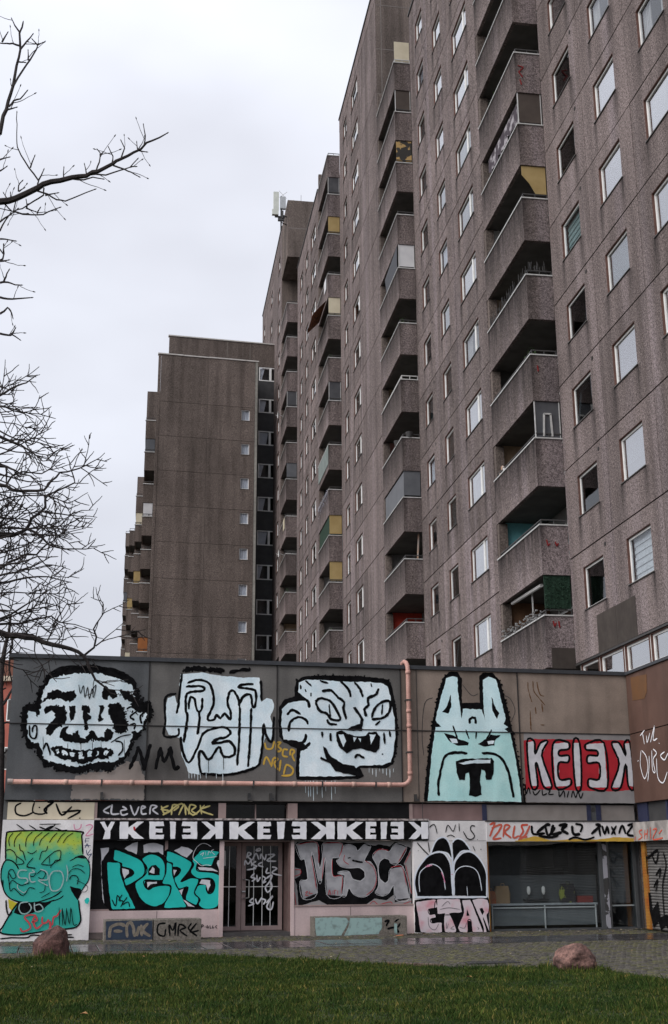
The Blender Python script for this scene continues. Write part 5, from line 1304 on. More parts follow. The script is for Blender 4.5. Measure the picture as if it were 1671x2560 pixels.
def add_window(parent, loc, rz, w, h, curt=None, split=False, tilt=False, glassm=None):
    o = obj('window', window_mesh(w, h, split), parent, loc, rz)
    obj('pane', cached(('pane', round(w, 2), round(h, 2), glassm.name if glassm else ''), lambda: MB().box(-w / 2 + .07, w / 2 - .07, .099, .107, -h / 2 + .07, h / 2 - .07).mesh('pane', glassm or GLASS)), o)
    obj('sill', cached(('sill', round(w, 2)), lambda: MB().box(-w / 2 - .04, w / 2 + .04, -.035, .07, -h / 2 - .02, -h / 2 + .006).mesh('sill', SILL)), o)
    if curt:
        m = curtain_mesh('net' if curt == 'green' else curt, w - .12, h - .12)
        c = obj('curtain', m, o, (0, .2, 0))
        if curt == 'green':
            c.data = cached(('gc', round(w, 2)), lambda: (lambda q: (q.materials.clear(), q.materials.append(CURTM['green']), q)[2])(curtain_mesh('blind', w - .12, h - .12).copy()))
    if tilt: obj('open_sash', tilt_mesh(w, h), o, (0, 0, -h / 2 + .05))
    return o

ROT = -math.pi / 2                      # facade frames face -X: local x runs towards -Y, local y runs into the wall
# bays per section: (y_far, y_near, window (y_far, y_near) or None, split)
BAYS = {1: [(34.377, 30.84, (33.28, 31.64), 0), (30.84, 27.41, (29.92, 28.28), 0), (27.41, 24.0, (26.55, 24.9), 0), (24.0, 20.6, (23.1, 21.5), 0)],
        2: [(50.457, 46.75, (49.14, 47.74), 0), (46.75, 43.35, (45.84, 44.4), 0), (43.35, 39.02, (42.52, 40.2), 1)],
        3: [(67.843, 64.2, (66.35, 65.0), 0), (64.2, 59.6, (63.2, 60.95), 1), (59.6, 55.09, None, 0)],
        4: [(83.818, 79.9, (82.15, 80.6), 0), (79.9, 76.6, (79.0, 77.38), 0), (76.6, 72.41, (75.84, 73.53), 1)],
        5: [(105.0, 101.6, (103.9, 102.4), 0), (101.6, 98.0, None, 0), (98.0, 94.6, (97.0, 95.4), 0), (94.6, 91.2, None, 0), (91.2, 87.95, (90.5, 89.15), 0)]}
KR = {1: (0, 11), 2: (0, 11), 3: (1, 13), 4: (1, 12), 5: (3, 14)}
FIX = {(1, 0, 1): 'blind', (1, 1, 1): 'roll', (1, 1, 2): 'net', (1, 2, 1): 'net', (1, 3, 1): 'net', (1, 4, 0): 'green', (1, 4, 1): 'net', (1, 2, 2): 'net', (1, 5, 1): 'net', (1, 6, 1): 'half', (1, 7, 0): 'roll', (1, 8, 0): 'net', (1, 6, 2): 'net', (1, 5, 2): 'half', (1, 4, 2): 'net'}
NONE = {(1, 0, 0), (1, 1, 0), (1, 3, 0), (1, 5, 0), (1, 6, 0)}
for s in range(1, 6):
    x = X[s]; k0, k1 = KR[s]
    for k in range(k0, k1 + 1):
        za, zb = JZ(k - 1), JZ(k)
        if s == 1 and k == 0: za = 7.30
        for bi, (yf, yn, wn, split) in enumerate(BAYS[s]):
            w, h = yf - yn, zb - za
            win = None
            if wn: win = (round(yf - wn[0], 3), round(yf - wn[1], 3), round(JZ(k - 1) + 1.06 - za, 3), round(JZ(k - 1) + 2.33 - za, 3))
            # panels share one mesh per bay; nudge each a hair in or out so no two lie in one plane
            p = obj('wall_panel', panel_mesh(w, h, win), tower, tl(x + rnd.uniform(-.004, .004), yf, za), ROT)
            if win: p['open_left'], p['open_right'], p['open_sill'] = win[0], win[1], win[2]
            if wn:
                key = (s, k, bi)
                cu = FIX.get(key) or (None if key in NONE else rnd.choice([None, 'net', 'net', 'half', 'half', 'roll', 'roll', 'blind']))
                tilt = key == (1, 2, 0) or (s > 1 and rnd.random() < .04)
                gl_ = GLASSD if (key in NONE or tilt) else ((rnd.choice([GLASS, GLASS, GLASSM])) if s == 1 and bi > 0 else rnd.choice([GLASS, GLASS, GLASSM, GLASSM, GLASSC, GLASSC]))
                if split and cu != 'half': gl_ = GLASS
                if s == 1 and cu in ('blind', 'green', 'half'): gl_ = GLASSC
                add_window(tower, tl(x, (wn[0] + wn[1]) / 2, JZ(k - 1) + 1.695), ROT, wn[0] - wn[1], 1.27, None if tilt else cu, bool(split), tilt, gl_)
        # vent holes under the joint
        if s in (1, 2, 3):
            yv = {1: 31.43, 2: 47.42, 3: 64.6}[s]
            mb = MB().tube([(-.012, 0, 0), (.05, 0, 0)], .065, 10)
            obj('vent', cached('vent', lambda: mb.mesh('vent', CORE)), tower, tl(x, yv, zb - .24))
    # roof edge band above the last joint
    ya, yb = BAYS[s][0][0], BAYS[s][-1][1]
    if s == 5: pass
    part('roof_parapet', MB().box(x - .004, x + .2, yb, ya, JZ(k1) + .015, ROOFZ[s]), AGG, tower, tl(0, 0, 0))
    part('roof_flashing', MB().box(x - .06, x + .3, yb - .03, ya + .03, ROOFZ[s] + .002, ROOFZ[s] + .10), RAIL, tower, tl(0, 0, 0))
    # body behind the panels (dark joint backing, dim rooms behind the openings)
    z0 = 0
    mb = MB().box(x + .13, x + .16, yb + .002, ya - .002, z0, JZ(k0 - 1) if s > 1 else 6.3, 0)
    part('base_wall', mb, AGG2, tower, tl(0, 0, 0))
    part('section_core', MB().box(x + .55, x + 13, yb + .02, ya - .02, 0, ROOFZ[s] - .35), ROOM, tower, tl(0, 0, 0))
    bk = MB()
    for k in range(k0, k1 + 1):         # mastic strip behind each joint
        for zz in (JZ(k - 1), JZ(k)):
            bk.box(x + .05, x + .2, yb, ya, zz - .05, zz + .05)
    for (yf, yn, wn, split) in BAYS[s][:-1]: bk.box(x + .045, x + .195, yn - .05, yn + .05, JZ(k0 - 1), JZ(k1))
    part('joint_backing', bk, CORE, tower, tl(0, 0, 0))
    # end faces looking towards the street (end wall of each section, seen above the lower neighbour)
    if s > 1:
        yb2 = yb
        part('end_wall', MB().box(x + .03, x + 13, yb2 - .02, yb2 + .18, 0, ROOFZ[s] - .01), AGG2, tower, tl(0, 0, 0))
    else:
        part('end_wall', MB().box(x + .03, x + 13, yb - .2, yb - .004, 0, ROOFZ[s] - .01), AGG2, tower, tl(0, 0, 0))
    part('end_wall', MB().box(x + .17, x + 13, ya - .19, ya - .006, 0, ROOFZ[s] - .012), AGG2, tower, tl(0, 0, 0))

# ---- overhanging top block of the far section, over its balcony column
part('overhang_block', MB().box(X[5], X[5] + 9, YS[4] + .06, YS[4] + LB[4] - .03, 46.7, 51.62), AGG2, tower, tl(0, 0, 0), label='blank overhanging block at the top of the far section')
part('overhang_joint', MB().box(X[5] + .05, X[5] + 8, YS[4] + .052, YS[4] + .0585, 49.15, 49.2), SEAM, tower, tl(0, 0, 0))
# light panel seams on the end wall of section three
for xx in (X[3] + .30,): part('panel_seam', MB().box(xx, xx + .03, BAYS[3][-1][1] - .03, BAYS[3][-1][1] - .021, 38, 48.1), SEAM, tower, tl(0, 0, 0))
for zz in (41.3, 44.13, 46.96): part('panel_seam', MB().box(X[3] + .02, X[3] + 3, BAYS[3][-1][1] - .028, BAYS[3][-1][1] - .0215, zz, zz + .03), SEAM, tower, tl(0, 0, 0))

# ---- ribbon windows and the brown repair patch at the foot of the near section
rib = MB(); x = X[1]
part('ribbon_spandrel', MB().box(x + .1, x + .2, 20.6, 34.3, 6.0, 6.47), RAIL, tower, tl(0, 0, 0))
part('ribbon_soffit', MB().box(x - .02, x + .5, 20.6, 34.37, 7.24, 7.295), RAIL, tower, tl(0, 0, 0))
y = 34.1; i = 0
while y > 21.5:
    w = (1.55, 1.85, 1.75, 1.75)[i % 4]
    yc = y - w / 2
    add_window(tower, tl(x + .02, yc, 6.85), ROT, w - .12, .74, 'roll' if i % 3 == 2 else None, False, False)
    if i == 2: obj('open_sash', tilt_mesh(w - .12, .74), tower, tl(x + .02, yc, 6.53), ROT)
    part('ribbon_mullion', MB().box(x + .06, x + .16, y - .06, y + .06, 6.47, 7.23), WHITE, tower, tl(0, 0, 0))
    y -= w; i += 1
PATCH = mat('brown_repair_render', (.040, .032, .028), (.055, .045, .039), scale=3, rough=.9, streak=.15)
part('repair_patch', MB().box(x - .012, x - .0055, 29.6, 31.0, 7.305, 8.385).box(x - .013, x - .0055, 31.01, 32.43, 7.305, 8.395), PATCH, tower, tl(0, 0, 0), label='two dark brown rendered repair patches above the ribbon window')
part('repair_patch', MB().box(X[2] + .145, X[1] - .01, YS[1] - .014, YS[1] - .004, 7.16, 7.78), PATCH, tower, tl(0, 0, 0))

# ---- balcony columns
PANELM = {'yellow': mat('yellow_screen', (.34, .25, .11), (.28, .20, .08), scale=2, rough=.6), 'cream': mat('cream_screen', (.55, .50, .38), (.48, .43, .32), scale=2, rough=.6),
          'brown': mat('brown_screen', (.05, .038, .032), (.065, .05, .042), scale=2, rough=.7), 'grey': mat('grey_screen', (.085, .09, .10), (.11, .115, .125), scale=2, rough=.35),
          'white': mat('white_screen', (.55, .55, .56), (.48, .48, .5), scale=2, rough=.6), 'green': mat('green_leaf_screen', (.006, .020, .011), (.014, .042, .024), scale=14, rough=.8, bump=1.),
          'smoke': mat('smoked_screen', (.055, .058, .065), (.075, .078, .085), scale=2, rough=.12, spec=.5), 'map': mat('torn_poster', (.03, .028, .025), (.38, .25, .1), scale=2.2, rough=.7, lo=.50, hi=.52), 'orange': mat('orange_screen', (.30, .11, .03), (.24, .085, .025), scale=2, rough=.6)}
WALLM = {'grey': mat('loggia_grey', (.2, .19, .185), rough=.9), 'tan': mat('loggia_tan', (.34, .24, .16), rough=.9), 'red': mat('loggia_red', (.50, .05, .03), rough=.8), 'teal': mat('loggia_teal', (.16, .42, .46), (.14, .38, .42), rough=.8),
         'white': mat('loggia_white', (.6, .6, .6), rough=.9), 'brown': mat('loggia_brown', (.22, .12, .07), rough=.9), 'dark': mat('loggia_dark', (.06, .056, .052), rough=.9), 'pink': mat('loggia_rose', (.34, .17, .15), rough=.9)}
BK = {1: (0, 11), 2: (0, 11), 3: (1, 13), 4: (2, 12)}
SIDE = {(1, 0): 'green', (1, 2): 'smoke', (1, 5): 'yellow', (1, 6): 'brown', (2, 3): 'grey', (2, 7): 'white', (2, 9): 'map', (2, 10): 'brown', (2, 11): 'cream', (3, 3): 'yellow', (3, 4): 'yellow', (3, 7): 'smoke', (3, 9): 'cream', (3, 11): 'yellow', (3, 12): 'smoke', (4, 9): 'smoke', (4, 7): 'grey'}
WALL = {(1, 0): 'brown', (1, 1): 'teal', (1, 2): 'tan', (1, 3): 'dark', (1, 4): 'tan', (1, 5): 'white', (1, 6): 'brown', (1, 7): 'grey', (2, 1): 'red', (2, 2): 'grey', (2, 4): 'pink', (2, 5): 'tan', (2, 6): 'tan', (2, 7): 'white', (2, 8): 'tan', (3, 3): 'white', (3, 4): 'teal', (3, 2): 'grey', (3, 8): 'white', (3, 5): 'dark', (4, 3): 'tan', (4, 6): 'white', (4, 10): 'white'}
FRONT = {(2, 3): 'grey', (3, 4): 'green'}
NORAIL = {(1, 6), (2, 3), (3, 4), (2, 7)}
for c in range(1, 5):
    step = X[c] - X[c + 1]; L = LB[c]
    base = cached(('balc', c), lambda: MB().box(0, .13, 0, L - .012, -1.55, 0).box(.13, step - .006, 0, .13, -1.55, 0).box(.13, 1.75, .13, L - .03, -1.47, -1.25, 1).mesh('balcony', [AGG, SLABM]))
    capm = cached(('cap', c), lambda: MB().box(-.035, .165, -.035, L - .014, .002, .045).box(.165, step - .007, -.035, .165, .002, .045).mesh('cap', METAL))
    def rail(hh, th):
        mb = MB(); z = hh
        mb.box(.04, .04 + th, .02, L - .02, z - th, z); mb.box(.04 + th, step - .01, .02, .02 + th, z - th, z)
        n = 5
        for i in range(n + 1): y = .04 + (L - .1) * i / n; mb.box(.045, .045 + th * .8, y, y + th * .8, .045, z - th)
        for i in (1, 2): xx = .045 + (step - .08) * i / 2; mb.box(xx, xx + th * .8, .024, .024 + th * .8, .045, z - th)
        mb.box(.045, .045 + th * .7, .06, L - .04, z * .5, z * .5 + th * .6)
        return mb
    railm = cached(('rail', c, 0), lambda: rail(.21, .035).mesh('railing', RAIL)); railw = cached(('rail', c, 1), lambda: rail(.24, .04).mesh('railing', METAL))
    doorm = cached(('door', c), lambda: MB().box(1.69, 1.735, .5, 1.4, -1.24, .78).box(1.69, 1.735, 1.6, L - 1.2, -.4, .78).mesh('balcony_door', WHITE))
    doorg = cached(('doorg', c), lambda: MB().box(1.675, 1.688, .58, 1.32, -1.15, .70).box(1.675, 1.688, 1.68, L - 1.28, -.32, .70).mesh('door_glass', GLASS))
    for k in range(BK[c][0], BK[c][1] + 1):
        z = 8.742 + ST * k; b = obj('balcony', base, tower, tl(X[c + 1], YS[c], z)); b.rotation_euler = (0, 0, 0)
        obj('cap', capm, b)
        if (c, k) not in NORAIL: obj('railing', railw if (c, k) in ((2, 5), (2, 7), (2, 11)) else railm, b)
        d = obj('balcony_door', doorm, b); obj('door_glass', doorg, b)
        top = ST - 1.47
        wm = WALLM[WALL.get((c, k), rnd.choice(['grey', 'grey', 'dark', 'white', 'tan']))]
        obj('side_wall', cached(('sw', c, wm.name), lambda: MB().box(.32, 1.74, L - .06, L - .032, -1.24, ST - 1.475).mesh('side_wall', wm)), b)
        obj('wall_edge', cached(('we', c), lambda: MB().box(.02, .32, L - .25, L - .033, .05, ST - 1.56).mesh('wall_edge', AGG2)), b)
        sd = SIDE.get((c, k))
        if sd:
            pm = PANELM[sd]
            if (c, k) == (1, 5):
                mb = MB().prism([(.05, 1.27), (step - .01, 1.27), (step - .01, .24), (.5, .24), (.30, .62), (.05, .92)], .05, .07)
            elif sd == 'smoke': mb = MB().box(.06, step - .02, .05, .062, .06, 1.27)
            elif sd == 'green':
                mb = MB().box(.04, step - .02, .05, .08, .25, 1.27); rr = random.Random(5)
                for _ in range(420):
                    xx, zz, q = rr.uniform(.05, step - .05), rr.uniform(.2, 1.25), rr.uniform(.02, .05); an = rr.uniform(0, 6.28)
                    mb.quad((xx, .03, zz), (xx + q * math.cos(an), rr.uniform(-.02, .04), zz + q * math.sin(an)), (xx + q * math.cos(an + .9), rr.uniform(-.03, .03), zz + q * math.sin(an + .9)))
            else: mb = MB().box(.04, step - .02, .045, .065, .14, 1.27)
            part('side_screen', mb, pm, b)
            if sd in ('smoke', 'brown', 'white'):
                part('frame_post', MB().box(.03, .06, .03, .07, .05, 1.28), METAL, b); part('frame_post', MB().box(step - .05, step - .02, .03, .07, .05, 1.28), METAL, b)
        fr = FRONT.get((c, k))
        if fr: part('front_screen', MB().box(.05, .07, .05, L - .3, .05, 1.24), PANELM[fr], b)
# extra clutter on individual balconies
def on_balcony(c, k): return Vector((X[c + 1], YS[c], 8.742 + ST * k))
STRIPE = mat('striped_awning', (.42, .14, .05), (.05, .035, .03), scale=9, rough=.8, stretch=(1, 3, 1), lo=.49, hi=.51, detail=0)
p = on_balcony(3, 9); part('awning', MB().quad((-.05, .3, 1.2), (-.05, 3.6, 1.2), (-.9, 3.5, .25), (-.9, .4, .25)), STRIPE, tower, tl(*p), label='orange striped awning hanging out from a far balcony')
p = on_balcony(2, 7); part('tarp', MB().quad((-.02, .2, .05), (-.02, 2.8, .02), (-.01, 3.2, 1.0), (-.01, .2, 1.24)), mat('black_tarp', (.015, .016, .02), rough=.5), tower, tl(*p))
p = on_balcony(3, 6); part('parapet_cloth', MB().box(-.03, -.012, .1, 4.3, -1.2, .03), mat('grey_green_cloth', (.17, .20, .19), (.13, .155, .15), scale=2, rough=.9), tower, tl(*p))
p = on_balcony(3, 5); mb = MB(); rr = random.Random(2)
for i in range(150):
    y, z = rr.uniform(.1, 4.2), -abs(rr.gauss(0, .35)) + .1; q = rr.uniform(.03, .06); mb.quad((-.06, y, z), (-.07, y + q, z + .01), (-.065, y + q * .6, z + q))
part('tinsel_garland', mb, mat('tinsel', (.65, .65, .75), (.3, .3, .45), scale=20, rough=.3, metal=.6), tower, tl(*p), label='glittering tinsel hung over the parapet of a far balcony', kind='stuff')
p = on_balcony(1, 0)
part('rolled_blind', MB().tube([(.25, .9, 1.15), (.25, 4.0, 1.22)], .06, 8), WHITE, tower, tl(*p)); part('wall_picture', MB().box(.9, 1.3, LB[1] - .09, LB[1] - .065, .25, .85), WHITE, tower, tl(*p))
part('divider_post', MB().box(.35, .39, 2.2, 2.24, -.1, 1.3), METAL, tower, tl(*p))
mb = MB()
for i in range(60):
    y = rr.uniform(.1, 4.4); z = rr.uniform(.03, .3); q = rr.uniform(.03, .07); mb.box(-.06, -.06 + q, y, y + q, z, z + q * .8)
part('string_lights', mb, mat('dull_bulbs', (.10, .095, .09), (.3, .3, .3), scale=30, rough=.4), tower, tl(*p), kind='stuff')
p = on_balcony(1, 2); mb = MB()
for (y, q, dz) in ((3.6, .14, .1), (3.9, .1, .28), (4.1, .12, .08), (3.3, .08, .06)): mb.tube([(.1, y, dz - .06), (.1, y, dz + q * .4), (.1, y, dz + q)], [q * .6, q * .7, q * .2], 8)
part('soft_toys', mb, mat('pale_toys', (.5, .5, .5), (.35, .2, .12), scale=8, rough=.9), tower, tl(*p))
p = on_balcony(1, 1); part('wall_sign', MB().box(.62, 1.0, LB[1] - .09, LB[1] - .065, .45, .65), mat('dark_red_sign', (.25, .03, .04), rough=.7), tower, tl(*p))
p = on_balcony(1, 4); mb = MB()
for i in range(80):
    if i % 3: y = rr.uniform(.05, 4.4); xx = .03
    else: y = .05; xx = rr.uniform(0, .75)
    mb.bar((xx, y, .15), (xx + rr.uniform(-.05, .05), y + rr.uniform(-.08, .08), .15 + rr.uniform(.12, .42)), .012)
part('bird_spikes', mb, RAIL, tower, tl(*p), kind='stuff')
p = on_balcony(1, 6); mb = MB()
for i in range(9):
    y = .4 + i * .4; mb.quad((.12, y, 1.1), (.12, y + .36, 1.08), (.10, y + .34, .35 + .1 * (i % 3)), (.14, y + .03, .4))
part('laundry', mb, mat('laundry_cloth', (.05, .04, .05), (.3, .28, .3), scale=3, rough=.9, lo=.5, hi=.6), tower, tl(*p))
p = on_balcony(2, 4); mb = MB()
for (xx, y) in ((.35, .06), (.06, 1.3)): mb.tube([(xx, y, .04), (xx, y, .3)], [.13, .18], 10)
part('flower_pot', mb, RAIL, tower, tl(*p))
p = on_balcony(2, 2); part('wooden_pole', MB().bar((.55, .2, -1.2), (.72, .3, 1.25), .06), mat('raw_wood', (.38, .22, .13), (.3, .3, .3), scale=5, rough=.8), tower, tl(*p))
p = on_balcony(1, 2); part('stool_legs', MB().bar((.30, .02, .1), (.34, .02, .85), .05).bar((.58, .02, .1), (.55, .02, .85), .05).bar((.33, .02, .85), (.57, .02, .85), .05), METAL, tower, tl(p.x, p.y - .0, p.z))
RED = mat('red_scribble', (.20, .012, .014), rough=.7)
for (k, pts) in ((0, [((.25, 0), (.28, -.18), (.34, -.05)), ((.42, .0), (.44, -.2))]), (1, [((.18, -.3), (.22, -.5), (.28, -.42)), ((.45, -.36), (.5, -.5), (.55, -.4))]), (3, [((.2, -.2), (.22, -.4))]), (7, [((.1, -.35), (.3, -.4), (.12, -.6), (.25, -.8)), ((.15, -.9), (.2, -1.1))])):
    for pl in pts:
        mb = MB()
        for a_, b2 in zip(pl, pl[1:]): mb.bar((a_[0], -.008, a_[1] - .15), (b2[0], -.008, b2[1] - .15), .035, h=.035)
        part('painted_mark', mb, RED, tower, tl(X[2], YS[1], 8.742 + ST * k))
DISH = mat('dish_white', (.6, .6, .6), rough=.4); LEAF = mat('balcony_plant', (.02, .05, .015), (.05, .08, .025), scale=12, rough=.8)
def dish(c, k, y):
    p = on_balcony(c, k); mb = MB(); rs = [(0, .0), (.12, .02), (.22, .07), (.28, .12)]; n = 12
    for (r0, d0), (r1, d1) in zip(rs, rs[1:]):
        for i in range(n):
            a0, a1 = 2 * math.pi * i / n, 2 * math.pi * (i + 1) / n; mb.quad((-.25 - d0, r0 * math.cos(a0), r0 * math.sin(a0)), (-.25 - d0, r0 * math.cos(a1), r0 * math.sin(a1)), (-.25 - d1, r1 * math.cos(a1), r1 * math.sin(a1)), (-.25 - d1, r1 * math.cos(a0), r1 * math.sin(a0)))
    mb.bar((-.25, 0, 0), (.05, .05, -.12), .03).bar((-.3, 0, -.2), (-.55, 0, -.02), .02)
    part('satellite_dish', mb, DISH, tower, tl(p.x, p.y + y, p.z + .42))
for c, k, y in ((4, 9, 2.8), (4, 5, 1.5)): dish(c, k, y)
def plants(c, k, y0, y1, n):
    p = on_balcony(c, k); mb = MB(); rp_ = random.Random(c * 31 + k)
    mb.box(.16, .34, y0, y1, -.12, .05, 1)
    for _ in range(n * 12):
        y = rp_.uniform(y0, y1); h = rp_.uniform(.05, .42); a = rp_.uniform(0, 6.28); q = rp_.uniform(.03, .08); xx = .22 + rp_.uniform(-.12, .12)
        mb.quad((xx, y, h), (xx + q * math.cos(a), y + q * math.sin(a), h + rp_.uniform(-.03, .05)), (xx + q * math.cos(a + 1), y + q * math.sin(a + 1), h + rp_.uniform(0, .08)))
    part('balcony_plants', mb, [LEAF, RAIL], tower, tl(*p), kind='stuff')
for a_ in ((1, 3, .3, 1.2, 14), (1, 7, 2.2, 3.6, 18), (2, 6, .2, 1.6, 18), (2, 8, 2.5, 3.9, 14), (3, 8, .3, 2., 16), (3, 2, 1.5, 3.5, 14), (4, 4, .4, 2.2, 14), (4, 8, .5, 2., 14)): plants(*a_)
for c, k, y0, col in ((2, 6, 2.0, 'white'), (1, 8, 1.0, 'cream'), (3, 10, .5, 'white'), (4, 6, .6, 'cream')):
    p = on_balcony(c, k); part('drying_towel', MB().box(-.045, -.036, y0, y0 + .9, -.75, .05).box(-.045, .2, y0, y0 + .9, .05, .058), PANELM[col], tower, tl(*p)) if c > 2 else part('folding_chair', MB().bar((.5, y0, -1.2), (.5, y0 + .1, .25), .04).bar((.9, y0, -1.2), (.9, y0 + .1, .25), .04).box(.5, .9, y0 + .06, y0 + .1, -.2, .25), PANELM[col], tower, tl(*p))
# loggia back walls
for c in range(1, 5):
    part('loggia_back', MB().box(X[c + 1] + 1.76, X[c + 1] + 1.9, YS[c] + .01, YS[c] + LB[c] - .02, 0, 8.742 + ST * BK[c][1] + (1.4 if c != 4 else 4.)), WALLM['grey'], tower, tl(0, 0, 0))
# ---- mobile phone masts on the roof edge of the far section
AX = Vector((8.75, 84.2, 50.0))
mast = thing('rooftop_antenna', 'pale grey mobile phone antennas on a pole at the edge of the high far roof', 'antenna', tuple(AX))
part('pole', MB().tube([(0, 0, -.9), (0, 0, 2.1)], .06, 8).bar((0, 0, -.2), (.5, .3, -.25), .06).bar((0, 0, .5), (.5, .3, .45), .06), RAIL, mast)
PAL = mat('antenna_shell', (.55, .57, .52), (.48, .5, .46), scale=2, rough=.5)
part('antenna_panel', MB().box(-.62, -.2, -.2, .05, .75, 2.35).box(-.72, -.22, -.22, .06, .35, .8), PAL, mast)
part('antenna_panel', MB().box(-.08, .35, -.15, .1, .95, 2.0), mat('antenna_shell2', (.42, .44, .46), rough=.5), mast)
part('bracket', MB().box(-.5, .3, -.06, .04, .2, .32).box(-.25, .25, -.1, .08, -.1, .12).tube([(.1, -.1, .1), (.1, -.1, .75)], .08, 8), RAIL, mast)
part('cross_rods', MB().bar((-.15, .3, 2.75), (.45, .3, 2.1), .025).bar((-.1, .3, 2.15), (.5, .3, 2.7), .025), METAL, mast)
whip = thing('roof_whip_antenna', 'thin black whip antenna standing on the far roof', 'antenna', (10.35, 84.4, 51.6)); part('rod', MB().tube([(0, 0, 0), (0, 0, .32)], .05, 6).tube([(0, 0, .32), (0, 0, .85)], .015, 5), RAIL, whip)
whip = thing('roof_vent_pipe', 'short pale vent pipes on the edge of the far roof', 'vent pipe', (9.45, 84.4, 51.6)); part('pipe', MB().tube([(0, 0, 0), (0, 0, .3)], .04, 6).tube([(.25, 0, 0), (.25, 0, .32)], .09, 8), METAL, whip)

# ================================================================== gable block with the dark glazed link
EX, EY = Vector((math.cos(DL), math.sin(DL), 0)), Vector((-math.sin(DL), math.cos(DL), 0))
def pw(a, w, z=0): return Vector((PX0, PY0, 0)) + EX * a + EY * w + Vector((0, 0, z))
GB = pw(-.3, 59.3)
block = thing('gable_block', 'lower brown concrete apartment block with a blank gable wall and small windows', 'apartment block', tuple(GB), DL)
GW = 7.93; GJ = lambda k: 16.43 + ST * (k - 5)
GT = 40.2
AGG3 = AGG2
gw = [(6.64, 7.34)]
for k in range(4, 14):
    za, zb = GJ(k - 1), GJ(k) if k < 13 else GJ(12) + .001
    if k == 13: break
    h = zb - za
    obj('wall_panel', cached(('gp', 0), lambda: MB().box(.22, 3.93, 0, .15, .013, h - .013).mesh('wall_panel', AGG3)), block, (0, rnd.uniform(-.004, .004), za))
    win = (6.64, 7.34, 1.72, 2.64)
    def mk():
        mb = MB(); a, b, c, d = 3.95, 7.72, .013, h - .013; x0, x1, z0, z1 = win
        mb.box(a, x0, 0, .15, c, d); mb.box(x1, b, 0, .15, c, d); mb.box(x0, x1, 0, .15, c, z0); mb.box(x0, x1, 0, .15, z1, d); return mb.mesh('wall_panel', AGG3)
    obj('wall_panel', cached(('gp', 1), mk), block, (0, rnd.uniform(-.004, .004), za))
    add_window(block, (6.99, 0, za + 2.18), 0, .70, .92, rnd.choice(['net', 'net', 'roll', 'net']), False, False, GLASSC)
part('top_panel', MB().box(.22, 3.93, .002, .15, GJ(12) + .015, GT), AGG3, block); part('top_panel', MB().box(3.95, 7.72, 0, .15, GJ(12) + .015, GT), AGG3, block)
part('corner_strip', MB().box(0, .2, -.004, .19, 5, GT), AGG3, block); part('corner_strip', MB().box(7.74, 7.93, -.004, 5.2, 5, GT), mat('pale_corner', (.24, .23, .21), (.32, .31, .28), scale=6, rough=.9, streak=.3), block)
mj = MB()
for k in range(3, 13): mj.box(.2, 7.74, .05, .14, GJ(k) - .05, GJ(k) + .05)
mj.box(3.9, 3.98, .045, .135, 5, GT)
part('joint_backing', mj, mat('pale_joint', (.20, .18, .165), rough=.9), block)
part('block_core', MB().box(.75, 7.8, .6, 8, 0, GT - .3), ROOM, block); part('side_wall', MB().box(.002, .14, .2, 8.2, 0, GT - .05), AGG, block, (0, 0, 0), -DL)
mb = MB()
for (a, b, dz) in ((-.05, 1.95, 0), (1.99, 3.95, -.012), (3.99, 8.0, .006)): mb.box(a, b, -.06, .35, GT + .004 + dz, GT + .10 + dz)
part('roof_flashing', mb, mat('pale_flashing', (.52, .5, .48), (.42, .4, .38), scale=4, rough=.5), block)
# link: window bands between dark spandrels, and the set-back roof storey that runs on behind the gable
LW = 3.6                     # depth behind the gable plane
for k in range(0, 10):
    z1 = 41.35 - .0 - ST * k; z0 = z1 - 1.22
    if z0 < 11: break
    w = obj('link_window_band', cached('lwb', lambda: MB().box(8.62, 8.70, LW, LW + .08, 0, 1.22).box(10.05, 10.13, LW, LW + .08, 0, 1.22).box(8.70, 10.05, LW, LW + .08, 0, .08).box(8.70, 10.05, LW, LW + .08, 1.14, 1.22).box(9.48, 9.66, LW - .01, LW + .08, .08, 1.14).mesh('link_window_band', WHITE)), block, (0, 0, z0))
    obj('pane', cached('lwp', lambda: MB().box(8.70, 9.48, LW + .03, LW + .04, .08, 1.14).mesh('pane', GLASSC)), w); obj('pane', cached('lwp2', lambda: MB().box(9.66, 10.05, LW + .03, LW + .04, .08, 1.14).mesh('pane', GLASSD)), w)
    if k < 7: obj('curtain', cached(('lwc', k % 3), lambda: MB().quad((8.68, LW + .12, .1), (8.85 + .22 * (k % 3), LW + .12, .1), (9.1 + .17 * (k % 3), LW + .13, 1.12), (8.68, LW + .13, 1.12)).mesh('curtain', CURTM['net'])), w)
    part('spandrel', MB().box(8.62, 10.62, LW + .01 + rnd.uniform(0, .01), LW + .12, z0 - (ST - 1.22) + .012, z0 - .012), SPAN, block)
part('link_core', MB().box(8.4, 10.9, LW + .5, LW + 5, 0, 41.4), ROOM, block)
part('link_wall', MB().box(8.2, 8.615, LW, LW + .2, 0, 41.37), SPAN, block)
part('roof_storey', MB().box(1.08, 10.75, LW - .03, LW + .16, 41.37, 43.43), AGG2, block); part('roof_storey_flashing', MB().box(1.0, 10.8, LW - .09, LW + .3, 43.434, 43.53), MATS['pale_flashing'], block)
part('roof_storey_seam', MB().box(5.88, 5.92, LW - .04, LW - .032, 41.4, 43.4).box(7.8, 7.84, LW - .04, LW - .032, 41.4, 43.4), MATS['pale_joint'], block)
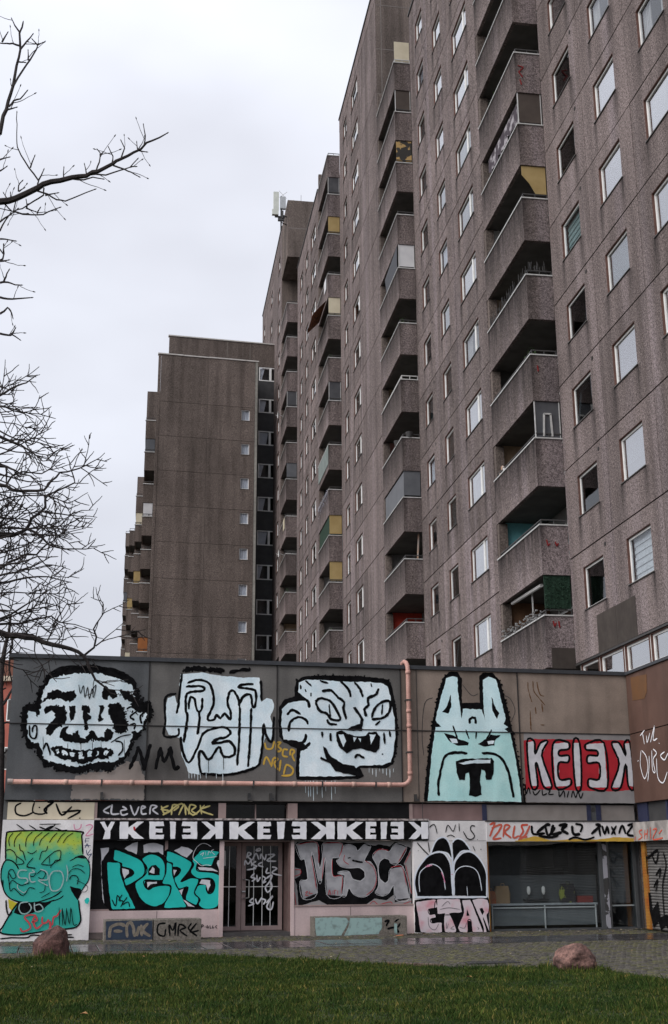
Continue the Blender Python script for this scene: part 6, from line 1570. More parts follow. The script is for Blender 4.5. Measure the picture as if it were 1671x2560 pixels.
# stepped balcony columns receding on the left of the gable block
def steps(yw, x0, x1, ztop, k0, n, roofz, seed):
    rr = random.Random(seed); o = GB
    M3 = Matrix.Rotation(-DL, 3, 'Z')
    wdt = x1 - x0
    def L3(x, y, z): q = M3 @ (Vector((x, y, z)) - o); return (q.x, q.y, q.z)
    z = ztop
    part('rear_wall', MB().box(0, wdt + 3.2, 3.0, 3.3, -roofz + 6, 0), AGG2, block, L3(x0, yw, roofz), -DL)
    part('rear_side_wall', MB().box(-.01, .16, 3.3, 13, -roofz + 6, -.02), AGG, block, L3(x0, yw, roofz), -DL)
    for i in range(n):
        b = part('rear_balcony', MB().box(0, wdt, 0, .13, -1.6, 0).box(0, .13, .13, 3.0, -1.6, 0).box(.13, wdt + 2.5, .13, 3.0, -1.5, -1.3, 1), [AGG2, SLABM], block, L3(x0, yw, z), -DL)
        part('cap', MB().box(-.05, wdt, -.05, .18, .003, .06), METAL, b)
        part('railing', MB().box(.0, wdt, .02, .06, .24, .28).box(.02, .06, .02, .06, .06, .24).box(wdt * .6, wdt * .6 + .04, .02, .06, .06, .24), RAIL, b)
        t = SCR.get((seed, i))
        if t: part('side_screen', MB().box(.06, wdt - .02, .05, .09, .12, 1.2), PANELM[t], b)
        z -= ST
SCR = {(1, 0): None, (1, 1): 'smoke', (1, 3): 'white', (1, 7): 'orange', (2, 1): 'cream', (2, 3): 'yellow', (2, 6): 'white', (3, 3): 'yellow', (3, 5): 'cream', (4, 3): 'smoke', (4, 6): 'cream'}
steps(97.5, -1.26, -.42, 37.65, 0, 9, 41.5, 1)
steps(111.0, -2.06, -1.26, 34.95, 0, 8, 37.85, 2)
steps(125.0, -2.86, -2.06, 35.3, 0, 9, 35.4, 3)
steps(143.0, -3.72, -2.86, 39.8, 0, 9, 39.75, 4)

# ================================================================== distant red brick block at the left edge
red = thing('red_building', 'red rendered building with rows of small windows behind the bare tree at the left edge', 'building', (-9.0, 76.0, 0), R(-20))
REDM = mat('red_render', (.36, .115, .085), (.30, .09, .07), scale=2, rough=.9)
part('wall', MB().box(-9, 3.2, 0, 12, 0, 12.3), REDM, red)
part('eaves', MB().box(-9.3, 3.5, -.35, 12.3, 12.3, 12.6), mat('pale_eaves', (.5, .42, .33), rough=.8), red); part('roof', MB().prism([(-9.3, 12.6), (3.5, 12.6), (2.0, 13.6), (-7.8, 13.6)], -.2, 12), mat('roof_tile', (.16, .07, .05), rough=.9), red)
for fl in range(4):
    for i in range(8):
        xx = 2.2 - i * 1.4; zz = 1.2 + fl * 2.9
        w = obj('window', cached('rw', lambda: MB().box(-.4, .4, -.03, .03, 0, 1.35).mesh('window', WHITE)), red, (xx, 0, zz)); obj('pane', cached('rwp', lambda: MB().box(-.33, .33, -.04, -.031, .07, 1.28).mesh('pane', SPAN)), w)
    for i in range(7):
        yy = .9 + i * 1.6; zz = 1.2 + fl * 2.9
        w = obj('window', cached('rw2', lambda: MB().box(-.03, .03, -.4, .4, 0, 1.35).mesh('window', WHITE)), red, (3.2, yy, zz)); obj('pane', cached('rwp2', lambda: MB().box(.031, .04, -.33, .33, .07, 1.28).mesh('pane', SPAN)), w)

# ================================================================== low shop building with the painted fascia
shop = thing('shop_building', 'low flat roofed shop building covered in painted faces and graffiti lettering', 'shop building', (PX0, PY0, 0), DL)
FASG = mat('grey_fascia', (.088, .093, .099), (.118, .123, .130), scale=1.2, rough=.8, streak=.22, fine=.08, bump=.1)
FASB = mat('brown_grey_fascia', (.195, .155, .130), (.265, .212, .178), scale=1.2, rough=.8, streak=.30, fine=.08, bump=.1)
FASM = mat('faded_fascia', (.115, .110, .106), (.155, .147, .140), scale=1.0, rough=.8, streak=.28, fine=.08, bump=.1)
JB = [-7.80, -4.57, -1.41, 1.78, 4.95, 8.12]
for i in range(5):
    m = (FASG, FASM, FASM, FASB, FASB)[i]
    for (z0, z1) in ((3.10, 4.84), (4.865, 6.40)):
        part('fascia_panel', MB().box(JB[i] + .012, JB[i + 1] - .012, rnd.uniform(0, .003), .16, z0, z1), m, shop)
part('fascia_backing', MB().box(-7.78, 8.1, .06, .3, 3.12, 6.38), CORE, shop)
part('roof_flashing', MB().box(-7.88, 8.10, -.06, .4, 6.404, 6.50), mat('dark_flashing', (.045, .048, .055), rough=.5), shop)
part('left_side_wall', MB().box(-7.795, -7.6, .17, 14, 0, 6.38), FASG, shop)
part('roof', MB().box(-7.75, 12.5, .3, 3.6, 6.2, 6.36), mat('roof_felt', (.06, .06, .06), rough=.95), shop)
part('soffit', MB().box(-7.7, 8.1, .17, .9, 3.03, 3.095), CORE, shop)
# pink drain pipe
PINK = mat('faded_pink_paint', (.58, .34, .29), (.46, .25, .21), scale=3.5, rough=.7, streak=.25, fine=.15)
PINK2 = mat('pale_pink_paint', (.56, .36, .30), (.5, .32, .27), scale=2.5, rough=.55, streak=.12)
pp = part('drain_pipe', MB().tube([(-7.72, -.13, 3.50), (1.72, -.13, 3.50), (1.80, -.13, 3.51), (1.88, -.13, 3.55), (1.94, -.13, 3.63), (1.95, -.13, 3.72), (1.95, -.13, 6.36), (1.945, -.12, 6.46), (1.93, -.06, 6.56), (1.91, .04, 6.60), (1.89, .14, 6.57), (1.88, .20, 6.48)], .057, 12), PINK, shop, smooth=True, label='faded pink drain pipe running along the fascia and up over the roof edge')
for a in (-6.42, -4.9, -3.62, -2.72, -.98, .5, 1.4): part('collar', MB().tube([(a - .05, -.13, 3.5), (a + .05, -.13, 3.5)], .066, 12), PINK2, pp, smooth=True)
for z in (3.78, 4.95, 5.32, 6.3): part('collar', MB().tube([(1.95, -.13, z - .045), (1.95, -.13, z + .045)], .066, 12), PINK, pp, smooth=True)
for a in (-7.2, -5.6, -4.2, -2.0, -.3, 1.05): part('clamp', MB().box(a - .018, a + .018, -.19, .0, 3.432, 3.438).box(a - .018, a + .018, -.195, -.188, 3.432, 3.57).box(a - .018, a + .018, -.19, 0, 3.562, 3.568), RAIL, pp)
for z in (4.3, 5.6): part('clamp', MB().box(1.88, 2.02, -.195, -.189, z - .018, z + .018).box(1.88, 1.886, -.19, 0, z - .018, z + .018).box(2.014, 2.02, -.19, 0, z - .018, z + .018), RAIL, pp)
part('end_cap', MB().tube([(-7.74, -.13, 3.5), (-7.62, -.13, 3.5)], .068, 12), mat('pipe_cap', (.4, .33, .3), (.2, .16, .15), scale=9, rough=.7), pp)
for a in (-5.58, -2.08, -1.55, 2.1): part('lamp_bracket', MB().box(a - .03, a + .03, -.08, -.002, 3.11, 3.28).box(a - .03, a + .05, -.16, -.08, 3.11, 3.16), RAIL, shop)
part('wire', MB().tube([(2.2, -.02, 3.1), (2.2, -.02, 6.45)], .008, 5).tube([(2.28, -.03, 2.6), (2.28, -.03, 3.1)], .008, 5), RAIL, shop)
# ---- clerestory strip
CREAM = mat('cream_paint', (.58, .52, .40), (.52, .46, .35), scale=2, rough=.8, streak=.12)
MAUVE = mat('mauve_panel', (.19, .125, .12), (.23, .155, .15), scale=2, rough=.6, streak=.2)
BLK = mat('black_board', (.006, .006, .007), (.012, .012, .013), scale=3, rough=.6, spec=.12)
FRM = mat('old_pink_frame', (.36, .27, .255), (.30, .22, .21), scale=4, rough=.7, streak=.2)
part('cream_panel', MB().box(-7.70, -5.73, .05, .2, 2.66, 3.05), CREAM, shop)
part('transom_board', MB().box(-5.66, -2.80, .10, .2, 2.70, 3.05), BLK, shop)
part('transom_board', MB().box(-.87, 1.97, .10, .2, 2.70, 3.05), BLK, shop)
part('transom_glass', MB().box(-2.62, -1.10, .30, .33, 2.70, 3.04), DOORGLASS, shop); part('transom_backing', MB().box(-2.62, -1.10, .5, .52, 2.68, 3.05), mat('dusty_board', (.10, .10, .085), rough=.9), shop)
part('transom_frame', MB().box(-5.73, -5.66, .06, .22, 2.66, 3.05).box(-2.80, -2.62, .06, .35, 2.66, 3.05).box(-1.10, -.87, .06, .35, 2.66, 3.05).box(-1.88, -1.85, .28, .34, 2.70, 3.04).box(1.97, 2.05, .06, .22, 2.66, 3.05), FRM, shop)
part('mauve_panel', MB().box(2.05, 3.88, .09, .2, 2.66, 3.05), MAUVE, shop)
PALEP = mat('pale_metal_panel', (.24, .215, .20), (.30, .275, .26), scale=1.5, rough=.5, streak=.2)
part('metal_panel', MB().box(4.0, 6.72, .09, .2, 2.66, 3.04), PALEP, shop); part('metal_panel', MB().box(7.11, 8.05, .092, .2, 2.66, 3.04), PALEP, shop); part('metal_panel', MB().box(6.83, 6.98, .093, .2, 2.66, 3.04), FASG, shop)
part('blue_frame', MB().box(3.88, 4.0, .07, .22, 2.64, 3.05).box(6.72, 6.83, .07, .22, 2.64, 3.05).box(6.98, 7.11, .07, .22, 2.64, 3.05), mat('navy_frame', (.03, .035, .075), rough=.5), shop)
part('vent_disc', MB().tube([(6.9, .08, 2.93), (6.9, .11, 2.93)], .05, 12), RAIL, shop)
part('ledge', MB().box(-5.72, 2.4, -.14, .06, 2.645, 2.685), mat('peeling_ledge', (.45, .40, .39), (.12, .1, .1), scale=9, rough=.8, lo=.45, hi=.6), shop)
# ---- ground floor
WALLW = mat('white_wall_paint', (.76, .74, .74), (.66, .64, .65), scale=2, rough=.85, streak=.14, fine=.05)
WALLP = mat('pale_pink_wall', (.60, .47, .465), (.52, .41, .405), scale=2, rough=.85, streak=.15, fine=.05)
part('corner_pier', MB().box(-7.78, -5.73, -.15, .6, 0, 2.645), WALLW, shop)
part('sign_band', MB().box(-5.73, 2.39, -.128, .05, 2.19, 2.64), BLK, shop)
part('left_wall', MB().box(-5.73, -2.74, 0, .25, 0, .62), WALLP, shop)
part('right_wall', MB().box(-.97, 2.0, 0, .25, 0, .66), WALLP, shop)
part('wall_joint', MB().box(-4.2, -4.19, -.004, -.001, .02, .6).box(.42, .43, -.004, -.001, .02, .64), RAIL, shop)
part('skirting', MB().box(-5.73, -5.35, -.02, -.004, .02, .16), mat('dirty_skirting', (.12, .1, .095), (.2, .16, .15), scale=6, rough=.8), shop)
part('shop_window', MB().box(-5.72, -2.76, .072, .09, .625, 2.19), BLK, shop); part('shop_window', MB().box(-.96, 2.0, .072, .09, .665, 2.17), BLK, shop)
part('window_mullion', MB().box(-4.05, -3.98, .056, .071, .64, 2.18).box(-5.75, -2.74, .05, .071, .62, .66), FRM, shop)
part('window_mullion', MB().box(.48, .57, .062, .071, .68, 2.17).box(-.97, 2.0, -.02, .06, .66, .69), FRM, shop)
part('door_jamb', MB().box(-2.76, -2.66, -.05, .8, 0, 2.19), WALLP, shop); part('door_jamb', MB().box(-1.04, -.96, -.02, .8, 0, 2.19), WALLP, shop)
part('door_lintel', MB().box(-2.66, -1.04, .0, .8, 2.15, 2.64), FRM, shop)
part('door_step', MB().box(-2.66, -1.04, .02, .9, .005, .10), mat('dark_step', (.05, .045, .045), (.08, .075, .075), scale=5, rough=.5), shop)
part('doorway_wall', MB().box(-1.08, -1.041, .05, .79, .1, 2.15), mat('grimy_mauve_wall', (.14, .085, .08), (.19, .13, .12), scale=3, rough=.8, streak=.3), shop)
dr = part('entrance_door', MB().box(-2.12, -2.02, .68, .74, .11, 2.14).box(-1.22, -1.12, .68, .74, .11, 2.14).box(-2.02, -1.22, .68, .74, 2.06, 2.14).box(-2.02, -1.22, .68, .74, .11, .21), FRM, shop, label='pinkish framed glass door with white bars and scribbled tags')
part('pane', MB().box(-2.02, -1.22, .70, .712, .21, 2.06), DOORGLASS, dr)
part('bar', MB().box(-1.83, -1.815, .685, .699, .21, 2.06).box(-1.62, -1.605, .685, .699, .21, 2.06).box(-1.42, -1.405, .685, .699, .21, 2.06).box(-2.02, -1.22, .683, .697, 1.1, 1.115), WHITE, dr)
part('handle', MB().tube([(-2.07, .68, 1.28), (-2.07, .6, 1.28), (-1.95, .6, 1.26), (-1.95, .6, .86), (-2.07, .6, .84), (-2.07, .68, .84)], .017, 8), mat('brushed_steel', (.45, .45, .45), rough=.35, metal=.9), dr, smooth=True)
part('lock', MB().tube([(-2.1, .68, 1.0), (-2.1, .64, 1.0), (-2.03, .63, 1.0)], .022, 8), MATS['brushed_steel'], dr); 
sp = part('side_panel', MB().box(-2.66, -2.58, .69, .75, .11, 2.14).box(-2.25, -2.13, .69, .75, .11, 2.14).box(-2.58, -2.25, .69, .75, 2.06, 2.14).box(-2.58, -2.25, .69, .75, .11, .2), FRM, shop)
part('pane', MB().box(-2.58, -2.25, .71, .722, .2, 2.06), DOORGLASS, sp); part('bar', MB().box(-2.43, -2.415, .695, .709, .2, 2.06).box(-2.58, -2.25, .693, .707, 1.1, 1.125), WHITE, sp)
part('dark_interior', MB().box(-2.8, -.95, 2.6, 2.7, 0, 3.0).box(-2.85, -2.75, .8, 2.7, 0, 3.).box(-1.0, -.9, .8, 2.7, 0, 3.).box(-2.8, -.95, .8, 2.7, 0, .05).box(-2.8, -.95, .8, 2.7, 2.2, 2.3), BLK, shop)
part('notice', MB().box(-2.60, -2.52, .675, .688, 1.6, 1.95), WHITE, shop)
# pier with the arches
part('arch_wall', MB().box(2.0, 3.90, -.10, .3, 0, 2.64), WALLW, shop)
part('arch_wall_joint', MB().box(2.02, 3.9, -.103, -.101, 2.155, 2.162), RAIL, shop)
# awning box over the shopfront
part('awning_box', MB().box(3.90, 8.05, -.15, .3, 2.14, 2.62), WALLW, shop); part('awning_box_top', MB().box(3.88, 8.05, -.17, .09, 2.622, 2.65), RAIL, shop)
part('orange_edge', MB().box(3.903, 3.97, .0, .2, .0, 2.135), mat('orange_paint', (.36, .105, .022), (.40, .21, .04), scale=3, rough=.7), shop)
# shopfront glazing
GF = mat('grey_aluminium', (.09, .095, .10), (.11, .115, .12), scale=3, rough=.45, metal=.3)
sf = part('shopfront', MB().box(3.97, 4.05, .2, .3, .03, 2.14).box(7.02, 7.12, .2, .3, .03, 2.14).box(7.24, 7.30, .2, .3, .03, 2.14).box(7.98, 8.06, .2, .3, .03, 2.14).box(3.97, 8.06, .18, .3, 0, .05), GF, shop, label='grey framed shop window with paper bags and a counter inside')
part('pane', MB().box(4.05, 7.02, .245, .255, .05, 2.14), SHOPGLASS, sf); part('pane', MB().box(7.30, 7.98, .245, .255, .05, 2.14), SHOPGLASS, sf)
STK = mat('sticker_strip', (.32, .32, .36), (.05, .05, .05), scale=4, rough=.5, lo=.5, hi=.54)
part('sticker_post', MB().box(7.125, 7.235, .17, .3, .03, 2.08), STK, sf)
INT = mat('shop_wall', (.09, .09, .095), (.13, .13, .135), scale=1.0, rough=.8); INF = mat('shop_floor', (.05, .05, .052), rough=.5)
part('interior_wall', MB().box(3.9, 8.1, 4.2, 4.3, 0, 2.9).box(3.92, 3.96, .3, 4.2, 0, 2.9).box(8.1, 8.2, .3, 4.2, 0, 2.9).box(3.9, 8.1, .3, 4.2, 2.55, 2.65), INT, shop); part('interior_floor', MB().box(3.9, 8.1, .3, 4.2, 0, .04), INF, shop)
part('window_ledge', MB().box(4.1, 6.98, .32, .62, .60, .645), mat('pale_ledge', (.5, .52, .54), rough=.4), shop)
part('ledge_frame', MB().box(4.12, 4.15, .32, .35, .05, .6).box(5.52, 5.55, .32, .35, .05, .6).box(6.9, 6.93, .32, .35, .05, .6).box(4.12, 6.93, .32, .35, .53, .56), WHITE, shop)
part('ledge_front', MB().box(4.15, 6.9, .37, .39, .12, .53), mat('grey_board', (.19, .20, .205), (.23, .24, .245), scale=2, rough=.6), shop)
part('ledge_frame', MB().box(7.3, 7.98, .32, .35, .55, .585), WHITE, shop)
part('interior_blind', MB().box(7.32, 7.97, .5, .52, .62, 2.1), mat('grey_blind', (.15, .155, .165), (.12, .125, .13), scale=1, stretch=(.1, .1, 40), rough=.7), shop)
part('interior_panel', MB().box(4.2, 5.6, 1.6, 1.66, .1, 2.2), mat('milky_panel', (.06, .062, .066), rough=.5), shop); part('interior_poster', MB().box(6.3, 6.7, 1.4, 1.42, 1.5, 2.1), BLK, shop); part('interior_shelf', MB().box(5.7, 6.9, 2.2, 2.5, .9, 1.5), mat('dark_shelf', (.06, .055, .05), rough=.7), shop)
KR_ = mat('kraft_paper', (.42, .28, .17), (.35, .23, .13), scale=4, rough=.9); 
def bag(a, w, h, d, m, label, y=.40):
    t = thing('paper_bag', label, 'bag', tuple(pw(a, y, .647)), DL)
    mb = MB(); q = .03
    mb.quad((0, 0, 0), (w, 0, 0), (w + q, q, h * .55), (w - q, 0, h), (q, .02, h), (-q, q, h * .5)); mb.quad((0, d, 0), (w, d, 0), (w + q, d - q, h * .55), (w - q, d, h), (q, d - .02, h), (-q, d - q, h * .5))
    mb.quad((0, 0, 0), (-q, q, h * .5), (q, .02, h), (q, d - .02, h), (-q, d - q, h * .5), (0, d, 0)); mb.quad((w, 0, 0), (w + q, q, h * .55), (w - q, 0, h), (w - q, d, h), (w + q, d - q, h * .55), (w, d, 0)); mb.quad((0, 0, 0), (w, 0, 0), (w, d, 0), (0, d, 0))
    part('body', mb, m, t); part('handle', MB().tube([(w * .35, .01, h), (w * .4, .01, h + .06), (w * .6, .01, h + .06), (w * .65, .01, h)], .008, 5), m, t)
bag(4.28, .36, .42, .16, KR_, 'brown kraft paper bag standing on the shop window ledge')
bag(4.02, .25, .30, .14, mat('orange_bag', (.5, .13, .06), (.4, .25, .15), scale=3, rough=.9), 'smaller orange topped paper bag at the left end of the shop window ledge')
bag(6.05, .36, .46, .16, mat('lime_dark_bag', (.03, .026, .03), (.32, .35, .06), scale=3.5, rough=.7, lo=.55, hi=.6), 'dark and lime green carrier bag on the right of the shop window ledge')
crate = tag(part('red_tray', MB().box(0, .42, 0, .2, 0, .02).box(0, .42, 0, .015, .02, .16).box(0, .42, .185, .2, .02, .16).box(0, .015, .015, .185, .02, .16).box(.405, .42, .015, .185, .02, .16), mat('dull_red_plastic', (.3, .06, .05), rough=.5), None, tuple(pw(6.47, .40, .647)), DL), 'dull red plastic tray at the right end of the shop window ledge', 'tray')
for i, a in enumerate((5.22, 5.62)):
    lampm = MATS.get('lit_lamp')
    if not lampm:
        lampm = bpy.data.materials.new('lit_lamp'); lampm.use_nodes = True; bb = lampm.node_tree.nodes['Principled BSDF']; bb.inputs['Emission Color'].default_value = (1, .96, .9, 1); bb.inputs['Emission Strength'].default_value = .06; bb.inputs['Base Color'].default_value = (.5, .5, .5, 1); MATS['lit_lamp'] = lampm
    l = thing('counter_lamp', ('left' if i == 0 else 'right') + ' one of two small lit lamps glowing inside the shop', 'lamp', tuple(pw(a, .57, .75)), DL, 'small lit lamps inside the shop')
    part('bulb', MB().tube([(0, 0, .1), (0, 0, .16), (0, 0, .26), (0, 0, .3)], [.02, .045, .045, .02], 10), lampm, l, smooth=True); part('stand', MB().tube([(0, 0, 0), (0, 0, .1)], .02, 8), RAIL, l)
part('interior_table', MB().box(5.1, 5.75, .52, .65, .70, .745), INF, shop)

part('added_glass_backing', MB().box(3.97, 7.12, .66, .68, .1, 1.32), mat('milky_backing', (.095, .10, .105), (.135, .14, .145), scale=.8, rough=.35), shop)  # added grey panel, lightens the lower glass like a milky reflection
# ---- right wing, facing left, nearer to the viewer
XW = 12.50
WO = Vector((PX0, PY0, 0)); MI = Matrix.Rotation(-DL, 3, 'Z')
def ws(name, mb, m, **k):   # world-axis part of the shop building
    q = MI @ (Vector((0, 0, 0)) - WO); return part(name, mb, m, shop, tuple(q), -DL, **k)
YC = 30.62
RB = mat('red_brown_fascia', (.085, .045, .034), (.108, .060, .046), scale=1, rough=.75, streak=.22, fine=.06)
ws('wing_panel', MB().box(XW, XW + .15, 24.0, YC - .04, 4.865, 6.40), RB); ws('wing_panel', MB().box(XW + .003, XW + .15, 24.0, YC - .04, 3.10, 4.84), RB)
ws('wing_panel', MB().box(XW, XW + .15, 17.0, 23.98, 3.10, 6.40), RB)
ws('wing_backing', MB().box(XW + .08, XW + .4, 17.0, YC, 3.12, 6.38), CORE); ws('corner_joint', MB().box(XW + .02, XW + .1, YC - .05, YC + .02, 3.1, 6.4), CORE)
ws('wing_flashing', MB().box(XW - .05, XW + .2, 17.0, YC - .1, 6.404, 6.48), MATS['dark_flashing'])
ws('wing_clerestory', MB().box(XW + .12, XW + .16, 27.6, 30.0, 2.62, 3.08), SPAN); ws('wing_clerestory_frame', MB().box(XW + .08, XW + .2, 30.0, YC, 2.62, 3.09).box(XW + .08, XW + .2, 28.75, 28.85, 2.62, 3.09).box(XW + .08, XW + .2, 17, 27.6, 2.62, 3.09), MATS['navy_frame'])
ws('wing_awning_box', MB().box(XW - .15, XW + .2, 17.0, YC - .12, 2.14, 2.60), mat('dirty_white_awning', (.45, .42, .40), (.22, .2, .19), scale=2.5, rough=.8, streak=.35))
SH = mat('shutter_steel', (.17, .165, .165), (.22, .215, .21), scale=2, rough=.5, metal=.3, streak=.25)
zz = .02
while zz < 2.12:                     # each shutter slat is a curved strip
    ws('shutter_slat', MB().prism([(XW + .10, zz), (XW + .075, zz + .018), (XW + .07, zz + .04), (XW + .085, zz + .066), (XW + .12, zz + .07), (XW + .12, zz)], 24.0, YC - .42, axis='y'), SH); zz += .0705
ws('orange_slats', MB().box(XW + .04, XW + .1, YC - .36, YC - .14, .01, 2.13), MATS['orange_paint'])
mb = MB(); zz = .03
while zz < 1.9: mb.box(XW + .028, XW + .04, YC - .35, YC - .15, zz, zz + .028); zz += .07
ws('orange_slat_ribs', mb, MATS['orange_paint'])
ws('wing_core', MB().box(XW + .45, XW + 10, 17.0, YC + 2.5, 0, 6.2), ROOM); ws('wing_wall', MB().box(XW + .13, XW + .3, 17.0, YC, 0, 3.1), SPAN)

# ================================================================== painted murals and tags (flat paint, a few millimetres proud)
PAINT = {'k': mat('black_paint', (.004, .004, .0045), (.009, .009, .010), scale=6, rough=.9, spec=.04), 'w': mat('pale_blue_white_paint', (.62, .75, .82), (.76, .85, .90), scale=2.6, rough=.85, streak=.16, fine=.07, spec=.1),
         'w2': mat('white_spray', (.80, .80, .83), (.66, .66, .70), scale=5, rough=.7), 'a': mat('pale_aqua_paint', (.56, .77, .82), (.66, .85, .89), scale=2.4, rough=.85, streak=.13, fine=.06, spec=.1), 'b': mat('aqua_paint', (.44, .74, .74), (.54, .82, .81), scale=2.4, rough=.85, streak=.13, fine=.06, spec=.1),
         's': mat('silver_paint', (.50, .50, .54), (.62, .62, .66), scale=5, rough=.45), 's2': mat('chrome_grey_paint', (.22, .22, .235), (.36, .36, .38), scale=4, rough=.45), 'g': mat('grey_roller_paint', (.23, .22, .225), (.28, .27, .27), scale=2, rough=.8, streak=.1),
         'g2': mat('grey_spray', (.38, .44, .45), (.22, .40, .39), scale=7, rough=.7), 'r': mat('red_paint', (.42, .018, .03), (.34, .014, .024), scale=3, rough=.6), 'r2': mat('coral_red_spray', (.50, .06, .075), (.42, .05, .06), scale=4, rough=.6), 'r3': mat('orange_red_spray', (.55, .07, .04), (.5, .12, .08), scale=4, rough=.7),
         't': mat('teal_paint', (.008, .44, .39), (.012, .50, .45), scale=3, rough=.6), 'y': mat('ochre_spray', (.55, .35, .05), (.45, .28, .05), scale=6, rough=.7), 'y2': mat('yellow_spray', (.55, .48, .03), rough=.7), 'j': mat('pale_yellow_spray', (.55, .48, .20), rough=.7),
         'n': mat('beige_patch', (.27, .235, .215), (.31, .275, .255), scale=2, rough=.85, streak=.12), 'o': mat('rust_stain', (.12, .055, .02), rough=.9), 'o2': mat('ochre_patch', (.13, .06, .024), (.11, .055, .026), scale=3, rough=.8), 'q': mat('crack_line', (.05, .045, .045), rough=.9), 'q2': mat('grey_pen', (.13, .12, .13), rough=.8),
         'p': mat('pink_spray', (.62, .16, .32), (.6, .3, .4), scale=6, rough=.7), 'i': mat('pink_white_spray', (.62, .54, .58), (.60, .25, .30), scale=2.2, rough=.75, lo=.46, hi=.68), 'l': mat('navy_pen', (.02, .035, .11), rough=.7), 'h': mat('ice_white_spray', (.60, .65, .74), (.7, .74, .8), scale=4, rough=.7),
         'u': mat('navy_spray', (.02, .03, .055), (.03, .045, .07), scale=6, rough=.8), 'e': mat('bare_aggregate', (.14, .12, .095), (.22, .19, .155), scale=18, rough=.95), 'm': mat('mint_paint', (.27, .39, .38), (.15, .2, .19), scale=9, rough=.85, lo=.5, hi=.75)}
def vmat():
    m = bpy.data.materials.new('green_fade_paint'); m.use_nodes = True; t = m.node_tree; b = t.nodes['Principled BSDF']; L = t.links.new
    g = t.nodes.new('ShaderNodeNewGeometry'); s = t.nodes.new('ShaderNodeSeparateXYZ'); L(g.outputs['Position'], s.inputs[0])
    n = t.nodes.new('ShaderNodeTexNoise'); n.inputs['Scale'].default_value = 3.; n.inputs['Detail'].default_value = 4; L(g.outputs['Position'], n.inputs['Vector'])
    a = t.nodes.new('ShaderNodeMath'); a.operation = 'MULTIPLY_ADD'; a.inputs[1].default_value = .9; L(n.outputs['Fac'], a.inputs[0]); L(s.outputs['Z'], a.inputs[2])
    r = t.nodes.new('ShaderNodeValToRGB'); e = r.color_ramp.elements; mr_ = t.nodes.new('ShaderNodeMapRange'); mr_.inputs[1].default_value = 2.0; mr_.inputs[2].default_value = 3.0; L(a.outputs[0], mr_.inputs[0]); L(mr_.outputs[0], r.inputs[0])
    e[0].position = 0; e[0].color = (.015, .36, .30, 1); e[1].position = 1; e[1].color = (.10, .42, .10, 1)
    q = e.new(.35); q.color = (.05, .40, .24, 1); q = e.new(.62); q.color = (.40, .50, .05, 1)
    L(r.outputs[0], b.inputs['Base Color']); b.inputs['Roughness'].default_value = .7; return m
PAINT['v'] = vmat()
def catmull(P, closed, n=4):
    if len(P) < 3: return P
    o = []; k = len(P); rng_ = range(k if closed else k - 1)
    for i in rng_:
        p0, p1, p2, p3 = (P[(i - 1) % k], P[i], P[(i + 1) % k], P[(i + 2) % k]) if closed else (P[max(i - 1, 0)], P[i], P[i + 1], P[min(i + 2, k - 1)])
        for j in range(n):
            t = j / n; o.append(tuple(.5 * (2 * b + (c - a) * t + (2 * a - 5 * b + 4 * c - d) * t * t + (3 * b - a - 3 * c + d) * t ** 3) for a, b, c, d in zip(p0, p1, p2, p3)))
    if not closed: o.append(P[-1])
    return o
def paint(name, ops, place, parent, d0=.003, loc=(0, 0, 0), rz=0., label=None, ja=.006):
    """ops: fills and strokes in millimetres (u, z); each sits a fraction of a millimetre further out than the last"""
    mb = MB(); mats = []; idx = {}; d = d0; rr = random.Random(len(ops))
    for (k, c, wd_, fl, s) in ops:
        v = list(map(int, s.split())); P = [(v[i] / 1000, v[i + 1] / 1000) for i in range(0, len(v), 2)]
        if c not in idx: idx[c] = len(mats); mats.append(PAINT[c])
        m = idx[c]; d += .0005
        if k == 'F':
            Q = []
            for i in range(len(P)):          # slightly ragged hand-painted edge
                a, b = P[i], P[(i + 1) % len(P)]; n = max(1, int(math.dist(a, b) / (.06 if ja < .02 else .04)))
                for j in range(n): t = j / n; Q.append((a[0] + (b[0] - a[0]) * t + rr.uniform(-ja, ja), a[1] + (b[1] - a[1]) * t + rr.uniform(-ja, ja)))
            base = len(mb.v); mb.v += [place(u, z, d) for u, z in Q]
            for t3 in tessellate_polygon([[Vector((u, z, 0)) for u, z in Q]]): mb.f.append(tuple(base + q for q in t3)); mb.m.append(m)
        else:
            closed = fl & 1; rough = fl & 2; P = catmull(P, closed)
            if closed: P = P + [P[0]]
            Q = [P[0]]
            for p in P[1:]:
                L_ = math.dist(Q[-1], p); n = max(1, int(L_ / .05)); a = Q[-1]
                for j in range(1, n + 1): Q.append((a[0] + (p[0] - a[0]) * j / n, a[1] + (p[1] - a[1]) * j / n))
            h = wd_ / 2000; base = len(mb.v); n = len(Q); jit = h * (.6 if rough else (.3 if ja > .008 else .14))
            for i, p in enumerate(Q):
                a, b = Q[max(i - 1, 0)], Q[min(i + 1, n - 1)]; dx, dz = b[0] - a[0], b[1] - a[1]; L_ = math.hypot(dx, dz) or 1; nx, nz_ = -dz / L_, dx / L_
                e = .55 if (i in (0, n - 1) and not closed) else 1.
                w1, w2 = h * e + rr.uniform(-jit, jit), h * e + rr.uniform(-jit, jit)
                mb.v += [place(p[0] + nx * w1, p[1] + nz_ * w1, d), place(p[0] - nx * w2, p[1] - nz_ * w2, d)]
            for i in range(n - 1): mb.f.append((base + 2 * i, base + 2 * i + 1, base + 2 * i + 3, base + 2 * i + 2)); mb.m.append(m)
    return part(name, mb, mats, parent, loc, rz, label=label)
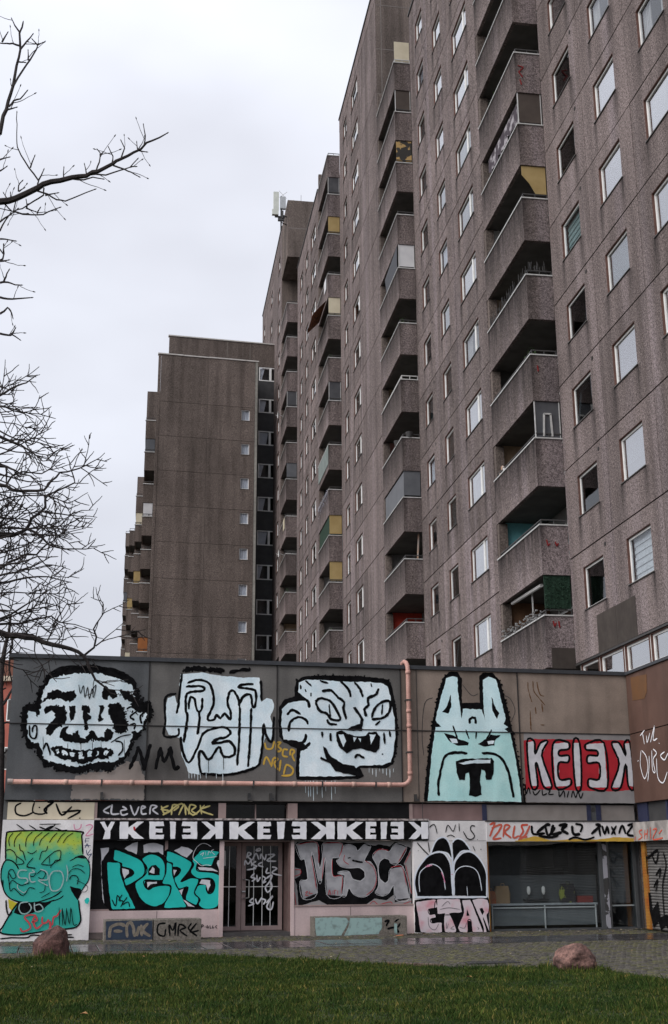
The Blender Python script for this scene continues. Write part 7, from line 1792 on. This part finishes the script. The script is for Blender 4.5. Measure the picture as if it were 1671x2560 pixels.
MLAB = {'skull_mural': 'painted pale skull-like face with black outline on the fascia', 'weeping_mural': 'painted weeping square face with running black tear lines', 'tiger_mural': 'painted snarling striped face with big ear', 'horned_mural': 'painted aqua horned head with moustache and open mouth', 'red_letter_mural': 'silver letters KEIEK on a red ground', 'letter_band_mural': 'white block letters on a black band above the windows', 'green_face_mural': 'green and teal painted face on the corner pier', 'teal_letter_mural': 'big teal letters PERS across the left shop window', 'silver_letter_mural': 'silver letters MSC with red outlines across the right shop window', 'arch_mural': 'black rounded arches outlined in white', 'pink_letter_mural': 'pink and white letters ETAR along the bottom of the wall'}
EOFF = {'green_face_mural': -.152, 'letter_band_mural': -.13, 'awning_tag_mural': -.152, 'arch_mural': -.102, 'pink_letter_mural': -.102, 'cream_tag': .049, 'transom_tag': .099, 'teal_letter_mural': .052, 'silver_letter_mural': .058, 'door_tag': .678, 'wall_tag': -.002}
PLANTER_TAGS = {}
for nm, (w, ops) in MURALS.items():
    if 'planter' in nm: PLANTER_TAGS[nm] = (w, ops); continue
    if nm == 'crack_mark':
        for op in ops: paint(nm, [op], lambda u, z, d: (u, -d, z), shop, .003)
        continue
    base = EOFF.get(nm, 0.0)
    paint(nm, ops, lambda u, z, d: (u, base - d, z), shop, .003, label=MLAB.get(nm), ja={'skull_mural': .026, 'tiger_mural': .010, 'horned_mural': .010, 'weeping_mural': .0085}.get(nm, .006))
# dark mastic beads over the panel joints, crossing the paintings
for a in JB[1:5]: part('joint_bead', MB().box(a - .011, a + .011, -.024, .01, 3.10, 6.40), CORE, shop)
for i in range(5): part('joint_bead', MB().box(JB[i] + .012, JB[i + 1] - .012, -.023, .01, 4.842, 4.863), CORE, shop)
q = MI @ (Vector((0, 0, 0)) - WO)
def wplace(y, z, d): return (XW - .003 - d if z > 2.7 else (XW - .153 - d if z > 2.14 else XW + .062 - d), y, z)
def zmean(op): v = list(map(int, op[4].split())); return sum(v[1::2]) / len(v[1::2]) / 1000
paint('ochre_patch', [op for op in WING_TAGS if op[1] == 'o2'], wplace, shop, .003, tuple(q), -DL, label='ochre repaint patch on the brown wing fascia')
for nm, lo_, hi_, lb in (('wing_tag', 2.7, 5.6, 'white tags sprayed on the brown wing fascia'), ('wing_awning_tag', 2.14, 2.7, 'red tag on the wing awning box'), ('shutter_tag', -1, 2.14, 'black strokes sprayed over the roller shutter')):
    paint(nm, [op for op in WING_TAGS if lo_ < zmean(op) <= hi_], wplace, shop, .003, tuple(q), -DL, label=lb)

# ================================================================== concrete planter boxes against the shop wall
CONC = mat('exposed_concrete', (.13, .115, .10), (.21, .19, .165), scale=20, rough=.95, bump=.4, bscale=50, streak=.15, fine=.2)
def planter(name, label, a0, a1, wf, depth, h, tags, group):
    t = thing(name, label, 'planter', tuple(pw((a0 + a1) / 2, wf, 0)), DL, group); hw = (a1 - a0) / 2
    b = part('body', MB().box(-hw, hw, 0, .07, 0, h).box(-hw, hw, depth - .07, depth, 0, h).box(-hw, -hw + .07, .07, depth - .07, 0, h).box(hw - .07, hw, .07, depth - .07, 0, h), CONC, t); bevel(b, .012)
    part('soil', MB().box(-hw + .07, hw - .07, .07, depth - .07, .05, h - .06), mat('planter_soil', (.05, .04, .03), (.07, .08, .04), scale=12, rough=1.), t)
    for nm in tags:
        paint(nm, PLANTER_TAGS[nm][1], lambda u, z, d: (u - (a0 + a1) / 2, -d, z), t, .003)
planter('concrete_planter', 'low concrete planter block painted navy blue with bare letters under the teal lettering', -5.42, -4.34, -.78, .5, .46, ['blue_planter_tag'], None)
planter('concrete_planter', 'low brown concrete planter block with black scribbled tag beside the entrance door', -4.32, -3.25, -.78, .5, .46, ['black_planter_tag'], None)
planter('concrete_planter', 'long concrete planter block with flaking mint green paint under the silver letters', -.62, 1.62, -.72, .5, .45, ['mint_planter_tag'], None)

# ================================================================== ground
GROUND = mat('bare_earth', (.06, .055, .045), (.09, .08, .06), scale=1.5, rough=1.)
g = part('ground', MB().quad((-400, -200, -.03), (500, -200, -.03), (500, 900, -.03), (-400, 900, -.03)), GROUND, None, kind='structure')
MORT = mat('mossy_mortar', (.020, .020, .012), (.040, .042, .02), scale=3, rough=1.)
pav = part('pavement', MB().quad((-25, 5, -.012), (30, 5, -.012), (30, 36, -.012), (-25, 36, -.012)), MORT, None, kind='structure')
# granite slab row along the shop, wet
SLAB = [mat('wet_granite_%d' % i, tuple(c * f for c in (.036, .034, .036)), tuple(c * f for c in (.060, .056, .058)), scale=2.5, rough=.2, spec=.6, bump=.15, bscale=9, fine=.15) for i, f in enumerate((.8, 1., 1.2))]
MP = Matrix.Rotation(DL, 3, 'Z')
slm = [cached(('slab', i), lambda: MB().prism([(.008, 0), (.52, 0), (.52, .031), (.51, .04), (.018, .04), (.008, .03)], .008, .672, axis='y').mesh('paving_slab', SLAB[i])) for i in range(3)]
for j in range(3):
    for i in range(-14, 17):
        a = i * .528 - .35; w = -3.86 + j * .68
        if a > 8.9: continue
        p = pw(a, w); o = obj('paving_slab', slm[rnd.randrange(3)], pav, (p.x, p.y, -.030 + rnd.uniform(-.003, .004)), DL + rnd.uniform(-.006, .006)); o.rotation_euler.x = rnd.uniform(-.006, .006)
# lawn outline (kerbless, curving)
EDGE = [(-14, 24.6), (-6, 24.3), (-2.55, 24.1), (-1.9, 24.05), (-1.37, 24.5), (-.26, 24.85), (1.09, 24.2), (2.15, 23.47), (3.45, 22.3), (4.3, 21.3), (5.13, 20.6), (6.1, 20.55), (6.73, 20.3), (7.3, 19.9), (7.52, 18.69), (7.62, 17.73), (7.9, 15.5), (8.3, 12), (8.6, 6)]
LAWN = EDGE + [(-14, 6)]
def inside(x, y):
    c = False; n = len(LAWN); j = n - 1
    for i in range(n):
        xi, yi = LAWN[i]; xj, yj = LAWN[j]
        if (yi > y) != (yj > y) and x < (xj - xi) * (y - yi) / (yj - yi) + xi: c = not c
        j = i
    return c
# cobbles: individual stones nearest the viewer, the rest as one field
COB = mat('granite_setts', (.026, .024, .022), (.090, .082, .070), scale=7, rough=.75, bump=.4, bscale=22, fine=.25)
COBM = mat('mossy_setts', (.026, .027, .013), (.105, .10, .05), scale=5, rough=.85, bump=.4, bscale=22, fine=.25)
def sett(mb, x, y, s, rot, top, m, rr):
    hx, hy = s * .46 * rr.uniform(.85, 1.08), s * .46 * rr.uniform(.85, 1.08); ca, sa = math.cos(rot), math.sin(rot); i = len(mb.v)
    for (k, z) in ((1., -.02), (1., top - .012), (.72, top)):
        for sx, sy in ((-1, -1), (1, -1), (1, 1), (-1, 1)):
            a, b = sx * hx * k + rr.uniform(-.004, .004), sy * hy * k + rr.uniform(-.004, .004); mb.v.append((x + a * ca - b * sa, y + a * sa + b * ca, z + rr.uniform(-.003, .003)))
    for l in (0, 1):
        for q in range(4): mb.f.append((i + l * 4 + q, i + l * 4 + (q + 1) % 4, i + l * 4 + 4 + (q + 1) % 4, i + l * 4 + 4 + q)); mb.m.append(m)
    mb.f.append((i + 8, i + 9, i + 10, i + 11)); mb.m.append(m)
rr = random.Random(11); field = MB(); near = []
s = .105
for j in range(0, 170):
    w = -12.5 + j * s * .97
    if w > -.05: break
    if -3.90 < w < -1.79: continue
    for i in range(-85, 95):
        a = i * s + (j % 2) * s * .5 + rr.uniform(-.012, .012); p = pw(a, w + rr.uniform(-.01, .01) + .05 * math.sin(a * 1.7))
        if p.x > 12.2 or inside(p.x, p.y): continue
        if p.y < 15.5: continue
        m = 1 if rr.random() < .35 + .3 * noise.noise(Vector((p.x * .6, p.y * .6, 0))) else 0
        near.append((p.y + .15 * abs(p.x - 7.5), p.x, p.y, m))
near.sort()
protos = [cached(('sett', q, m), lambda: (lambda mb: (sett(mb, 0, 0, s, 0, .012, 0, random.Random(q)), mb)[1])(MB()).mesh('cobblestone', [COB, COBM][m])) for q in range(4) for m in range(2)]
for i, (_, x, y, m) in enumerate(near):
    if i < 290: obj('cobblestone', protos[rr.randrange(4) * 2 + m], pav, (x, y, rr.uniform(-.004, .004)), DL + rr.uniform(-.15, .15))
    else: sett(field, x, y, s, DL + rr.uniform(-.15, .15), rr.uniform(.006, .016), m, rr)
part('cobblestones', field, [COB, COBM], pav, kind='stuff')
# drain grate, iron edge strip and scattered litter
gr = thing('drain_grate', 'dark iron drain grate set in the cobbles near the lawn edge', 'drain', (5.95, 21.35, .012), .05)
part('frame', MB().box(-.45, .45, -.16, -.12, 0, .02).box(-.45, .45, .12, .16, 0, .02).box(-.45, -.41, -.12, .12, 0, .02).box(.41, .45, -.12, .12, 0, .02), RAIL, gr)
for i in range(12): part('bar', MB().box(-.4 + i * .066, -.365 + i * .066, -.12, .12, .002, .016), RAIL, gr)
tag(part('metal_edging', MB().box(-.5, .5, -.03, .03, 0, .05).box(-.5, .5, .03, .3, 0, .012), mat('rusty_plate', (.07, .045, .035), (.16, .12, .1), scale=8, rough=.8), None, (4.55, 21.15, .0), -.62), 'rusty metal edging plate where the lawn meets the cobbles', 'edging')
LIT = mat('white_litter', (.7, .7, .7), rough=.8)
LITP = [(8.75, 24.9, .09, 'white scrap of paper lying on the wet slabs to the right'), (7.6, 22.1, .05, 'small white scrap on the cobbles right of the boulder')]
for x, y, q, lb in LITP: tag(part('paper_scrap', MB().quad((-q, -q * .6, .012), (q, -q * .5, .02), (q * .8, q * .5, .014), (-q * .7, q * .6, .026)), LIT, None, (x, y, .015), .3), lb, 'litter')
for i, a in enumerate((5.2, 5.55, 6.0, 6.75, 7.9, 4.6)):
    p = pw(a, -.12 - .08 * (i % 2)); tag(part('paper_scrap', MB().quad((-.03, -.02, 0), (.03, -.015, .012), (.02, .02, .004), (-.02, .02, .014)), LIT, None, (p.x, p.y, .014), i), 'tiny white scrap of litter along the foot of the big shop window', 'litter', 'scraps along the shop window')
p = pw(1.35, -1.0); tag(part('orange_wrapper', MB().quad((-.1, -.04, 0), (.1, -.03, .012), (.08, .05, .02), (-.09, .04, .006)), mat('orange_wrapper_film', (.5, .16, .07), rough=.5), None, (p.x, p.y, .02), .2), 'orange wrapper on the cobbles in front of the mint planter', 'litter')
# ---- boulders
def boulder(name, label, loc, sx, sy, sz, seed, col, col2, cuts):
    import bmesh
    bm = bmesh.new(); bmesh.ops.create_icosphere(bm, subdivisions=5, radius=1)
    off = Vector((seed * 7.3, seed * 3.1, 0))
    for v in bm.verts:
        p = v.co.copy()
        for nrm, dd in cuts:                     # broken facets
            n = Vector(nrm).normalized(); e = p.dot(n) - dd
            if e > 0: p -= n * e * .85
        f = noise.fractal(p * 1.6 + off, 1., 2.1, 4) * .10 + noise.fractal(p * 6 + off, .9, 2.2, 3) * .025
        ridge = -abs(noise.noise(p * 2.3 + off * 2)) * .06
        v.co = p * (1 + f + ridge)
    me = bpy.data.meshes.new(name); bm.to_mesh(me); bm.free()
    for v in me.vertices: v.co = Vector((v.co.x * sx, v.co.y * sy, v.co.z * sz))
    me.polygons.foreach_set('use_smooth', [True] * len(me.polygons))
    me.materials.append(mat(name + str(seed), col, col2, scale=6, rough=.9, bump=.7, bscale=22, fine=.4, detail=8)); o = obj(name, me, None, loc); return tag(o, label, 'boulder')
boulder('boulder', 'dark reddish brown angular boulder at the left edge of the lawn', (-1.66, 24.25, .20), .37, .33, .38, 1, (.035, .018, .016), (.11, .056, .048), [((-.55, -.35, .75), .55), ((.9, -.2, .15), .72), ((-.9, -.4, -.1), .72), ((.1, -1, .1), .75)])
boulder('boulder', 'pinkish granite boulder on the right edge of the lawn', (6.92, 19.85, .155), .35, .31, .255, 2, (.060, .034, .029), (.195, .108, .090), [((-.6, -.3, .7), .72), ((.7, -.5, .45), .74), ((.05, -1, -.1), .8)])
# ---- lawn
SOIL = mat('lawn_soil', (.018, .026, .010), (.03, .045, .015), scale=4, rough=1.)
lm = MB(); base = [(x, y) for x, y in LAWN]
lm.v += [(x, y, .004) for x, y in base]
for t3 in tessellate_polygon([[Vector((x, y, 0)) for x, y in base]]): lm.f.append(t3); lm.m.append(0)
lawn = part('lawn', lm, SOIL, None, kind='structure')
rg = np.random.RandomState(4)
n = 620000
pts = np.stack([rg.uniform(-6, 9, n), 9.5 + (25 - 9.5) * rg.uniform(0, 1, n)], 1)
dens = np.clip((25.5 - pts[:, 1]) / 12 * .0 + .75, 0, 1)
# keep what lies on the lawn
lx = np.array(LAWN); c = np.zeros(n, bool); j = len(lx) - 1
for i in range(len(lx)):
    xi, yi = lx[i]; xj, yj = lx[j]; cond = ((yi > pts[:, 1]) != (yj > pts[:, 1])) & (pts[:, 0] < (xj - xi) * (pts[:, 1] - yi) / (yj - yi + 1e-12) + xi); c ^= cond; j = i
jit = rg.normal(0, .05, (n, 2)); pts = pts[c] + jit[c]; n = len(pts)
k = np.sin(pts[:, 0] * 2.1 + 1.7 * np.sin(pts[:, 1] * 1.3)) * np.sin(pts[:, 1] * 1.9 + 1.1 * np.sin(pts[:, 0] * 1.7))
hgt = rg.gamma(5., .0062, n) * (1 + .35 * k) + .008; wid = rg.uniform(.0028, .0055, n); an = rg.uniform(0, 2 * np.pi, n); lean = rg.uniform(.1, .75, n) * hgt; la = rg.uniform(0, 2 * np.pi, n)
for bx, by in ((-1.66, 24.25), (6.92, 19.85)):
    dd = np.hypot(pts[:, 0] - bx, pts[:, 1] - by); hgt = hgt * np.where(dd < .6, 1.9, 1.)
tuft = np.sin(pts[:, 0] * 7.3 + 2 * np.sin(pts[:, 1] * 5.1)) * np.sin(pts[:, 1] * 6.7 + 2 * np.sin(pts[:, 0] * 4.3)); hgt = hgt * (1 + .55 * np.clip(tuft, -.6, 1)); 
V = np.zeros((n, 4, 3), np.float32)
dx, dy = np.cos(an) * wid, np.sin(an) * wid
V[:, 0] = np.stack([pts[:, 0] - dx, pts[:, 1] - dy, np.zeros(n)], 1); V[:, 1] = np.stack([pts[:, 0] + dx, pts[:, 1] + dy, np.zeros(n)], 1)
mx_, my_ = pts[:, 0] + np.cos(la) * lean * .35, pts[:, 1] + np.sin(la) * lean * .35
V[:, 2] = np.stack([mx_ + dx * .7, my_ + dy * .7, hgt * .6], 1); V[:, 3] = np.stack([pts[:, 0] + np.cos(la) * lean, pts[:, 1] + np.sin(la) * lean, hgt], 1)
me = bpy.data.meshes.new('grass'); me.vertices.add(n * 4); me.vertices.foreach_set('co', V.reshape(-1))
ids = np.arange(n)[:, None] * 4; F = np.concatenate([ids + [[0, 1, 2]], ids + [[0, 2, 3]]], 1).reshape(-1)
me.loops.add(n * 6); me.loops.foreach_set('vertex_index', F.astype(np.int32)); me.polygons.add(n * 2); me.polygons.foreach_set('loop_start', np.arange(0, n * 6, 3, dtype=np.int32)); me.update(); me.validate()
gm = bpy.data.materials.new('grass_blades'); gm.use_nodes = True; t = gm.node_tree; b = t.nodes['Principled BSDF']
ge = t.nodes.new('ShaderNodeNewGeometry'); rp = t.nodes.new('ShaderNodeValToRGB'); e = rp.color_ramp.elements; e[0].color = (.014, .028, .007, 1); e[1].color = (.16, .14, .055, 1); q = e.new(.5); q.color = (.027, .052, .012, 1); q = e.new(.86); q.color = (.058, .088, .023, 1)
t.links.new(ge.outputs['Random Per Island'], rp.inputs[0])
nz = t.nodes.new('ShaderNodeTexNoise'); nz.inputs['Scale'].default_value = 1.1; nz.inputs['Detail'].default_value = 3; t.links.new(ge.outputs['Position'], nz.inputs['Vector'])
rp2 = t.nodes.new('ShaderNodeValToRGB'); rp2.color_ramp.elements[0].color = (.62, .75, .62, 1); rp2.color_ramp.elements[1].color = (1.55, 1.25, .95, 1); rp2.color_ramp.elements[0].position = .35; rp2.color_ramp.elements[1].position = .7; t.links.new(nz.outputs['Fac'], rp2.inputs[0])
mm = t.nodes.new('ShaderNodeMix'); mm.data_type = 'RGBA'; mm.blend_type = 'MULTIPLY'; mm.inputs['Factor'].default_value = 1; t.links.new(rp.outputs[0], mm.inputs[6]); t.links.new(rp2.outputs[0], mm.inputs[7]); t.links.new(mm.outputs[2], b.inputs['Base Color'])
b.inputs['Roughness'].default_value = .75; b.inputs['Specular IOR Level'].default_value = .08
me.materials.append(gm); go = obj('grass', me, lawn, kind='stuff'); go['label'] = 'short dark green winter grass blades'
# bare patches: thin the sward where the ground is worn
# leaf litter blown against the wall foot and over the setts
lr = random.Random(31); lb_ = MB()
for i in range(420):
    if i % 3 == 0: q_ = pw(lr.uniform(-7.5, 8), -abs(lr.gauss(0, .35)) - .05); z_ = .018
    elif i % 3 == 1: q_ = pw(lr.uniform(-7, 8.5), lr.uniform(-8, -1)); z_ = .02
    else: q_ = pw(lr.uniform(-7, 8.5), lr.uniform(-1.5, -.1)); z_ = .02
    a = lr.uniform(0, 6.28); r_l = lr.uniform(.012, .04); lb_.quad(*[(q_.x + r_l * k2 * math.cos(a + t2), q_.y + r_l * k2 * math.sin(a + t2), z_ + lr.uniform(0, .015)) for t2, k2 in ((0, 1.3), (1.5, .6), (3.14, 1.2), (4.6, .6))], m=lr.randrange(2))
part('leaf_litter', lb_, [mat('litter_brown', (.16, .10, .05), (.10, .06, .03), scale=20, rough=.9), mat('litter_pale', (.34, .29, .2), (.22, .18, .12), scale=20, rough=.9)], pav, kind='stuff')
# a few fallen leaves
LF = mat('dead_leaf', (.30, .17, .07), (.22, .11, .04), scale=20, rough=.8)
for i, (x, y, lb) in enumerate(((-.62, 14.9, 'brown dead leaf lying in the grass at the lower left'), (.05, 23.3, 'small brown leaf in the grass right of the dark boulder'), (4.75, 18.3, 'pale dead leaf in the grass at centre right'))):
    tag(part('fallen_leaf', MB().quad((-.05, 0, .06), (-.01, -.035, .075), (.05, -.01, .062), (.02, .035, .085)), LF, None, (x, y, .01), i * 1.3), lb, 'leaf')

# ================================================================== bare trees
BARK = mat('dark_bark', (.018, .015, .015), (.036, .029, .028), scale=14, rough=.95, bump=.5)
RMIN = [.0026]
def spray(mb, P, r0, r1, rr, depth, dens_, tl_, up, bud=.0):
    """tube along P, side twigs that fork and curl, small buds at the tips"""
    P = [Vector(p) for p in P]; n = len(P)
    Q = []
    for i in range(n - 1):
        for j in range(2): t = j / 2; Q.append(P[i].lerp(P[i + 1], t) + Vector([rr.uniform(-1, 1) * r0 * .35 for _ in range(3)]) * (1 if i + j else 0))
    Q.append(P[-1]); m = len(Q)
    mb.tube(Q, [max(r0 + (r1 - r0) * (i / (m - 1)), RMIN[0] * .85) for i in range(m)], 6 if r0 > .02 else 4)
    if bud: mb.tube([Q[-1], Q[-1] + (Q[-1] - Q[-2]).normalized() * bud * 1.2, Q[-1] + (Q[-1] - Q[-2]).normalized() * bud * 2.6], [bud * .35, bud * .6, bud * .15], 4)
    if depth <= 0: return
    L = sum((Q[i + 1] - Q[i]).length for i in range(m - 1)); cnt = max(1, int(L * dens_ * rr.uniform(.8, 1.2)))
    for c_ in range(cnt):
        f = rr.uniform(.12, .97); i = min(int(f * (m - 1)), m - 2); b0 = Q[i].lerp(Q[i + 1], f * (m - 1) - i); d = (Q[i + 1] - Q[i]).normalized()
        side = d.cross(Vector((0, -1, 0))).normalized() * rr.choice((-1, 1)) + Vector((0, rr.uniform(-.7, .7), 0)); g = (d * rr.uniform(.5, 1.1) + side.normalized() * rr.uniform(.5, 1.)).normalized()
        ln = tl_ * rr.uniform(.35, 1.1) * (1.1 - .5 * f); pts = [b0]; kk = 4
        for s_ in range(kk):
            g = (g + Vector((rr.uniform(-.25, .25), rr.uniform(-.25, .25), rr.uniform(-.2, .2) + up)) * .8).normalized(); pts.append(pts[-1] + g * ln / kk)
        rb = max((r0 + (r1 - r0) * f) * .5, .003); spray(mb, pts, min(max(rb, RMIN[0] * 1.5), .012), RMIN[0], rr, depth - 1, dens_ * 1.15, tl_ * .55, up, bud)
def tree(name, label, limbs, trunk, seed, dens_, tl_, depth, up, bud, trunk_r):
    rr = random.Random(seed); t = thing(name, label, 'tree', (trunk[0][0], trunk[0][1], 0)); o = Vector(t.location)
    mb = MB(); n = len(trunk); mb.tube([Vector(p) - o for p in trunk], [trunk_r * (1 - .72 * i / (n - 1)) for i in range(n)], 10); part('trunk', mb, BARK, t, smooth=True)
    mb = MB()
    for (r0, r1, P) in limbs: spray(mb, [Vector(p) - o for p in P], r0, r1, rr, depth if r0 > .0075 else max(depth - 1, 0), dens_, tl_, up, bud)
    # boughs that tie the visible limbs back to the trunk outside the frame
    for (r0, r1, P) in limbs:
        if r0 < .02 or name == 'bare_street_tree': continue
        p0 = Vector(P[0]); j = min(range(n), key=lambda i: abs(trunk[i][2] - (p0.z - .8))); q0 = Vector(trunk[j]); dist = (q0 - p0).length
        if p0.x > trunk[0][0] + (2.9 if trunk_r < .2 else 3.5): continue
        mid = q0.lerp(p0, .55) + Vector((0, 0, .25)); mb.tube([q0 - o, mid - o, p0 - o], [r0 * 1.6, r0 * 1.25, r0], 6)
    part('crown', mb, BARK, t, smooth=False)
    return t
tree('bare_tree', 'nearest bare tree with budding branches reaching in from the upper left', [(a * 1.5, b * 1.6, c) for a, b, c in TREE_NEAR], [(-4.4, 12.4, 0), (-4.35, 12.35, 3), (-4.2, 12.3, 6), (-4.0, 12.25, 8.2), (-3.7, 12.2, 10.5)], 3, .8, .30, 1, .05, .013, .19)
RMIN[0] = .0075
xr = random.Random(21)
for _ in range(30):                      # more boughs of the same tree fanning in from the trunk outside the frame
    z_ = xr.uniform(5.3, 10.3); p = Vector((-3.3, xr.uniform(20.8, 23.6), z_)); g = Vector((1, xr.uniform(-.3, .3), xr.uniform(-.45, .45))); P = [tuple(p)]; ln = xr.uniform(.7, 1.45) * (1.15 - abs(z_ - 7.3) * .14)
    for i in range(5): g = (g + Vector((0, xr.uniform(-.3, .3), xr.uniform(-.35, .4)))).normalized(); p = p + g * ln / 5 * 1.35; P.append(tuple(p))
    TREE_MID.append((xr.uniform(.014, .030), .008, P))
tree('bare_tree', 'bare tree with a dense tangle of fine twigs at the left before the shop', TREE_MID, [(-6.2, 22.2, 0), (-6.1, 22.2, 3), (-5.8, 22.1, 5.4), (-5.4, 22.1, 8.5), (-5.0, 22.0, 12)], 5, 3.9, .72, 2, .04, .014, .24)
RMIN[0] = .007
tf = [tuple(p) for p in TREE_FAR[0][2]]
tree('bare_street_tree', 'slender bare tree standing behind the left corner of the shop', TREE_FAR[1:], [(tf[0][0], tf[0][1], 0)] + tf, 9, 3.2, .9, 2, .08, .012, .13)
